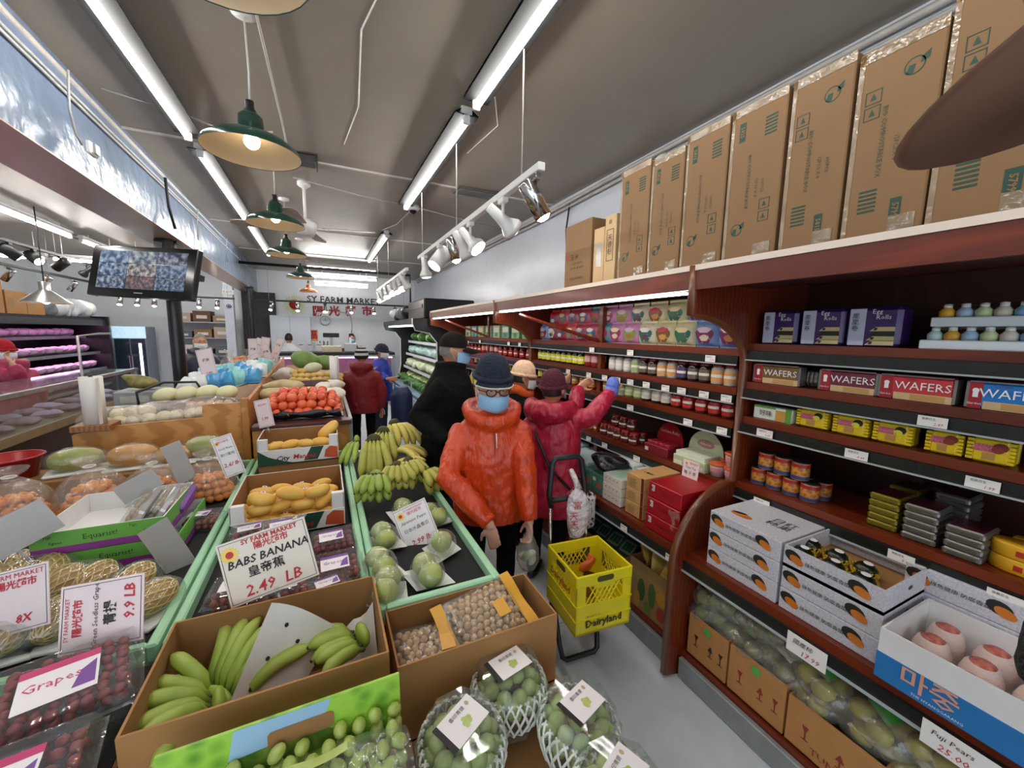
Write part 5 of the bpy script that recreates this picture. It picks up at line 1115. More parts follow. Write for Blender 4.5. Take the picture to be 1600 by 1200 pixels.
# ---------- persimmon boxes on the deck ----------
m_pb = mat('speckled_carton', 'd3d1d6', .5, col2='b9b7bf', scale=140, contrast=(.35, .65)); m_per = mat('printed_persimmon', 'c0641e', .45, col2='d98a3a', scale=12); m_perd = hx('2a2a26')
def persimmon_box(label, yc, z0, w=.27, x=1.585, d=.34, h=.085, open_=False):
    t = thing('persimmon_box', label, 'carton', (x, yc, z0), RZ, 'white persimmon boxes')
    q = MB()
    if open_:
        q.bx(-w/2, w/2, 0, d, 0, .012, m_cardi)
        for a in ((-w/2, w/2, 0, .006), (-w/2, w/2, d-.006, d), (-w/2, -w/2+.006, .006, d-.006), (w/2-.006, w/2, .006, d-.006)): q.bx(*a, 0, h, m_pb)
    else: q.bx(-w/2, w/2, 0, d, 0, h, m_pb, b=.002)
    q.build('body', t)
    for px_, s_ in ((-w*.36, 1), (w*.30, 1)):
        q = MB()
        q.lathe([(0, 0), (.026, 0)], m_perd, 14, TM((px_-.010, -.001, h*.62), (R(90), R(15), 0), (1.15, .85, 1))); q.lathe([(0, 0), (.022, 0)], m_per, 16, TM((px_+.003, -.0016, h*.5), (R(90), R(20), 0), (1.15, .72, 1)))
        q.build('printed_fruit', t)
    text(t, '綠色健康 防腐香甜', .017, m_ink, (-w*.03, -.0015, h*.5), (R(90), 0, 0))
    if not open_:
        q = MB(); q.lathe([(0, 0), (.03, 0)], m_per, 16, TM((-w*.2, .08, h+.0008), (0, 0, 0), (1.6, .7, 1))); q.lathe([(0, 0), (.026, 0)], m_perd, 16, TM((-w*.26, .095, h+.0012), (0, 0, .3), (1.2, .4, 1))); q.build('printed_lid', t); text(t, '日红\n柿果', .05, m_ink, (w*.22, .15, h+.0012), (0, 0, 0))
    q = MB(); q.lathe([(0, 0), (.011, 0)], m_dark, 10, TM((w/2+.0008, d*.5, h*.6), (0, R(90), 0), (.7, 1.4, 1))); q.build('hand_hole', t)
    return t
for k in range(3): persimmon_box(('bottom', 'middle', 'top')[k]+' white persimmon box of the left stack', (yat(1106, 1.585, .75)+yat(1214, 1.585, .75))/2, DECK+.001+k*.087, yat(1106, 1.585, .75)-yat(1214, 1.585, .75))
for k in range(3): persimmon_box(('bottom box of the middle persimmon stack', 'middle box of the middle persimmon stack', 'open top box of the middle persimmon stack, with netted fruit')[k], (yat(1219, 1.585, .75)+yat(1374, 1.585, .75))/2, DECK+.001+k*.087, yat(1219, 1.585, .75)-yat(1374, 1.585, .75), open_=(k == 2))
for k in range(3): persimmon_box(('bottom', 'middle', 'top')[k]+' white persimmon box of the right stack behind the blue box', .43, DECK+.001+k*.087, .29, 1.875, .33)
m_bf = mat('black_wrapped_fruit', '16190f', .25); m_ynet = mat('yellow_foam_net', 'dbb93c', .6)
for i, (x, y) in enumerate(((1.655, .80), (1.66, .70), (1.75, .82), (1.75, .73), (1.66, .61), (1.75, .64))):
    t = thing('netted_persimmon', ORD[i]+' black topped fruit in yellow foam net in the open box', 'fruit', (x, y, DECK+.19), 0, 'netted fruit in the open persimmon box')
    q = MB(); q.ell((0, 0, .028), (.037, .037, .032), m_bf, n=14, k=9); q.build('fruit', t)
    def ring():
        q = MB()
        for sg in (-1, 1):
            for k in range(16): q.tube([((.030+.011*sin(pi*.5*min(1, i/5)))*cos(2*pi*k/16+sg*.5*i/6), (.030+.011*sin(pi*.5*min(1, i/5)))*sin(2*pi*k/16+sg*.5*i/6), .002+.0062*i) for i in range(7)], .003, m_ynet, 4, caps=False)
        return q.mesh('foam_net')
    link('foam_net', shared('ynet', ring), t)
    q = MB(); q.lathe([(0, .0605), (.015, .0595)], m_label, 10, TM((0, 0, 0), (R(6), 0, 0))); q.build('sticker', t)
# blue-white pear box
t = open_box('pear_box', 'white and blue open carton of foam wrapped pears, right foreground', 'carton', 1.535, 1.865, .065, .505, DECK+.001, DECK+.165, m_whitec, m_whitec, .006)
m_bluec = hx('2a78b8', .4); q = MB(); q.bx(-.1665, -.165, -.22, .22, .0, .085, m_bluec); q.bx(-.165, .165, -.2215, -.22, 0, .085, m_bluec); q.bx(-.165, .165, .22, .2215, 0, .085, m_bluec); q.build('blue_band', t)
text(t, '마중', .07, hx('d9a08a'), (-.168, .10, .05), facing('-x'), bold=.001); text(t, 'THE HYANGGARANG', .011, m_wht, (-.168, .08, .012), facing('-x'))
q = MB(); q.lathe([(0, 0), (.035, 0)], hx('e6dfc8'), 16, TM((-.1672, -.165, .028), (0, R(-90), 0))); q.build('printed_pear', t)
m_fw = mat('pink_foam_wrap', 'e3c9bf', .55, var=.06, bump=.5, bscale=60); m_pear = mat('red_printed_pear', 'a01c2e', .5, col2='d88a72', scale=45)
for i in range(12):
    r_, c_ = divmod(i, 4)
    x, y = 1.59+.108*r_, .12+.105*c_
    t = thing('wrapped_pear', '%s foam wrapped pear from right in the %s row of the blue box' % (ORD[c_], ('front', 'middle', 'rear')[r_]), 'pear', (x, y, DECK+.01), 0, 'foam wrapped pears')
    q = MB(); q.lathe([(0, 0), (.03, .004), (.047, .04), (.046, .075), (.036, .105), (.028, .112)], m_fw, 16); q.build('foam_wrap', t)
    q = MB(); q.lathe([(.033, .104), (.02, .118), (0, .122)], m_pear, 14); q.build('pear', t)
# dark ribbed knob at the right edge (seen over the blue box)
# ---------- bottom row cartons with bagged fruit ----------
m_sp = hx('57b04a', .4)
def bottom_box(label, y0, y1, mk, ink, h=.22, stick=True, txt=''):
    t = open_box('fruit_box', label, 'carton', 1.60, 1.98, y0, y1, .131, .131+h, mk, m_cardi, .006, 'bottom shelf cartons', front=None)
    D = (y1-y0)/2
    for k, yy in enumerate((D*.55, -D*.2, -D*.7)):
        z0 = h*.35; q = MB()
        q.poly([(-.1915, yy-.012, z0+.05), (-.1915, yy+.012, z0+.05), (-.1915, yy, z0+.018)] if k != 1 else [(-.1915, yy-.014, z0+.02), (-.1915, yy+.014, z0+.02), (-.1915, yy, z0+.05)], ink); q.bx(-.192, -.1905, yy-.002, yy+.002, z0-.005, z0+.02, ink); q.bx(-.192, -.1905, yy-.012, yy+.012, z0-.008, z0-.005, ink)
        q.build('printed_symbol', t)
    if stick:
        q = MB(); q.lathe([(0, 0), (.02, 0)], m_sp, 16, TM((-.1925, .0, h*.83), (0, R(-90), 0))); s_ = q.build('green_sticker', t)
    if txt: text(t, txt, .04, ink, (-.192, -.02, h*.2), facing('-x'))
    return t
m_inkb = hx('2a201c'); m_inkr = hx('8c2a22')
bottom_box('orange brown carton at the left end of the bottom shelf', 1.02, 1.23, m_cardo, m_inkb, txt='')
bottom_box('second orange brown carton on the bottom shelf, green sticker', .77, 1.01, m_cardo, m_inkr)
bottom_box('third orange brown carton on the bottom shelf, red print', .46, .76, m_cardo, m_inkr, .2, False, 'TUNDRA')
bottom_box('fourth carton on the bottom shelf at the lower right', .12, .45, m_cardo, m_inkr, .18, False)
m_ypear = mat('yellow_green_pear', 'a89f2c', .4, col2='cabf4a', scale=9); m_omix = mat('brown_green_pack', '6a5a2a', .5, col2='8f8a4a', scale=18); m_cucu = mat('green_gourd', '6a7a34', .5, col2='98a05a', scale=14)
def fruit_bag(label, loc, rot, m, n, s=1.0, grp='bagged fruit on the bottom shelf'):
    t = thing('fruit_bag', label, 'bag of fruit', loc, rot=rot, group=grp); t.scale = (s,)*3
    me = shared(('fb', m.name), lambda: MB().ell((0, 0, 0), (.036, .031, .031), m, n=11, k=8).mesh('pear'))
    for i in range(n): link('pear', me, t, ((i % 2)*.06-.03, (i//2)*.06-.03*(n//2-1), .035+random.uniform(0, .01)), (random.random(), random.random(), random.random()*6))
    q = MB(); q.ell((0, 0, .038), (.085, .05+.028*(n//2), .052), m_bagf, n=14, k=8)
    q.grid(5, 4, lambda u, v: ((u-.5)*.09, (.06+.028*(n//2))+.05*v-.01, .04+.015*sin(8*u)*v), m_bagf); q.build('clear_bag', t)
    q = MB(); q.grid(4, 3, lambda u, v: ((u-.5)*.05+.01, (v-.5)*.07, .0915-.012*(2*u-1)**2), m_label if random.random() < .6 else m_sp); q.build('bag_label', t)
grid_specs = []
for bi, (ya, yb, m, zz) in enumerate(((1.03, 1.22, m_cucu, .30), (.79, 1.0, m_omix, .30), (.48, .75, m_ypear, .26), (.14, .44, m_ypear, .25))):
    for r_ in range(2):
        for c_ in range(2):
            for lay in range(2):
                fruit_bag('%s %s bag, %s layer, in the %s bottom carton' % (('front', 'rear')[r_], ('right', 'left')[c_], ('lower', 'upper')[lay], ORD[bi]), (1.70+.17*r_+.02*lay, ya+.05+(yb-ya-.1)*c_, zz+.02+.085*lay), (random.uniform(-.35, .35), random.uniform(-.35, .35), random.uniform(-.6, .6)), m, 4, 1.15)
for bi in range(5):
    fruit_bag(ORD[bi]+' loose fruit bag from right at the back of the bottom shelf', (2.12, .25+.22*bi, .42), (random.uniform(-.3, .3), .3, random.uniform(-1, 1)), (m_ypear, m_cucu, m_omix)[bi % 3], 4, 1.15)
q = MB(); q.bx(1.99, 2.34, .1, 1.23, .131, .33, m_cardi); tag(q.build('cardboard_box'), 'long carton at the back of the bottom shelf', 'box')
# ================= middle and far unit goods =================
def jar_proto(h, r, mbody, mlid, mlab, lab2=None):
    t = thing('jar', 'x', 'jar', (0, 0, -5), RZ)
    q = MB(); q.lathe([(0, 0), (r*.95, 0), (r, .004), (r, h*.74), (r*.82, h*.83), (r*.8, h*.86)], mbody, 14); q.build('glass', t)
    q = MB(); q.lathe([(r*.86, h*.84), (r*.86, h*.98), (r*.8, h), (0, h)], mlid, 14); q.build('lid', t)
    q = MB(); q.lathe([(r+.0008, h*.12), (r+.0008, h*.66)], mlab, 14); b_ = q.build('label', t)
    q = MB(); q.lathe([(r+.0014, h*.34), (r+.0014, h*.48)], lab2 or hx('e6dfd0', .4), 10, TM((0, 0, 0), (0, 0, R(200))), arc=R(140)); q.build('name_panel', b_)
    return t
def can_proto(h, r, m1, m2):
    t = thing('food_can', 'x', 'can', (0, 0, -5), RZ)
    q = MB(); q.lathe([(0, 0), (r, .002), (r, h-.002), (r*.93, h), (0, h-.003)], m1, 14); q.build('can', t)
    q = MB(); q.lathe([(r+.0008, h*.35), (r+.0008, h*.8)], m2, 14); q.build('label', t)
    return t
glass_d = mat('dark_sauce_glass', '241310', .15); glass_r = mat('red_sauce_glass', '5a1610', .15); glass_a = mat('honey_glass', '7a3a0c', .12); glass_g = mat('pickle_glass', '7f8a4a', .15); glass_w = mat('pale_glass', 'b8b0a4', .15)
lid_r = hx('8a1c1e', .3); lid_y = hx('caa41e', .3); lid_b = hx('1a1a1a', .3); lid_w = hx('d9d4cc', .3); lid_m = hx('4a1c22', .3)
PR = {}
def proto(key, fn):
    if key not in PR: PR[key] = [fn(), False]
    p = PR[key]
    return p
def place(key, fn, loc, label, group, rz=None):
    p = proto(key, fn)
    if not p[1]: p[1] = True; o = p[0]
    else: o = dup(p[0])
    o.location = loc; o.rotation_euler = (0, 0, RZ if rz is None else rz); o['label'] = label; o['group'] = group
    return o
KINDS_ = {
 'yel': lambda: jar_proto(.115, .036, glass_d, hx('3a3010', .3), hx('d8cf1e', .4)), 'red': lambda: can_proto(.11, .034, hx('b03a3a', .35), hx('d9a29a', .4)), 'wr': lambda: jar_proto(.115, .032, glass_w, lid_m, hx('d6cfc8', .4)),
 'grn': lambda: jar_proto(.115, .035, glass_w, lid_m, hx('9ab06a', .4)), 'drk': lambda: jar_proto(.112, .034, glass_d, lid_r, hx('6a5a4a', .4)), 'org': lambda: jar_proto(.112, .035, glass_w, lid_r, hx('d99a5a', .4)),
 'pur': lambda: jar_proto(.11, .033, glass_d, lid_r, hx('4a3a6a', .4)), 'orj': lambda: jar_proto(.11, .034, glass_a, lid_y, hx('d98a2a', .4)), 'pic': lambda: jar_proto(.115, .035, glass_g, lid_w, hx('c9cf8a', .4)),
 'chi': lambda: jar_proto(.11, .034, glass_r, lid_r, hx('b8281c', .4)), 'blk': lambda: jar_proto(.12, .035, glass_d, lid_b, hx('d0c8b4', .4)), 'hon': lambda: jar_proto(.085, .036, glass_a, lid_r, hx('b06a24', .4)), 'pres': lambda: jar_proto(.085, .036, glass_r, lid_r, hx('5a2018', .4))}
def row(keys, y0, y1, x, z, what, jit=.006, depth=1):
    n = len(keys)
    for i, k in enumerate(keys):
        for d in range(depth):
            y = y0+(y1-y0)*(i+.5)/n
            place(k, KINDS_[k], (x+.075*d+random.uniform(0, jit), y+random.uniform(-.004, .004), z+.001), '%s jar from the near end, %s row, %s' % (ORD[i] if i < 20 else 'last', ('front', 'rear')[d], what), 'jars on '+what)
z = ROWS[1][1]
row(['org', 'org', 'drk', 'drk', 'pur', 'org', 'org', 'drk', 'drk', 'grn', 'wr', 'wr', 'wr'], 1.33, 2.36, 1.95, z, 'second shelf of the middle unit, near half', depth=2)
row(['red', 'red', 'yel', 'yel', 'yel', 'yel', 'yel', 'yel', 'yel', 'yel', 'yel'], 2.5, 3.45, 1.95, z, 'second shelf of the middle unit, far half', depth=2)
z = ROWS[1][2]
row(['chi', 'chi', 'chi', 'chi', 'chi', 'blk', 'blk', 'blk', 'pic', 'pic', 'grn', 'pic', 'orj'], 1.33, 2.42, 1.95, z, 'third shelf of the middle unit, near half', depth=2)
row(['orj', 'orj', 'orj', 'wr', 'wr', 'wr', 'yel', 'yel'], 2.5, 3.45, 1.95, z, 'third shelf of the middle unit, far half', depth=1)
z = ROWS[1][3]
row(['pres', 'pres', 'pres', 'pres', 'pres', 'hon', 'hon', 'hon', 'hon'], 2.02, 2.75, 1.95, z, 'fourth shelf of the middle unit', depth=2)
for i in range(3): place('pres', KINDS_['pres'], (1.985, 2.12+.085*i, z+.088), ORD[i]+' preserve jar from near end stacked on top of others', 'stacked preserve jars')
# snack bags two tiers, top shelf middle unit
z = ROWS[1][0]
cols = ['7f9dc9', '7f9dc9', 'd8cfa0', 'd8cfa0', 'd9d2b4', 'c98ab0', 'c98ab0', '5f8f9a', 'b84a58', 'b0444e', 'c95a60', 'b02a34', '8a3a50']
acc = ['7a2a5a', '7a2a5a', '2f6f5a', '8a5a2a', '2f6f5a', '8aa83a', 'a83a6a', 'c0303a', '3f6f9a', '6f7f8a', '4f7f8a', '3f5f8a', 'd9c8c0']
def snack(lab, y, zz, i, w_=.15, h=.14, x=1.98):
    o = pillow('snack_bag', lab, (x, y, zz+h/2+.004), (R(90), 0, RZ), w_, h, .075, hexmat(cols[i % 13], .28), 'snack bag', 'snack bags on the middle unit top shelf')
    q = MB(); T = None
    zf = lambda x, y: .0375*max(0, (1-(x/w_*2)**4)*(1-(y/h*2)**4))**.5
    pol = lambda cx_, cy_, rx_, ry_, dz: (lambda u, v: (cx_+rx_*v*cos(2*pi*u)*(1+.12*sin(6*pi*u)), cy_+ry_*v*sin(2*pi*u)*(1+.12*sin(10*pi*u)), zf(cx_+rx_*v*cos(2*pi*u), cy_+ry_*v*sin(2*pi*u))+dz))
    q.grid(18, 4, pol(0, -h*.06, w_*.38, h*.34, .002), hexmat(acc[i % 13], .35), wrap=True); q.build('printed_panel', o)
    q = MB(); q.grid(14, 3, pol(0, h*.16, w_*.30, h*.12, .004), hexmat(('efe6dc', 'd8b8c8', 'e8d8a0', 'c83040')[i % 4], .4), wrap=True); q.build('name_panel', o)
    q = MB(); q.grid(14, 3, pol(w_*.04, -h*.16, w_*.2, h*.13, .005), hexmat(('b8763a', 'e0d2b0', '3f6f4a', 'd8a04a', '6a3a5a')[i % 5], .4), wrap=True); q.build('picture', o)
nb = 14
for i in range(nb): snack('%s snack bag from the near end, lower tier of top shelf' % ORD[i], 1.40+.152*i if i < nb else 0, z, i)
for i in range(12): snack('%s snack bag from the near end, upper tier of top shelf' % ORD[i], 1.47+.16*i, z+.135, i, .15, .13, 2.0)
# display boxes on fourth shelf
z = ROWS[1][3]
t = carton('gift_box', 'red candy display box with arched red card behind', 'display box', 1.92, 1.83, z, .2, .14, .06, hx('7a1a2a'), [(.05, .2, .2, .6, hx('d8c8c0'))], group=None)
q = MB(); q.prism([(.11*cos(a), .02+.13*sin(a)) for a in [pi*k/12 for k in range(13)]]+[(-.11, 0), (.11, 0)], .004, hx('9a1a24'), TM((0, .13, .05), (R(90), 0, 0))); q.build('arched_card', t); text(t, 'Golden Ruby', .03, hx('d9b8b0'), (0, .124, .14), (R(90), 0, 0))
for k in range(4):
    for j in range(2): q = MB(); q.box((-.07+.047*k, .04+.05*j, .068), (.04, .04, .02), hx('a01f30'), b=.003); q.build('candy_packet', t)
t = carton('gift_box', 'pale green display box with arched green card behind', 'display box', 1.90, 1.555, z, .22, .15, .06, hx('b9c49a'), [(.05, .95, .1, .5, hx('d9dcc0')), (.3, .8, .15, .45, hx('c9a0a8'))])
q = MB(); q.prism([(.12*cos(a), .03+.13*sin(a)) for a in [pi*k/12 for k in range(13)]]+[(-.12, 0), (.12, 0)], .004, hx('c3cca4'), TM((0, .145, .05), (R(90), 0, 0))); q.lathe([(0, 0), (.05, 0)], hx('b07a7a'), 14, TM((0, .139, .13), (R(90), 0, 0), (1.2, .5, 1))); q.build('arched_card', t); text(t, 'Almond', .022, hx('e9e4d0'), (0, .137, .13), (R(90), 0, 0))
q = MB(); q.bx(-.1, .1, .01, .14, .06, .085, hx('dfe3cf')); q.build('candy_packet', t)
m_tub = hx('ddd3cc', .35); m_tubo = hx('cf5a2a', .35)
for i, (y, zz, x, lab) in enumerate(((1.40, 0, 1.95, 'front left'), (1.31, 0, 1.95, 'front right'), (1.32, .078, 1.96, 'upper right'), (1.42, 0, 2.06, 'rear left'), (1.33, 0, 2.06, 'rear right'), (1.34, .078, 2.07, 'upper rear'))):
    t = thing('noodle_tub', 'orange lidded white tub beside the divider, '+lab, 'tub', (x, y, z+.001+zz), RZ, 'orange lidded tubs')
    q = MB(); q.lathe([(0, 0), (.033, 0), (.042, .064)], m_tub, 18); q.build('cup', t)
    q = MB(); q.lathe([(.043, .062), (.045, .065), (.045, .073), (.038, .076), (0, .076)], m_tubo, 18); q.build('lid', t)
    q = MB(); q.lathe([(.0385, .03), (.0405, .05)], hx('d98a8a', .4), 8, arc=R(110), T=TM((0, 0, 0), (0, 0, R(215)))); q.build('printed_patch', t)
t = thing('price_card', 'square handwritten card with red figures above the beige boxes', 'price card', (1.83, yat(1078, 1.83, .95), .955), RZ, rot=(R(-6), 0, RZ))
q = MB(); q.box((0, 0, 0), (.105, .002, .14), m_paperp); sun(q, -.03, .05, .012, MX.Rotation(R(90), 4, 'X') @ MX.Translation((0, 0, .0))); q.build('card', t); text(t, CN, .014, m_red, (.02, -.002, .055), (R(90), 0, 0)); text(t, 'Yuzu Tea', .018, m_ink, (0, -.002, .03), (R(90), 0, 0), shear=.2); text(t, '柚 子 茶', .022, m_ink, (0, -.002, 0), (R(90), 0, 0)); text(t, '3.29', .03, m_red, (0, -.002, -.04), (R(90), 0, 0), shear=.2)
# deck boxes
z = DECK+.001
m_beige = hx('c99a62', .5); m_redb = mat('red_gift_carton', 'a5121f', .4, var=.06); m_brownb = hx('6a2418', .45)
for k in range(3): carton('gift_box', ('bottom', 'middle', 'top')[k]+' beige gift box of the stack beside the red boxes', 'carton', 1.60, 1.66, z+k*.083, .14, .32, .081, m_beige, [(.86, 1, 0, 1, m_brownb)], [('BAO LIN\nFOODS FRUIT\n12 X 550G\nPRODUCT', .012, m_ink, .38, .45)], 'beige gift boxes', texts_top=[('八寶粥', .03, m_ink, .5, .3)])
for k in range(3):
    t = carton('gift_box', ('bottom', 'middle', 'top')[k]+' red gift box of the stack before the divider', 'carton', 1.575+.006*k, 1.43, z+k*.088, .22, .34, .086, m_redb, [(.1, .2, .45, .85, hx('e6dcd6'))], [('PRODUCT OF CHINA\nNET WT 900G', .011, m_inkb, .6, .55), ('K', .03, m_inkb, .15, .65)], 'red gift boxes')
    text(t, 'EXPORTED', .022, m_inkb, (.1115, .16, .06), facing('+x')); q = MB(); q.lathe([(0, 0), (.012, 0)], m_inkb, 10, TM((.1112, .16, .035), (0, R(90), 0), (.6, 1.3, 1))); q.build('hand_hole', t)
t = thing('tape_scrap', 'crumpled clear tape hanging off the middle red box', 'tape', (1.555, 1.33, .80))
q = MB(); q.grid(6, 4, lambda u, v: (.01*sin(9*u+4*v), .06*(u-.5), .05*v+.01*sin(7*u)), m_bagf); q.build('strip', t); q = MB(); q.grid(4, 4, lambda u, v: (.01*sin(7*v), .02*(u-.5)+.005, -.07*v), m_bagf); q.build('hanging_end', t)
m_gb = mat('green_box_print', '2f6a5c', .4, col2='5f9a88', scale=14)
for k in range(3): 
    t = carton('fruit_box', ('bottom', 'middle', 'top')[k]+' white cherry box of the stack left of the beige boxes', 'carton', 1.60, 1.86, z+k*.058, .17, .30, .056, hx('d9d4c4', .45), [], [], 'white cherry boxes')
    q = MB()
    for i in range(4): q.poly([(-.06+.035*i, -.001, .036), (-.048+.035*i, -.001, .036), (-.054+.035*i, -.001, .028)], m_ink)
    q.build('printed_hearts', t)
    if k == 2: q = MB(); q.poly([(-.08, .005, .0565), (.08, .005, .0565), (.08, .29, .0565), (-.08, .29, .0565)], mat('pale_green_print', 'c4d6c8', .3, col2='8fb09a', scale=12)); q.build('printed_lid', t)
for k in range(2): carton('fruit_box', ('near', 'far')[k]+' tall green fruit box behind the white cherry boxes', 'carton', 1.61, 2.02+.12*k, z, .11, .30, .13, m_gb, [(.5, .9, .3, .6, hx('b8604a')), (.1, .4, .6, .8, hx('d9e0d4'))], [], 'tall green fruit boxes')
for k in range(4): carton('fruit_box', ORD[k]+' pale blue box from near end, behind the green boxes', 'carton', 1.64+.02*(k % 2), 2.27+.2*k, z, .18, .32, .15-.02*(k % 2), hx('c4d4d8', .4), [(.1, .9, .5, .9, hx('6fa09a'))], [], 'pale blue boxes on the deck')
for k in range(2): carton('fruit_box', ('near', 'far')[k]+' white box behind the black bag on the deck', 'carton', 1.80, 1.75+.25*k, z+.176*(1-k)*0, .22, .28, .20, hx('dadcd8', .4), [(.05, .95, .6, .95, hx('5a6a6a'))], [], 'white boxes at back of deck')
lump('plastic_bag', 'crumpled glossy black plastic bag on the white boxes', (1.70, 2.02, z+.20), (.09, .10, .06), mat('black_bag_liner'), None, (0, 0, .3), .35, 'bag', 24, 16)
# bottom shelf of middle unit
t = open_box('vegetable_carton', 'carton printed with vegetables and fruit on the lower shelf', 'carton', 1.60, 1.95, 1.36, 1.66, .131, .42, mat('printed_kraft', '9a7a4a', .6, var=.1), m_cardi)
q = MB()
for (yy, zz, r_, s_, m) in ((.05, .13, .05, (1.4, .6), hx('3f5a2a')), (-.03, .14, .05, (1.5, .55), hx('4a6a30')), (-.1, .16, .04, (1, 1), hx('c9902a')), (-.1, .07, .035, (1.2, .9), hx('a83a24')), (.08, .06, .04, (1.3, .6), hx('b8862a')), (.0, .05, .035, (1, .8), hx('6a7a2a'))):
    q.lathe([(0, 0), (r_, 0)], m, 12, TM((-.1758-abs(yy)*.001, yy, zz), (0, R(-90), 0), (s_[0], s_[1], 1)))
q.build('printed_vegetables', t)
for i in range(5):
    o = pillow('snack_packet', ORD[i]+' clear snack packet from near end in the vegetable carton', (1.70+.05*(i % 2), 1.40+.055*i, .44), (R(60), R(20), R(-60+20*i)), .14, .12, .04, m_bagf if i % 2 else hx('c9a84a', .3), 'snack packet', 'packets in the vegetable carton')
    q = MB(); q.box((0, 0, .0), (.09, .07, .02), (hx('d9b23a', .4), hx('b0602a', .4), m_dleaf)[i % 3], b=.006); q.build('contents', o)
t = open_box('cardboard_box', 'open brown carton low on the middle unit behind the cart', 'box', 1.60, 1.98, 1.72, 2.3, .131, .36, m_card, m_cardi)
for i in range(4):
    t = carton('dried_food_pack', ORD[i]+' dark flat food pack from near end in the low carton', 'food pack', 1.66, 1.80+.12*i, .30, .10, .16, .03, hx('3a4a40', .35), [], [], 'flat food packs')
    t.rotation_euler = (R(25), R(10), RZ+R(20)); q = MB(); q.poly([(-.04, .03, .0312), (.04, .03, .0312), (.04, .13, .0312), (-.04, .13, .0312)], hx('8a9a8a', .35)); [q.bx(-.03+.022*k, -.012+.022*k, .05, .11, .0315, .034, m_mgreen) for k in range(3)]; q.build('window', t)
for i in range(3): carton('cardboard_box', ORD[i]+' dark carton from near end deep under the deck', 'box', 1.75, 2.45+.32*i, .131, .28, .4, .3, m_cardi, [], [], 'cartons under the deck')
# ---------- far unit ----------
z = ROWS[2][0]
for i in range(8):
    c_ = ('7fae6a', '8fb87a', '6a9a7a', 'a9c08a', '8fb0a0', 'b0b86a', '7fa0b0', 'c0c8a0')[i]
    carton('tea_box', ORD[i]+' green box from near end on the far unit top shelf', 'box', 1.94, 3.72+.27*i, z, .2, .12, .15, hexmat(c_, .4), [(.1, .9, .45, .85, hx('dfe3c8')), (.3, .7, .1, .4, hx('3f7a5a'))], [], 'green boxes on the far unit')
z = ROWS[2][1]
row(['chi']*6+['red']*4+['chi']*6, 3.6, 5.9, 1.95, z, 'second shelf of the farthest unit', depth=1)
def bottle(label, x, y, z0, m, mc, mlab, grp, h=.24, r=.033):
    key = ('bottle', m.name, mlab.name, h)
    def mk():
        t = thing('sauce_bottle', 'x', 'bottle', (0, 0, -5), RZ)
        q = MB(); q.lathe([(0, 0), (r, .003), (r, h*.58), (r*.45, h*.75), (r*.38, h*.9)], m, 14); q.build('glass', t)
        q = MB(); q.lathe([(r*.45, h*.88), (r*.45, h*.99), (0, h)], mc, 12); q.build('cap', t)
        q = MB(); q.lathe([(r+.0008, h*.12), (r+.0008, h*.5)], mlab, 14); q.build('label', t)
        return t
    return place(key, mk, (x, y, z0), label, grp)
z = ROWS[2][2]
for i in range(14): bottle('%s bottle from the near end on the far unit third shelf' % ORD[i], 1.95, 3.65+.16*i, z+.001, (glass_g, glass_d, glass_w)[i % 3], lid_r, (hx('d8cf1e', .4), hx('c9c09a', .4), hx('b8281c', .4))[i % 3], 'bottles on the far unit third shelf', .15, .03)
z = ROWS[2][3]
for i in range(14): bottle('%s bottle from the near end on the far unit fourth shelf' % ORD[i], 1.95, 3.65+.16*i, z+.001, (glass_d, glass_w)[i % 2], lid_y, (hx('d8cfa0', .4), hx('c9b03a', .4))[i % 2], 'bottles on the far unit fourth shelf', .26, .035)
for i in range(5): carton('cardboard_box', ORD[i]+' brown carton from near end on the far unit deck', 'box', 1.65, 3.85+.45*i, DECK+.001, .36, .4, .2, m_card, [], [], 'cartons on the far unit deck')
# ================= people =================
def pt(px, py, t): return V((0, 0, HEYE))+(fwd+RT*((px-800)/F)-UP*((py-600)/F))*t
def loft(q, rings, m, n=20):
    """rings = list of (centre, xaxis*rx, yaxis*ry)"""
    vs = []
    for c, a, b in rings:
        for j in range(n): an = 2*pi*j/n; vs.append(c+a*cos(an)+b*sin(an))
    fs = [(i*n+j, i*n+(j+1) % n, (i+1)*n+(j+1) % n, (i+1)*n+j) for i in range(len(rings)-1) for j in range(n)]
    k = len(rings)-1; fs += [tuple(range(n))[::-1], tuple(k*n+j for j in range(n))]
    q.add(vs, fs, m, True)
def remesh(q, name, parent, vox, m, smooth=4, disp=0):
    o = q.build(name); r = o.modifiers.new('r', 'REMESH'); r.mode = 'VOXEL'; r.voxel_size = vox; r.use_smooth_shade = True
    s = o.modifiers.new('s', 'SMOOTH'); s.iterations = smooth; s.factor = .5
    if disp:
        tx = bpy.data.textures.new('folds', 'CLOUDS'); tx.noise_scale = .07; tx.noise_depth = 2
        d = o.modifiers.new('d', 'DISPLACE'); d.texture = tx; d.strength = disp; d.mid_level = .5; d.texture_coords = 'LOCAL'
    dg = bpy.context.evaluated_depsgraph_get(); me = bpy.data.meshes.new_from_object(o.evaluated_get(dg)); old = o.data
    o.modifiers.clear(); o.data = me; bpy.data.meshes.remove(old); me.name = name
    me.materials.clear(); me.materials.append(m); o.parent = parent
    me.polygons.foreach_set('material_index', [0]*len(me.polygons)); me.polygons.foreach_set('use_smooth', [True]*len(me.polygons))
    return o
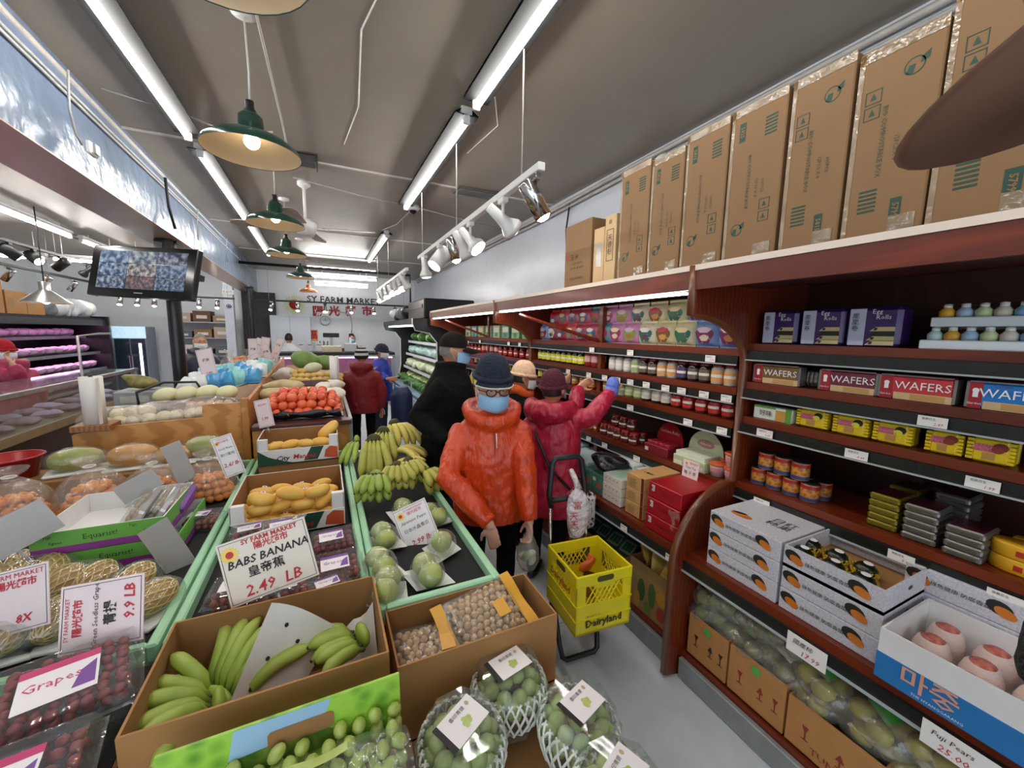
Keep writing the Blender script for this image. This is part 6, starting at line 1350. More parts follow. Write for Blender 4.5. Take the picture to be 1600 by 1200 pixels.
def hand(q, w, d, pn, m, side, curl=.5, s=1.0):
    """hand from wrist w along d; pn = palm normal; side=+1/-1 puts the thumb"""
    d = d.normalized(); pn = (pn-d*pn.dot(d)).normalized(); x = d.cross(pn)*side
    T = MX((x, d, pn)).transposed().to_4x4(); T.translation = w
    q.ell((0, .045*s, 0), (.037*s, .052*s, .015*s), m, T, 12, 8)
    for i, L in enumerate((.068, .076, .07, .055)):
        x0 = (-.027+.018*i)*s; p = V((x0, .085*s, 0)); pts = [p-V((0, .03*s, 0)), p]; a = 0
        for k in range(3): a += curl*(.55 if k else .35); p = p+V((0, cos(a), sin(a)))*(L*s*(.42, .32, .26)[k]); pts.append(p)
        q.tube([T @ u for u in pts], [.008*s, .0088*s, .0085*s, .0078*s, .0066*s], m, 8)
    p = V((-.03*s, .02*s, 0)); q.tube([T @ u for u in (p, p+V((-.022, .022, .008))*s, p+V((-.034, .048, .018))*s, p+V((-.034, .068, .026))*s)], [.012*s, .0115*s, .0095*s, .0075*s], m, 8)
m_skin = mat('skin', 'c58e70', .5, var=.06, scale=20); m_skin2 = mat('skin_light', 'd0a088', .5, var=.06, scale=20); m_hair = mat('hair_black', '1a1614', .5); m_hairg = mat('hair_grey', '77726c', .6, var=.2, scale=60)
m_maskb = mat('mask_blue', '8fbde0', .6, var=.03); m_maskw = mat('mask_white', 'd8dde2', .6, var=.03); m_blackc = mat('black_cloth', '0a0a0c', .85, var=.2, bump=.4, bscale=30, spec=.15); m_eye = mat('eye', '1a1210', .2); m_shoe = mat('shoe_black', '161616', .5); m_navy = mat('navy_knit', '1a2436', .9, var=.3, scale=50, bump=1, bscale=80)
def headframe(c, hd, tilt=0):
    f = V((hd[0], hd[1], 0)).normalized(); f = (f*cos(tilt)+V((0, 0, sin(tilt)))).normalized(); l = V((0, 0, 1)).cross(f).normalized(); u = f.cross(l)
    T = MX((l, f, u)).transposed().to_4x4(); T.translation = c; return T            # X=person's left, Y=front, Z=up
def head_shape(q, T, s, m):
    def fn(u, v):
        a = 2*pi*u; b = pi*v; z = -cos(b); r = sin(b); w = 1-(.30*z*z if z < 0 else .05*z); dpt = 1-(.12*z*z if z < 0 else 0)
        x, y = r*cos(a)*w*.078, r*sin(a)*dpt*.096
        if y > 0 and z < 0: y += .008*(-z)
        return (x*s, y*s, z*.115*s)
    q.grid(24, 16, fn, m, T=T, wrap=True)
    q.ell((0, .100*s, -.012*s), (.013*s, .018*s, .024*s), m, T); q.ell((0, .09*s, .03*s), (.05*s, .014*s, .012*s), m, T); q.ell((0, .086*s, -.062*s), (.026*s, .014*s, .01*s), m, T)
    for sd in (-1, 1): q.ell((sd*.078*s, -.008*s, -.005*s), (.012*s, .02*s, .032*s), m, T, rot=(0, 0, sd*.4))
def mask(t, T, s, m, base):
    q = MB()
    def fn(u, v):
        a = (u-.5)*R(150); z = -.098+.090*v; b = 1-abs(u-.5)*2
        rr = 1.06+.20*b*max(0, sin(pi*v))**.6; zz = z*(1-.12*(1-b)) -.01*(1-b)*(v-.5)
        return (.080*s*sin(a)*rr, (.094*cos(a)*rr+.008)*s, (zz+.002*sin(v*22))*s)
    q.grid(18, 14, fn, m, T=T); q.grid(18, 14, lambda u, v: tuple(c*.985 for c in fn(1-u, v)), m, T=T); o = q.build('face_mask', t, -base)
    q = MB()
    for sd in (-1, 1):
        for z in (-.006, -.078): q.tube([T @ V((sd*.080*s, .028*s, z*s)), T @ V((sd*.086*s, .0, z*.5*s+.01*s)), T @ V((sd*.084*s, -.018*s, .01*s))], .0018, m_maskw, 5)
    q.build('ear_loop', o)
def eyes(t, T, s, base):
    for sd in (-1, 1):
        q = MB(); q.ell((sd*.032*s, .083*s, .018*s), (.014*s, .009*s, .008*s), mat('eye_white', 'd9d4cc', .3), T, 10, 6); o = q.build('eye', t, -base)
        q = MB(); q.ell((sd*.032*s, .0895*s, .018*s), (.006*s, .004*s, .006*s), m_eye, T, 8, 6); q.build('iris', o)
        q = MB(); q.tube([T @ V((sd*(.016+.014*k)*s, (.097-.004*k)*s, (.038+.004*(k == 1)-.002*k)*s)) for k in range(3)], .0035*s, m_hair, 5); q.build('eyebrow', t, -base)
def person(label, x, y, H, face, hd=None, tilt=0, coat=None, hem=.42, trousers=None, arms=None, hat=None, hood=False, collar=0, mk=None, skin=None, vox=.011, hair=None, lean=0, bulk=1.0, glasses=False, shoes=None, legs=True, hz=None, disp=.02, cat='person', flare=1.0, stance=.06, hk=1.0, hoodk=1.0, hc=None):
    base = V((x, y, 0)); t = thing('person', label, cat, base); skin = skin or m_skin; trousers = trousers or m_blackc
    f = V((face[0], face[1], 0)).normalized(); l = V((0, 0, 1)).cross(f); up = V((0, 0, 1)); hz = hz or H
    P = lambda a, b, z: base+l*(a*H)+f*(b*H+lean*(z**2))+up*(z*H)
    T = headframe(hc or P(0, .012, .932)+up*(hz-H), hd or face, tilt); s = H/1.62; hs = s*hk
    sh = [P(.112, 0, .782), P(-.112, 0, .782)]
    arms = arms or {}
    A = []
    for i, k in enumerate('LR'):
        a = arms.get(k) or (P((.165, -.165)[i], .0, .62), P((.155, -.155)[i], .03, .47), None)
        A.append((sh[i], V(a[0]), V(a[1]), V(a[2]) if len(a) > 2 and a[2] is not None else (V(a[1])-V(a[0])), a[3] if len(a) > 3 else .5, V(a[4]) if len(a) > 4 else f*-1+l*(.6 if i else -.6)))
    q = MB(); head_shape(q, T, hs, skin); q.tube([P(0, 0, .80), P(0, .004, .86), T @ V((0, -.012*s, -.06*s))], [.05*s, .05*s, .052*s], skin, 12)
    loft(q, [(P(0, b, z), l*(rx*H), f*(ry*H)) for z, rx, ry, b in ((.47, .085, .06, 0), (.6, .078, .055, 0), (.72, .095, .06, 0), (.8, .10, .05, 0), (.835, .04, .04, 0))], skin)
    for i, (a, e, w_, d, cu, pn) in enumerate(A):
        q.tube([a, (a+e)/2, e, (e+w_)/2, w_, w_+d.normalized()*.02], [.04*s, .038*s, .033*s, .032*s, .026*s, .026*s], skin, 10); hand(q, w_+d.normalized()*.01, d, pn, skin, 1 if i else -1, cu, s)
    for sd in (-1, 1) if legs else (): q.tube([P(sd*stance, 0, .5), P(sd*stance, .012, .28), P(sd*stance, 0, .05)], [.05*s, .04*s, .03*s], skin, 10)
    b_ = remesh(q, 'body', t, min(vox, .008), skin, 2); b_.location = -base
    # coat
    if coat:
        q = MB(); hz_ = hem
        loft(q, [(P(0, b, z), l*(rx*H*bulk), f*(ry*H*bulk)) for z, rx, ry, b in ((hz_, .125*flare, .098*flare, .004), (hz_+.05, .126*flare, .1*flare, .004), (.58, .122, .098, .004), (.68, .126, .1, .004), (.745, .127, .095, 0), (.79, .108, .08, 0), (.82, .082, .068, 0), (.85, .06, .058, 0), (.86+collar, .058, .058, .002))], coat, 24)
        for i, (a, e, w_, d, cu, pn) in enumerate(A):
            a2 = a+l*((-.012, .012)[i]*H)
            q.tube([a2, a2.lerp(e, .35), a2.lerp(e, .7), e, e.lerp(w_, .3), e.lerp(w_, .7), w_], [r_*s*bulk for r_ in (.068, .070, .066, .062, .060, .054, .043)], coat, 14)
        if hood:
            for k in range(36):
                a = -pi*.5+2*pi*k/36; back = max(0, -sin(a)); fr_ = max(0, sin(a))
                q.ell(P(.078*hoodk*cos(a), .076*hoodk*sin(a)-.02*back, .852-.035*fr_-.012*back), ((.034+.02*back)*s*hoodk, (.034+.024*back)*s*hoodk, (.042+.026*back)*s*hoodk), coat, None, 10, 8)
            q.ell(P(0, -.085, .80), (.075*s, .05*s, .08*s), coat)
        c_ = remesh(q, 'jacket', t, vox, coat, 5, disp); c_.location = -base
    if legs:
        q = MB()
        for sd in (-1, 1): q.tube([P(sd*stance*.9, 0, .54), P(sd*stance, .002, .45), P(sd*stance, .012, .28), P(sd*stance, 0, .10), P(sd*stance, 0, .035)], [.075*s, .078*s, .062*s, .055*s, .056*s], trousers, 12)
        loft(q, [(P(0, 0, z), l*(rx*H), f*(ry*H)) for z, rx, ry in ((.46, .07, .07), (.5, .098, .078), (.57, .092, .07))], trousers)
        c_ = remesh(q, 'trousers', t, max(vox, .011), trousers, 3, .008); c_.location = -base
        for sd in (-1, 1):
            q = MB(); c = P(sd*stance, .03, .0); Tm = MX((l, f, up)).transposed().to_4x4(); Tm.translation = c
            q.grid(14, 9, lambda u, v: (.042*s*sin(pi*v)**.5*cos(2*pi*u)*.9, .13*s*-cos(pi*v), max(0, .03+.04*sin(pi*v)*sin(2*pi*u)*(1.2 if v < .5 else .8))), shoes or m_shoe, T=Tm, wrap=True); q.build('shoe', t, -base)
    if mk: mask(t, T, hs, mk, base)
    eyes(t, T, hs, base)
    if hair:
        q = MB(); q.grid(20, 9, lambda u, v: (lambda a, b: (.083*s*sin(b)*cos(a), (.1*sin(b)*sin(a)-.008)*s, .122*s*cos(b)))(2*pi*u, (.05+.5*v*(1.15 if sin(2*pi*u) < .2 else .55))*pi), hair, T=T, wrap=True); q.build('hair', t, -base)
    S_ = s
    if hat: hat(t, T, hs, base)
    S_ = s; s = hs
    if glasses:
        q = MB()
        for sd in (-1, 1):
            q.tube([T @ V(((sd*.034+.026*cos(a))*s, .108*s-.006*abs(cos(a))*s, (.012+.019*sin(a))*s)) for a in [2*pi*k/16 for k in range(16)]], .003*s, m_dark, 6, closed=True)
            q.tube([T @ V((sd*.06*s, .10*s, .016*s)), T @ V((sd*.083*s, .06*s, .014*s)), T @ V((sd*.086*s, -.005*s, .01*s))], .0025*s, m_dark, 6)
        q.tube([T @ V((-.009*s, .108*s, .016*s)), T @ V((.009*s, .108*s, .016*s))], .0028*s, m_dark, 6); q.build('glasses', t, -base)
    return t, P, T, S_, base
def beanie(m, h=.15, band=True, brim=None, pom=None, rib=0, low=.015):
    def fn(t, T, s, base):
        q = MB()
        q.grid(28, 10, lambda u, v: (lambda a, b: ((.093+.004*rib*sin(14*a))*s*sin(b)**.8*cos(a), ((.112+.004*rib*sin(14*a))*sin(b)**.8*sin(a)-.006)*s, (low+h*cos(b)*(1+.03*sin(5*a)*sin(b)))*s))(2*pi*u, max(.02, v)*pi/2), m, T=T, wrap=True); o = q.build('hat', t, -base)
        if band: q = MB(); q.tube([T @ V(((.095*cos(a))*s, (.114*sin(a)-.006)*s, (low+.004)*s)) for a in [2*pi*k/24 for k in range(24)]], .014*s, m, 8, closed=True); q.build('hat_band', o)
        if brim:
            q = MB()
            def bf(u, v): a = R(20)+R(140)*u; return ((.096+.0*v)*cos(a)*s*(1+.12*v), (.112*sin(a)+.034*v*sin(pi*u)-.006)*s, (low-.004-.016*v-.010*abs(u-.5)*2*v)*s)
            q.grid(16, 4, bf, m, T=T); q.grid(16, 4, lambda u, v: (lambda p: (p[0], p[1], p[2]-.006*s))(bf(1-u, v)), brim, T=T); q.tube([T @ V((lambda p: (p[0], p[1], p[2]-.003*s))(bf(k/15, 1))) for k in range(16)], .0045*s, brim, 6); q.build('brim', o)
        if pom: q = MB(); q.ell(tuple(T @ V((0, 0, (low+h)*s))), (.03, .03, .03), pom); q.build('pompom', o)
    return fn
def cap(m):
    def fn(t, T, s, base):
        q = MB(); q.grid(24, 9, lambda u, v: (lambda a, b: (.090*s*sin(b)**.85*cos(a), (.108*sin(b)**.85*sin(a)-.004)*s, (.02+.115*cos(b))*s))(2*pi*u, max(.02, v)*pi/2), m, T=T, wrap=True); o = q.build('cap', t, -base)
        q = MB(); bf = lambda u, v: (.085*(u*2-1)*s*(1-.15*v), (.095*(1-.55*(u*2-1)**2)**.5+.105*v*(1-.35*(u*2-1)**2))*s, (.028-.02*v-.02*(u*2-1)**2)*s)
        q.grid(12, 5, bf, m, T=T); q.grid(12, 5, lambda u, v: (lambda p: (p[0], p[1], p[2]-.006*s))(bf(1-u, v)), m, T=T); q.build('visor', o)
        q = MB(); q.tube([T @ V(((.016*cos(a))*s, .098*s, (.062+.012*sin(a))*s)) for a in [2*pi*k/12 for k in range(12)]], .003*s, m_maskw, 5, closed=True); q.build('emblem', o)
    return fn
def quilt(name, col, col2, bs, br=.32):
    m = mat(name, col, br, col2=col2, scale=7, bump=.8, bscale=bs, dist=.02, bstretch=(1.6, 1.6, .55), brot=(.25, .35, 0)); return m
# --- woman in orange ---
m_orj = quilt('orange_nylon', 'b83510', 'cc4416', 16, .3)
wf = (-.30, -1); wx, wy = .835, 2.0
t_w, P, T, s, base = person('woman in bright orange hooded jacket, navy cap, glasses and blue mask', wx, wy, 1.52, wf, (-.12, -1), R(-9), m_orj, .445, m_blackc,
    {'L': (pt(818, 715, 2.10), pt(827, 812, 2.06), V((.02, -.05, -1)), 1.6, V((-1, 0, 0))), 'R': (pt(700, 745, 2.06), pt(765, 818, 1.95), V((.22, -.1, -1)), .5, V((.3, .9, 0)))},
    beanie(m_navy, .125, True, mat('brim_edge', 'cfc8b8', .6), None, .6, .066), True, .0, m_maskb, m_skin2, .010, m_hair, 0, 1.12, True, hk=1.12, hoodk=1.12, hz=1.515)
q = MB(); fz = [P(0, .1+.012*(z-.45)*0, z) for z in (.46, .55, .65, .74, .80)]
q.tube([P(0, .112*1.12*.88, z) for z in (.45, .55, .65, .74)]+[P(0, .085, .81)], .004, mat('zip_orange', 'a83413', .4), 6); q.build('zip', t_w, -base)
q = MB(); q.tube([P(.004, .118, .79), P(.006, .124, .74)], .0028, m_maskw, 5); q.build('zip_pull', t_w, -base)
# her bag of greens
bp = pt(826, 828, 2.05); t = thing('produce_bag', 'clear plastic bag of green vegetables held by woman in orange', 'bag', bp+V((0, 0, -.22)))
q = MB(); q.lathe([(.0, 0), (.04, .01), (.062, .06), (.056, .12), (.03, .18), (.012, .215), (.02, .235)], m_bagf, 16); q.build('clear_bag', t)
m_bok = mat('bok_choy', 'b9c9a0', .5, col2='6f8f4a', scale=16)
for i in range(5):
    a = i*1.26; q = MB(); q.ell((.022*cos(a), .022*sin(a), .05+.012*i), (.024, .02, .036), m_bok if i % 2 else m_whf, rot=(random.random(), random.random(), 0)); q.build('vegetable', t)
# --- man in black ---
bx, by = pt(690, 600, 3.0).x, pt(690, 600, 3.0).y
m_bcoat = mat('black_coat', '0b0b0c', .85, var=.2, bump=.5, bscale=14, dist=.02, spec=.15)
mp = person('man in black coat, black cap and blue mask, side view', bx+.03, by+.02, 1.70, (.85, -.35), (.93, -.36), R(-4), m_bcoat, .30, mat('blue_jeans', '2c3a4d', .8, var=.2), {'R': (pt(652, 650, 2.85), pt(700, 690, 2.72), V((1, -.4, -.2)), .8)}, cap(mat('black_cap', '17120f', .8, spec=.2)), False, .02, m_maskb, m_skin, .012, m_hairg, .06, 1.22, False, flare=1.05)
# --- woman with cream hat ---
p3 = pt(822, 600, 3.05); m_cream = mat('cream_pink_knit', 'd9ae8c', .9, col2='e8c8a8', scale=40, bump=1, bscale=70)
t3, P3, T3, s3, b3 = person('woman in cream knitted hat, orange scarf and black coat', p3.x-.02, p3.y+.1, 1.47, (.85, -.2), (.9, -.25), R(-8), m_bcoat, .25, m_blackc, {'R': (pt(850, 640, 2.95), pt(878, 600, 2.9), V((.8, .2, .5)), .9)}, beanie(m_cream, .135, True, None, None, .6, .02), False, 0, m_maskw, m_skin, .013, m_hair, .03, 1.1)
q = MB()
for k in range(16): a = 2*pi*k/16; q.ell(P3(.062*cos(a), .055*sin(a), .855+.02*sin(a*2)), (.032, .032, .042), mat('orange_scarf', 'c9521a', .85, var=.15, bump=.8, bscale=40))
c_ = remesh(q, 'scarf', t3, .012, mat('orange_scarf'), 3); c_.location = -b3
# --- woman in crimson ---
p4 = pt(868, 650, 2.62); m_crim = quilt('crimson_coat', '9a1230', 'b01a3a', 14, .38)
t4, P4, T4, s4, b4 = person('woman in crimson hooded coat and maroon knitted hat reaching to shelf', p4.x-.03, p4.y+.03, 1.45, (.75, .65), (.8, .6), R(5), m_crim, .355, m_blackc,
    {'R': (pt(925, 650, 2.55), pt(955, 614, 2.62), V((.45, .35, .9)), .9, V((.6, .6, 0))), 'L': (pt(900, 640, 2.85), pt(903, 606, 2.95), V((.5, -.3, .4)), 1.2)}, beanie(mat('maroon_knit', '4a0f22', .9, var=.35, scale=60, bump=1, bscale=70), .13, True, None, None, .9, .015), True, .012, m_maskw, m_skin, .011, m_hair, .06, 1.15, flare=1.1, hk=1.06, hoodk=1.25)
q = MB(); w_ = pt(955, 612, 2.62); q.ell(w_+V((.02, .01, .045)), (.045, .045, .055), mat('blue_glove', '5f6fc0', .6, bump=.5, bscale=60)); q.tube([w_+V((-.005, 0, -.02)), w_+V((.01, .005, .02))], [.046, .046], mat('blue_glove'), 12); q.build('glove', t4, -b4)
q = MB(); q.tube([P4(.09, .03, .82), P4(.03, -.115, .74), P4(-.05, -.135, .60), P4(-.13, -.08, .50)], .009, m_dark, 6, flat=.5); q.build('bag_strap', t4, -b4)
hb = P4(-.17, -.04, .43); t = thing('shoulder_bag', 'black and white patterned shoulder bag at the side of crimson coat', 'bag', hb+V((0, 0, -.12)))
q = MB(); q.box((0, 0, .10), (.12, .22, .24), mat('patterned_bag', '222222', .6, col2='c9c5c0', kind='voronoi', scale=40, contrast=(.35, .5)), b=.03); q.build('bag_body', t)
q = MB(); q.tube([(0, -.09, .21), (0, -.05, .28), (0, .05, .28), (0, .09, .21)], .006, m_dark, 6); q.build('handle', t)
# --- red coat man in the back ---
p5 = pt(566, 600, 5.1); m_redc = mat('dark_red_coat', '7a0d18', .6, var=.12, bump=.4, bscale=12, dist=.02)
def striped(t, T, s, base):
    mw, mb = mat('hat_white', 'c9c5c0', .9), mat('hat_black', '151515', .9); q = MB()
    for k in range(7):
        v0, v1 = k/7, (k+1)/7; q.grid(20, 3, lambda u, v: (lambda a, b: (.094*s*sin(b)**.8*cos(a), .112*s*sin(b)**.8*sin(a), (-.02+.15*cos(b))*s))(2*pi*u, max(.02, v0+(v1-v0)*v)*pi/2*1.05), mw if k % 2 else mb, T=T, wrap=True)
    q.build('hat', t, -base)
person('person in dark red coat and striped knitted hat, seen from behind', p5.x, p5.y, 1.50, (.15, 1), (.3, 1), 0, m_redc, .44, m_blackc, None, striped, True, 0, None, m_skin, .015, m_hair, .02, 1.15)
p6 = pt(590, 600, 5.9)
person('person in bright blue jacket and navy cap behind the red coat', p6.x+.02, p6.y, 1.52, (.7, -.5), (.6, -.5), R(-10), mat('bright_blue_jacket', '2a3fae', .5, var=.1), .44, mat('blue_jeans'), {'R': (pt(598, 590, 5.8), pt(605, 592, 5.6), V((1, -.3, 0)), .8)}, beanie(m_navy, .11, True), False, 0, m_maskw, m_skin, .016, m_hair, .05, 1.05)
# --- left side people ---
p7 = pt(322, 600, 5.5); m_puff = mat('navy_puffer', '171c2c', .4, col2='1e2438', kind='wave', scale=9, stretch=(0, 0, 1), bump=.6, bscale=10)
person('man in navy puffer jacket and pale mask behind the snack bags', p7.x-.2, p7.y+.7, 1.62, (.45, -1), (.5, -1), R(-10), m_puff, .42, m_blackc, None, None, True, .02, m_maskw, m_skin, .016, m_hairg, .05, 1.25)
p8 = pt(14, 600, 4.25)
person('woman in pink jacket and red beanie at the left edge', p8.x, p8.y, 1.54, (-.8, .5), (.75, -.3), R(-5), mat('pink_jacket', 'a8244e', .5, var=.15, bump=.5, bscale=16), .42, m_blackc, {'L': (pt(32, 588, 4.0), pt(20, 570, 3.95), V((-.4, .2, .7)), .8)}, beanie(mat('red_knit', 'a3101e', .9, var=.2, bump=.8, bscale=60), .12, True), True, 0, m_maskw, m_skin, .016, None, 0, 1.1)
p9 = pt(455, 600, 9.3)
person('shop worker in white coat behind the far counter, seen from behind', p9.x, p9.y, 1.62, (.2, 1), (.2, 1), 0, mat('white_coat', 'c9ccd0', .7, var=.05), .3, m_blackc, None, None, False, 0, None, m_skin, .02, m_hair, 0, 1.1)
p10 = pt(552, 600, 9.9)
person('dark haired worker behind the far counter near the scale', p10.x, p10.y, 1.62, (.2, -1), (-.2, -1), 0, mat('dark_apron', '2a2a30', .7), .3, m_blackc, None, None, False, 0, m_maskb, m_skin, .02, m_hair, 0, 1.05)
# --- neighbour just outside the frame: brown hat brim and dark knitted sleeve reach in ---
m_brown = mat('brown_felt', '8a6653', .8, var=.08); m_knit = mat('dark_knit', '1c1c1e', .9, var=.4, scale=80, bump=1, bscale=120)
def felt_hat(t, T, s, base):
    C_ = V((.528, .025, 1.948)); n = V((-.16, .328, .931)).normalized(); a = n.cross(V((.3, .1, 1))).normalized(); b = n.cross(a)
    M_ = MX((a, b, n)).transposed().to_4x4(); M_.translation = C_
    q = MB(); q.lathe([(.085, -.001), (.182, -.002), (.19, .002), (.182, .006), (.105, .008), (.1, .02), (.096, .085), (.08, .11), (.05, .118), (0, .115)], m_brown, 40, M_); o = q.build('hat', t, -base)
    q = MB(); q.lathe([(.1015, .016), (.0995, .042)], m_dark, 40, M_); q.build('hat_band', o)
person('tall neighbour in brown brimmed hat and dark knit at the right picture edge', .66, -.33, 1.96, (-.32, .95), (-.32, .95), R(-12), m_knit, .4, m_blackc, {'R': (pt(1765, 1062, .37), pt(2300, 1150, .45), None, .5)}, felt_hat, False, 0, None, m_skin, .012, m_hair, .38, 1.0, hc=V((.553, -.035, 1.868)))
# ================= hand cart with milk crate =================
m_cy = mat('yellow_crate', 'e6d51c', .35, var=.05); m_silver = mat('chrome_tube', 'b8b2a4', .25, .9)
cx, cy, cz, cr = 1.165, 1.50, .315, R(-5)
t = thing('milk_crate', 'yellow plastic milk crate with dark lettering on the hand cart', 'crate', (cx, cy, cz), cr)
S, Hc = .152, .30
q = MB(); q.bx(-S, S, -S, S, 0, .012, m_cy); q.build('bottom', t)
for k in range(4):
    Tm = MX.Rotation(k*pi/2, 4, 'Z') @ MX.Translation((0, -S, 0))
    q = MB(); q.bx(-S, S, 0, .006, 0, .15, m_cy, T=Tm); q.bx(-S, S, -.003, .009, .245, Hc, m_cy, T=Tm, b=.003)
    for sd in (-1, 1): q.bx(sd*S-(.05 if sd > 0 else 0), sd*S+(0 if sd > 0 else .05), 0, .006, .15, .25, m_cy, T=Tm)
    q.bx(-.055, .055, .0, .006, .228, .25, m_cy, T=Tm)
    for z in (.075, .15): q.bx(-S-.002, S+.002, -.004, .0, z-.003, z+.003, m_cy, T=Tm)
    w_ = q.build('side_wall', t)
    for i in range(-1, 9):
        for sg in (-1, 1):
            x0 = -.102+.0255*i; x1 = x0+.095*.62
            if sg < 0: x0, x1 = -x0, -x1
            za, zb = .15, .245
            if min(x0, x1) < -.105 or max(x0, x1) > .105: 
                continue
            q = MB(); q.tube([Tm @ V((x0, .003, za)), Tm @ V((x1, .003, zb))], .0036, m_cy, 4, caps=False, smooth=False); q.build('lattice_bar', w_)
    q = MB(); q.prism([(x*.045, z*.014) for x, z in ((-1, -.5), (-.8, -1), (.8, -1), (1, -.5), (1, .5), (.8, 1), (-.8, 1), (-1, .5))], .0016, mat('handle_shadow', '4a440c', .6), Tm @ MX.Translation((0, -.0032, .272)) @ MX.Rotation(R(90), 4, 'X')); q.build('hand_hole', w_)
text(t, 'Dairyland', .052, mat('dairy_ink', '3a2a12', .6), (0, -S-.006, .055), (R(90), 0, 0), bold=.0012); text(t, 'PROPERTY OF', .012, mat('dairy_ink'), (-.06, -S-.005, .092), (R(90), 0, 0))
text(t, 'Dairyland', .052, mat('crate_ink_faded', 'b0521a', .6), (-S-.006, -.0, .20), (R(90), 0, R(-90)), bold=.0012)
# things inside the crate
t = thing('jar', 'small jar with dark lid standing inside the yellow crate', 'jar', (cx+.03, cy+.02, cz+.013))
q = MB(); q.lathe([(0, 0), (.033, 0), (.033, .13), (.028, .14)], hx('d9c896', .3), 16); q.build('glass', t); q = MB(); q.lathe([(.034, .135), (.034, .155), (0, .157)], lid_b, 16); q.build('lid', t); q = MB(); q.lathe([(.0336, .05), (.0336, .11)], hx('8a5a2a'), 16); q.build('label', t)
lump('net_bag', 'crumpled orange net bag inside the yellow crate', (cx+.05, cy+.06, cz+.2), (.028, .022, .055), hx('d96a2a', .5), None, (.3, .2, 0), .7, 'bag', 16, 12)
# the cart frame
t = thing('hand_cart', 'black folding hand cart with silver poles under the yellow crate', 'cart', (cx, cy, 0), cr)
for sd, px_ in ((-1, 0), (1, 0)):
    q = MB(); q.tube([(sd*.10, .19, .08), (sd*.115, .195, .5), (sd*.105, .24, .83)], .009, m_silver, 8); q.build('pole', t)
q = MB(); q.tube([(-.10, .235, .78), (-.112, .24, .85), (-.09, .255, 1.02), (-.07, .258, 1.045), (.07, .258, 1.045), (.09, .255, 1.02), (.112, .24, .85), (.10, .235, .78)], .0165, m_dark, 8); q.build('handle', t)
q = MB(); q.tube([(-.108, .238, .815), (.108, .238, .815)], .016, m_dark, 8); q.build('handle_bar', t)
q = MB(); q.tube([(-.115, .17, .08), (-.115, .165, .30), (.115, .165, .30), (.115, .17, .08)], .013, m_dark, 8); q.tube([(-.12, .16, .30), (-.12, -.12, .30)], .011, m_dark, 8); q.tube([(.12, .16, .30), (.12, -.12, .30)], .011, m_dark, 8); q.build('platform_frame', t)
q = MB(); q.tube([(-.115, .15, .31), (-.115, .06, .10), (-.105, .04, .035), (-.085, .035, .02), (.085, .035, .02), (.105, .04, .035), (.115, .06, .10), (.115, .13, .30)], .014, m_dark, 8); q.build('foot_loop', t)
for sd in (-1, 1):
    q = MB(); q.lathe([(0, -.014), (.075, -.014), (.082, -.006), (.082, .006), (.075, .014), (0, .014)], m_dark, 22, TM((sd*.165, .20, .083), (0, R(90), 0))); w_ = q.build('wheel', t)
    q = MB(); q.lathe([(0, -.016), (.03, -.016), (.03, .016), (0, .016)], m_steel, 14, TM((sd*.165, .20, .083), (0, R(90), 0))); q.build('hub', w_)
q = MB(); q.tube([(-.16, .20, .083), (.16, .20, .083)], .008, m_steel, 8); q.build('axle', t)
# carrier bag tied to the handle
t = thing('carrier_bag', 'white plastic bag with red print hanging from the cart handle', 'bag', (cx+.065, cy+.20, .60))
m_wbag = mat('white_plastic_bag', 'd9cfcf', .35, var=.06, scale=12, bump=1, bscale=25, dist=.03); q = MB()
q.grid(20, 12, lambda u, v: (lambda a, w_: (w_*cos(a)*(1+.12*sin(5*a+8*v))+.012*sin(4*v), w_*.6*sin(a)*(1+.12*sin(4*a)), .30*v))(2*pi*u, .072*(sin(pi*min(1, .12+v*.85))**.8)*(1 if v < .85 else .5)+.004), m_wbag, wrap=True); q.build('bag_body', t)
q = MB(); q.tube([(0, 0, .28), (-.01, .02, .33), (-.02, .045, .37), (-.005, .06, .345), (.012, .03, .30)], [.02, .016, .014, .014, .016], m_wbag, 8); q.build('knot', t)
for i, (s_, x, z) in enumerate((('天', -.05, .14), ('天', -.045, .09), ('天', .04, .10), ('富', -.03, .20))): text(t, s_, .05, m_red, (x, -.052+abs(x)*.25, z), (R(90), 0, R(-20 if x < 0 else 20)))
# ================= wall screen on the column =================
A_, B_, C_, D_ = pt(131, 383, 3.9), pt(300, 393, 3.75), pt(309, 466, 3.7), pt(150, 459, 3.85)
ctr = (A_+B_+C_+D_)/4; xa = ((B_-A_)+(C_-D_)).normalized(); ya = ((A_-D_)+(B_-C_)); ya = (ya-xa*ya.dot(xa)).normalized(); na = xa.cross(ya)
wd, hd_ = ((B_-A_).length+(C_-D_).length)/2, ((A_-D_).length+(B_-C_).length)/2
t = link('wall_screen', None); Tm = MX((xa, ya, na)).transposed().to_4x4(); Tm.translation = ctr; t.matrix_world = Tm; tag(t, 'black flat screen showing camera pictures, mounted high on the column', 'screen')
q = MB(); q.box((0, 0, -.03), (wd, hd_, .06), mat('gloss_black', '0b0b0d', .15), b=.008); q.build('case', t)
m_scr = []
cols_ = [('2a3a55', '8fa3b8'), ('35455a', 'a5a8a0'), ('2c3448', '8a8f9a'), ('243350', '9aa8b8'), ('3a3f48', 'b0a8a0'), ('30405a', '8894a8'), ('2a3550', '98a0a8'), ('3a3a44', '8a6a60'), ('28344c', '7f8a9a')]
for i, (a, b) in enumerate(cols_):
    m = mat('screen_picture_%d' % i, a, .5, col2=b, scale=15+2*i, contrast=(.42, .72), spec=.15); nt = m.node_tree; bs = nt.nodes['Principled BSDF']; bs.inputs['Emission Strength'].default_value = .28; nt.links.new([n for n in nt.nodes if n.type == 'VALTORGB'][0].outputs[0], bs.inputs['Emission Color']); m_scr.append(m)
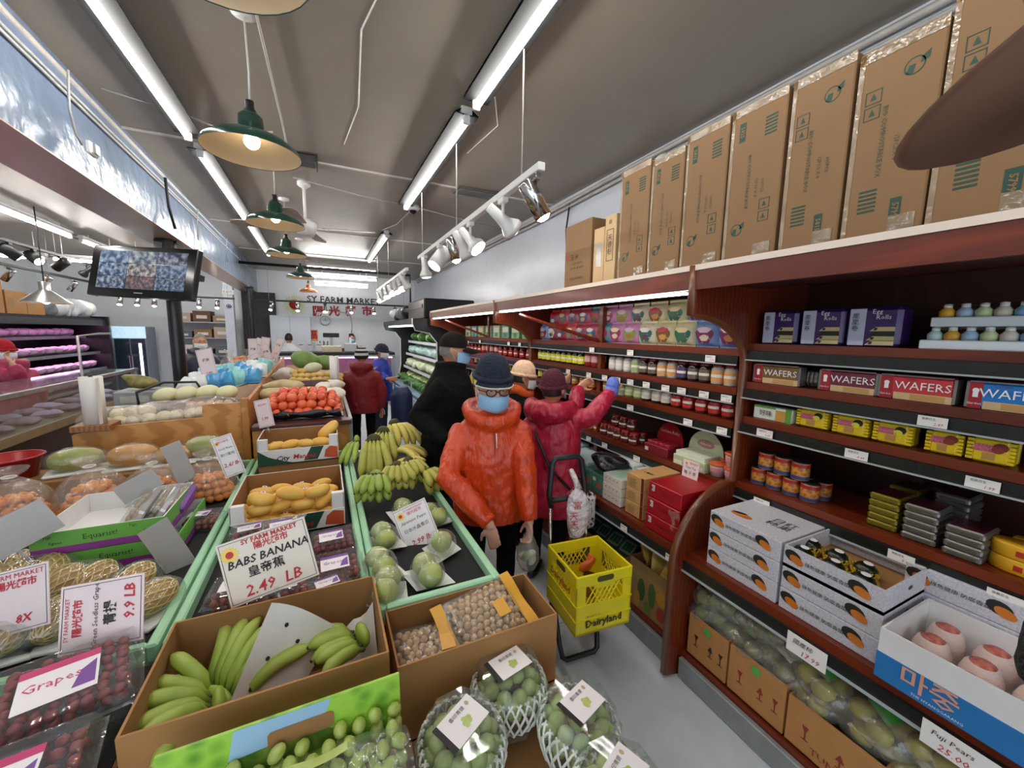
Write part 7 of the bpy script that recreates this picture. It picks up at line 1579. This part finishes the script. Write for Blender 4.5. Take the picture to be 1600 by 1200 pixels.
iw, ih = wd*.84, hd_*.76
for r_ in range(3):
    for c_ in range(3):
        q = MB(); q.box((-iw/2+iw*(c_+.5)/3, hd_*.03+ih/2-ih*(r_+.5)/3, .001), (iw/3-.006, ih/3-.005, .002), m_scr[r_*3+c_]); q.build('camera_picture', t)
q = MB(); q.box((0, -hd_*.42, .0015), (wd*.08, .008, .003), m_steel); q.build('logo_bar', t)
q = MB(); q.box((.05, .15, -.12), (.12, .5, .10), m_dark, b=.01); q.box((.16, .1, -.3), (.06, .06, .36), m_dark); q.build('mount', t)
# ================= glass serving case =================
m_glass = clear('case_glass', 'e6eef0', .5, .03, .06, .02, 4); m_pink = mat('pink_packed_meat', 'd9a8d0', .4, col2='f0cfe8', scale=14); m_meat = mat('packed_meat', '8a5a66', .4, col2='c0a0b0', scale=16)
t = thing('serving_case', 'long low glass serving case with packed meat at left', 'display case', (-2.45, 5.0, 0))
q = MB(); q.bx(-.30, .22, -2.2, 1.65, 0, .80, mat('case_black', '0f0f11', .3)); q.build('base', t)
q = MB(); q.bx(-.32, .27, -2.2, 1.65, .80, .87, mat('case_ledge', '8f7a5c', .4, var=.1)); q.build('ledge', t)
q = MB(); q.bx(.235, .245, -2.2, 1.65, .87, 1.17, m_glass); q.build('front_glass', t)
q = MB(); q.bx(-.3, .25, -2.2, 1.65, 1.17, 1.18, m_glass); q.build('top_glass', t)
for y in (-2.19, -.9, .4, 1.63):
    q = MB(); q.bx(.225, .255, y-.02, y+.02, .87, 1.18, m_steel); q.build('post', t)
q = MB(); q.bx(.22, .26, -2.2, 1.65, 1.155, 1.19, m_steel); q.build('top_rail', t)
for i in range(22): pillow('meat_pack', '%s pale wrapped pack from the near end in the glass case, %s row' % (ORD[i//2], ('front', 'rear')[i % 2]), (-2.35-.2*(i % 2), 3.1+.165*i, .90), (random.uniform(-.1, .1), random.uniform(-.1, .1), random.uniform(-.3, .3)), .2, .15, .07, m_meat if i % 3 else m_pink, 'packed meat', 'packs in the glass case', False)
# ================= pink lit multideck =================
m_pinkl = mat('pink_lamp', 'ffd0f5', .3, emit=9, emitcol=(1, .45, .85)); m_shelfb = mat('black_shelf', '121014', .4)
FX = -3.85
t = thing('multideck_fridge', 'black multideck fridge glowing pink with packed meat', 'fridge', (FX, 0, 0))
y0, y1 = 7.0, 10.4
q = MB(); q.bx(-.95, 0, y0, y1, 0, .45, m_shelfb); q.build('base', t)
q = MB(); q.bx(-.95, -.90, y0, y1, .45, 1.85, m_shelfb); q.build('back', t)
q = MB(); q.bx(-.95, .0, y0, y1, 1.78, 1.87, m_shelfb); q.build('canopy', t)
q = MB(); q.bx(-.95, .05, y1, y1+.06, 0, 1.9, m_shelfb); q.build('end_panel', t)
q = MB(); q.bx(-.95, .05, y0-.06, y0, 0, 1.9, m_shelfb); q.build('end_panel', t)
q = MB(); q.bx(.0, .012, y0, y1, 1.73, 1.83, mat('case_strip', '3a3a40', .3)); q.build('front_strip', t)
for i, (z, x1) in enumerate(((1.52, -.30), (1.22, -.12), (.92, -.05), (.62, .0))):
    q = MB(); q.bx(-.9, x1, y0, y1, z-.02, z, m_shelfb); s_ = q.build('shelf', t); q = MB(); q.bx(x1, x1+.008, y0, y1, z-.035, z+.015, mat('shelf_lip', '77757c', .3)); q.build('shelf_lip', s_)
    q = MB(); zl = (1.775, 1.495, 1.195, .895)[i]; xl = (-.12, -.36, -.18, -.1)[i]; q.bx(xl-.03, xl, y0+.1, y1-.1, zl-.012, zl, m_pinkl); q.build('pink_lamp', t)
    for k in range(15):
        w_ = pillow('meat_pack', '%s pink lit meat pack from the near end on the %s shelf of the multideck' % (ORD[k], ('top', 'second', 'third', 'lowest')[i]), (FX+x1-.2, y0+.15+.22*k, z+.06), (random.uniform(-.2, .2), R(-25), random.uniform(-.4, .4)), .24, .21, .12, m_pink, 'packed meat', 'pink lit meat packs', False)
# cartons and bags on top of it
for i, (y, w_, h) in enumerate(((7.3, .42, .40), (7.75, .40, .44), (8.2, .42, .32), (8.62, .4, .30))):
    carton('carton', ORD[i]+' brown carton from the near end on top of the multideck', 'carton', FX-.1, y, 1.872, w_, .5, h, m_card, [(.1, .4, .3, .7, hx('8a6a40'))], [], 'cartons on the multideck', 0).rotation_euler = (0, 0, R(90))
for i in range(6):
    lump('plastic_sack', ORD[i]+' crumpled clear and white sack from near end on the multideck', (FX-.2, 9.0+.24*i, 2.02), (.17, .14, .17), (mat('pale_sack', 'b8bcc0', .35, col2='d9dcdf', scale=9), mat('grey_sack', '77797c', .4, var=.2))[i in (0,)], None, (0, 0, i), .3, 'sack', 20, 14)
# steel rail in front of the fridge
q = MB(); q.tube([(FX+.2, 8.9, 0), (FX+.2, 8.9, 1.55), (FX+.2, 9.6, 1.58), (FX+.2, 10.0, 1.58)], .02, m_steel, 8); tag(q.build('steel_rail'), 'bent steel rail standing beside the pink fridge end', 'rail')
# ================= upright drinks fridge and rear shelving =================
t = thing('drinks_fridge', 'upright glass door fridge with lit strip beyond the meat fridge', 'fridge', (-3.62, 10.75, 0)); t.scale = (.72, .9, .86)
q = MB(); q.bx(-.35, .35, 0, .6, .0, 2.0, mat('fridge_grey', '8a98a4', .4)); q.build('cabinet', t)
q = MB(); q.bx(-.36, .36, -.04, .0, 1.72, 2.0, mat('fridge_header', 'a9c6d8', .3, emit=.6)); q.build('header', t)
for sd in (-1, 1):
    q = MB(); q.bx(sd*.175-.16, sd*.175+.16, -.03, -.02, .15, 1.7, mat('dark_glass', '27333d', .08)); d_ = q.build('door', t); q = MB(); q.bx(sd*.03-.008, sd*.03+.008, -.06, -.03, .7, 1.3, m_steel); q.build('handle', d_)
q = MB(); q.bx(.19, .25, -.036, -.03, .25, 1.6, mat('fridge_lamp', 'cfe8f0', .3, emit=4)); q.build('lamp_strip', t)
t = thing('storage_shelving', 'tall metal shelving with cartons at the back left', 'shelving', (-2.35, 10.9, 0))
for z in (.3, .7, 1.1, 1.5, 1.85): q = MB(); q.bx(-.65, .45, 0, .5, z-.02, z, m_steel); q.build('shelf', t)
for x in (-.65, .43):
    for y in (0, .47): q = MB(); q.bx(x, x+.03, y, y+.03, 0, 1.9, m_steel); q.build('post', t)
bc = ['8a6a44', 'b8a890', '6a4a34', 'a08868', 'c9c4b8', '7a3a30', '5a6a70']
for r_, z in enumerate((.3, .7, 1.1, 1.5, 1.85)):
    for k in range(3):
        carton('carton', '%s carton from left on the %s shelf of the rear metal shelving' % (ORD[k], ('lowest', 'second', 'middle', 'fourth', 'topmost')[r_]), 'carton', -2.8+.36*k, 10.95, z+.001, .32, .4, .14+.05*((k+r_) % 3), hexmat(bc[(k+2*r_) % 7], .6), [(.2, .8, .3, .6, hx('d9d4c8'))], [], 'cartons on the rear shelving').rotation_euler = (0, 0, 0)
# back doorway, white cold room door, door post
q = MB(); q.bx(-1.95, -1.78, 10.6, 10.75, 0, 3.1, m_wall); o = q.build('trim_2'); o['kind'] = 'structure'
t = thing('round_sign', 'black round sign on the pale post near the exit sign', 'sign', (-1.86, 10.59, 2.2)); q = MB(); q.lathe([(0, 0), (.045, 0), (.045, .01), (0, .01)], m_dark, 16, TM((0, 0, 0), (R(90), 0, 0))); q.build('disc', t); q = MB(); q.lathe([(.02, .011), (.03, .011)], m_steel, 16, TM((0, 0, 0), (R(90), 0, 0))); q.build('ring', t)
t = thing('exit_sign', 'small EXIT sign on the post at the back', 'sign', (-1.86, 10.585, 2.5)); q = MB(); q.box((0, 0, 0), (.22, .02, .1), m_white, b=.004); q.build('plate', t); text(t, 'EXIT', .08, m_ink, (0, -.012, 0), (R(90), 0, 0))
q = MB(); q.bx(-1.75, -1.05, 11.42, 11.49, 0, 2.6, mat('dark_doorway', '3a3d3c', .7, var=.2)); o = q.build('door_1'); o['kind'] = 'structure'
t = thing('cold_room_panel', 'white cold room panel wall left of the market sign', 'panel', (-.75, 11.2, 0)); q = MB(); q.bx(-.42, .45, 0, .25, 0, 2.05, mat('panel_white', 'c9d0d8', .35, var=.03)); q.build('panel', t); q = MB(); q.bx(-.005, .005, -.004, .0, 0, 2.05, m_steel); q.build('seam', t)
for i in range(5):
    q = MB(); x = -1.0+.2*i; q.bx(x, x+.14, 11.18, 11.195, 1.05, 1.38, hx(('d9d0a8', 'd8dade', 'd4d4d8', 'cfcfd6', 'd9d9dd')[i])); o = tag(q.build('wall_notice'), ORD[i]+' paper notice from left on the cold room panel', 'notice', 'paper notices'); q = MB(); q.bx(x+.02, x+.12, 11.176, 11.18, 1.33, 1.345, m_ink); q.build('heading', o)
# magnetic knife bar
t = thing('knife_rack', 'black knife rack with knives on the back wall', 'knife rack', (.02, 11.46, 1.28)); q = MB(); q.bx(-.2, .2, 0, .03, -.02, .02, m_dark); q.build('bar', t)
for k in range(4): q = MB(); q.prism([(-.015, -.14), (.015, -.1), (.015, .06), (-.015, .06)], .004, m_steel, TM((-.14+.09*k, -.005, .0), (R(90), R(12), 0))); b_ = q.build('blade', t); q = MB(); q.box((-.14+.09*k+.02, -.008, .1), (.022, .014, .1), m_dark, b=.004); q.build('grip', b_)
# small appliance between case and bin
t = thing('kitchen_scale', 'grey box scale with dried fish piled on top beside the column', 'scale', (-1.98, 5.1, 1.191)); q = MB(); q.box((0, 0, .07), (.3, .3, .14), mat('grey_panel'), b=.01); q.build('body', t); q = MB(); q.bx(-.1, .1, -.152, -.15, .04, .1, mat('label_grey', 'b0aea8', .5)); q.build('label', t)
t.location = (-1.56, 4.75, 1.0)
q = MB(); q.bx(-1.72, -1.40, 4.58, 4.92, 0, .998, m_cardi); tag(q.build('cardboard_box'), 'tall carton stand under the grey scale', 'box')
lump('dried_fish_bag', 'bag of yellow brown dried food on top of the grey scale', (-1.55, 4.75, 1.21), (.12, .1, .06), m_omix, None, (0, .3, 0), .25, 'bag')
# ================= back wall sign and counter =================
BY = BACKY-.012
m_signk = mat('sign_black', '17202c', .5); m_signr = mat('sign_red', 'b01c24', .5)
t = thing('market_sign', 'painted wall sign with black capitals, red characters and a sun', 'sign', (0, BY, 0))
def lx(px): return yb_(px)
P0 = at(476, 467, 1, BY); P1 = at(594, 474, 1, BY)
text(t, 'SY FARM MARKET', .225, m_signk, ((P0.x+P1.x)/2+.02, -.002, P0.z-.0), (R(90), 0, 0), bold=.004)
for i, ch in enumerate('陽光超市'): 
    p = at(497+25.5*i, 487, 1, BY); text(t, ch, .27, m_signr, (p.x, -.002, p.z), (R(90), 0, 0), bold=.01)
p = at(460, 476, 1, BY); q = MB()
for k in range(28): a = 2*pi*k/28; q.poly([(p.x+.17*cos(a-.06), 0, p.z+.17*sin(a-.06)), (p.x+.31*cos(a), 0, p.z+.31*sin(a)), (p.x+.17*cos(a+.06), 0, p.z+.17*sin(a+.06))], mat('sun_ray', 'cfd27a', .5))
q.lathe([(.115, 0), (.155, 0)], mat('sun_ray'), 24, TM((p.x, 0, p.z), (R(90), 0, 0))); q.build('sun_rays', t)
q = MB(); q.lathe([(0, .003), (.115, .003), (.115, 0)], m_signr, 24, TM((p.x, 0, p.z), (R(90), 0, 0))); q.build('sun_disc', t)
p = at(508, 501, 1, BY); t = thing('wall_clock', 'round pale wall clock below the red characters', 'clock', (p.x, BY, p.z)); q = MB(); q.lathe([(0, .02), (.10, .02), (.115, .03), (.12, 0)], mat('clock_face', 'c9d3dc', .4), 24, TM((0, 0, 0), (R(90), 0, 0))); q.build('dial', t)
q = MB(); q.lathe([(.10, .022), (.12, .03), (.125, 0)], m_steel, 24, TM((0, 0, 0), (R(90), 0, 0))); q.build('rim', t); q = MB(); q.bx(-.004, .004, -.026, -.022, 0, .08, m_ink); q.bx(0, .05, -.026, -.022, -.004, .004, m_ink); q.build('hand', t)
p = at(488, 524, 1, BY); t = thing('fortune_poster', 'yellow poster with a red fortune character on the back wall', 'poster', (p.x, BY, p.z)); q = MB(); q.box((0, 0, 0), (.26, .006, .28), hx('d9a84a', .5)); q.build('sheet', t); text(t, '福', .24, m_signr, (0, -.005, 0), (R(90), 0, 0), bold=.008)
for i, (px, py, w_, h) in enumerate(((462, 518, .34, .26), (468, 530, .2, .12), (487, 540, .22, .16))):
    p = at(px, py, 1, BY); q = MB(); q.box((0, 0, 0), (w_, .004, h), hx(('cfcfe0', 'c4cad4', 'd0d2da')[i])); o = tag(q.build('wall_notice', None, (p.x, BY, p.z)), ('large lilac notice left of the fortune poster', 'small grey notice below the lilac one', 'pale notice under the fortune poster')[i], 'notice', 'paper notices by the poster'); q = MB(); [q.box((0, -.003, h*.3-h*.2*k), (w_*.7, .001, .012), m_steel) for k in range(3)]; q.build('print_lines', o)
# counter
t = thing('service_counter', 'long glass meat counter with pink light across the back', 'counter', (0, 9.6, 0))
q = MB(); q.bx(-.9, 1.5, 0, .7, 0, .62, mat('panel_white')); q.build('base', t)
q = MB(); q.bx(-.9, 1.5, .0, .02, .62, 1.12, m_glass); q.build('front_glass', t)
q = MB(); q.bx(-.9, 1.5, -.03, .7, 1.12, 1.22, m_shelfb); q.build('top', t)
q = MB(); q.bx(-.9, 1.5, .6, .7, .62, 1.12, mat('pink_lining', 'c96a8a', .5)); q.build('lining', t)
q = MB(); q.bx(-.85, 1.45, .06, .1, 1.09, 1.115, m_pinkl); q.build('pink_lamp', t)
q = MB(); q.bx(-.9, 1.5, -.04, -.03, 1.13, 1.16, m_glint); q.build('front_strip', t)
for i in range(9): q = MB(); q.ell((0, 0, .05), (.12, .14, .05), m_meat, n=12, k=8); tag(q.build('meat_tray', None, (-.75+.26*i, 9.95, .622)), ORD[i]+' mound of meat from left in the back counter', 'meat', 'meat in the back counter')
t = thing('weighing_scale', 'cream weighing scale with raised display on the back counter', 'scale', (.15, 9.95, 1.221)); q = MB(); q.box((0, 0, .07), (.42, .3, .14), hx('c9c0a4', .4), b=.01); q.build('body', t); q = MB(); q.bx(-.03, .03, .08, .12, .14, .34, m_steel); q.build('post', t); q = MB(); q.box((0, .1, .38), (.34, .06, .1), m_dark, b=.008); q.build('display', t)
t = thing('receipt_printer', 'white label printer beside the cream scale', 'printer', (.55, 9.95, 1.221)); q = MB(); q.box((0, 0, .1), (.26, .25, .2), hx('c4c8cc', .4), b=.012); q.build('body', t); q = MB(); q.box((0, 0, .26), (.05, .02, .14), m_white); q.build('paper_strip', t)
p = at(549, 530, 1, BY); t = thing('wall_phone', 'black wall phone with cord by the counter', 'phone', (p.x, BY, p.z)); q = MB(); q.box((0, -.03, 0), (.12, .06, .3), m_dark, b=.015); q.build('base', t); q = MB(); q.tube([(0, -.02, .15), (.03, -.02, .35), (.0, -.02, .6), (-.12, -.02, .7), (-.3, -.02, .72)], .012, m_cable, 6); q.build('cord', t)
# ================= open vegetable chiller along the right wall =================
vy0, vy1 = 6.16, 9.45
t = thing('vegetable_chiller', 'black open chiller with stacked leafy vegetables past the shelving', 'chiller', (0, 0, 0))
prof = [(2.33, 0), (1.36, 0), (1.33, .35), (1.36, .55), (1.36, .62), (1.56, .66), (1.62, .95), (1.62, 1.55), (1.50, 1.70), (1.28, 1.74), (1.24, 1.84), (1.24, 1.92), (2.33, 1.95)]
for y in (vy0, vy1):
    q = MB(); Tm = MX(((1, 0, 0, 0), (0, 0, 1, y-.02), (0, 1, 0, 0), (0, 0, 0, 1))); q.prism(prof, .04, m_shelfb, Tm); e = q.build('end_panel', t)
    q = MB(); q.tube([(x-.004, y, z) for x, z in prof[1:-1]], .014, mat('white_edge', 'd9dcdc', .35), 6); q.build('edge_moulding', e)
q = MB(); q.bx(1.36, 2.33, vy0, vy1, 0, .34, mat('chiller_base', '9aa6b0', .45)); q.build('base', t)
q = MB(); q.bx(1.32, 1.36, vy0, vy1, .30, .58, mat('chiller_front', '7f95a8', .4)); q.build('front_bumper', t)
q = MB(); q.bx(2.25, 2.33, vy0, vy1, .34, 1.9, m_shelfb); q.build('back', t)
q = MB(); q.bx(1.24, 2.33, vy0, vy1, 1.83, 1.92, m_shelfb); q.build('canopy', t)
q = MB(); q.bx(1.34, 1.40, vy0+.1, vy1-.1, 1.805, 1.825, mat('chiller_lamp', 'ffffff', .3, emit=9, emitcol=(.9, 1, .97))); q.build('lamp', t)
m_vg = [mat('pale_lettuce', '9fb86a', .5, col2='c8d49a', scale=18), mat('dark_greens', '2f5a1e', .6, col2='4a7a2c', scale=20), mat('bagged_greens', '9fc0b4', .3, col2='cfe0d8', scale=12), mat('white_cabbage', 'c4d4a0', .5, col2='dfe6c4', scale=12)]
for i, (z, x1) in enumerate(((.60, 1.50), (.93, 1.68), (1.22, 1.74), (1.50, 1.80))):
    if i: q = MB(); q.bx(x1, 2.25, vy0+.02, vy1-.02, z-.02, z, m_steel); s_ = q.build('shelf', t); q = MB(); q.bx(x1-.01, x1, vy0+.02, vy1-.02, z-.04, z+.015, mat('white_edge')); q.build('shelf_lip', s_)
    else: q = MB(); q.bx(1.4, 2.25, vy0+.02, vy1-.02, .56, .6, mat('chiller_front')); q.build('tray', t)
    for k in range(13):
        for r_ in range(2):
            m = (m_vg[1] if i == 0 else m_vg[3] if i == 1 else m_vg[2] if i == 2 else (m_vg[1] if k % 3 else m_vg[0]))
            if i == 0 and r_ == 1: m = m_vg[0]
            lump('leafy_vegetable', '%s leafy vegetable from the near end, %s of the %s chiller shelf' % (ORD[k], ('front', 'back')[r_], ('bottom', 'second', 'third', 'top')[i]), (x1+.12+.17*r_, vy0+.16+.245*k, z+.09+.04*r_), (.10, .12, .085), m, 'leafy vegetables in the chiller', (0, 0, k+r_), .38, 'vegetable', 14, 10)
lump('red_pepper_bag', 'small red vegetable bag among the greens on the top shelf', (1.86, 6.9, 1.62), (.07, .07, .06), hx('c0303a', .4), None, (0, 0, 0), .2, 'vegetable')
q = MB(); q.bx(1.45, 2.3, 6.3, 7.6, 1.925, 2.25, m_shelfb, b=.02); o = tag(q.build('storage_crate'), 'black crate on top of the vegetable chiller', 'crate'); q = MB(); q.bx(1.44, 1.45, 6.4, 7.5, 2.1, 2.16, m_dark); q.build('grip', o)
for i in range(4): lump('plastic_sack', ORD[i]+' shiny sack from near end on top of the vegetable chiller', (1.55, 7.85+.42*i, 2.07), (.2, .22, .15), (mat('black_bag_liner'), mat('grey_sack'), mat('black_bag_liner'), mat('pale_sack'))[i], None, (0, 0, i), .2, 'sack', 16, 12)
# blue shopping trolley beside the red coat
pp = pt(610, 690, 5.0); t = thing('shopping_trolley', 'dark blue shopping trolley bag beside the person in red', 'trolley', (.98, 5.75, 0), R(-20))
q = MB(); loft(q, [(V((0, 0, z)), V((rx, 0, 0)), V((0, ry, 0))) for z, rx, ry in ((.2, .12, .10), (.35, .15, .12), (.8, .16, .13), (.92, .1, .09))], mat('blue_nylon', '1a2a55', .5, var=.15, bump=.6, bscale=12), 16); q.build('bag', t)
q = MB(); q.tube([(-.12, .13, .1), (-.12, .14, 1.0), (.12, .14, 1.0), (.12, .13, .1)], .011, m_steel, 8); q.tube([(-.12, .13, .12), (-.12, -.12, .18), (.12, -.12, .18), (.12, .13, .12)], .01, m_steel, 8); q.build('frame', t)
for sd in (-1, 1): q = MB(); q.lathe([(0, -.012), (.06, -.012), (.065, 0), (.06, .012), (0, .012)], m_dark, 18, TM((sd*.15, .13, .066), (0, R(90), 0))); w_ = q.build('wheel', t); q = MB(); q.lathe([(0, -.014), (.03, -.014), (.03, .014), (0, .014)], m_white, 12, TM((sd*.15, .13, .066), (0, R(90), 0))); q.build('hub', w_)
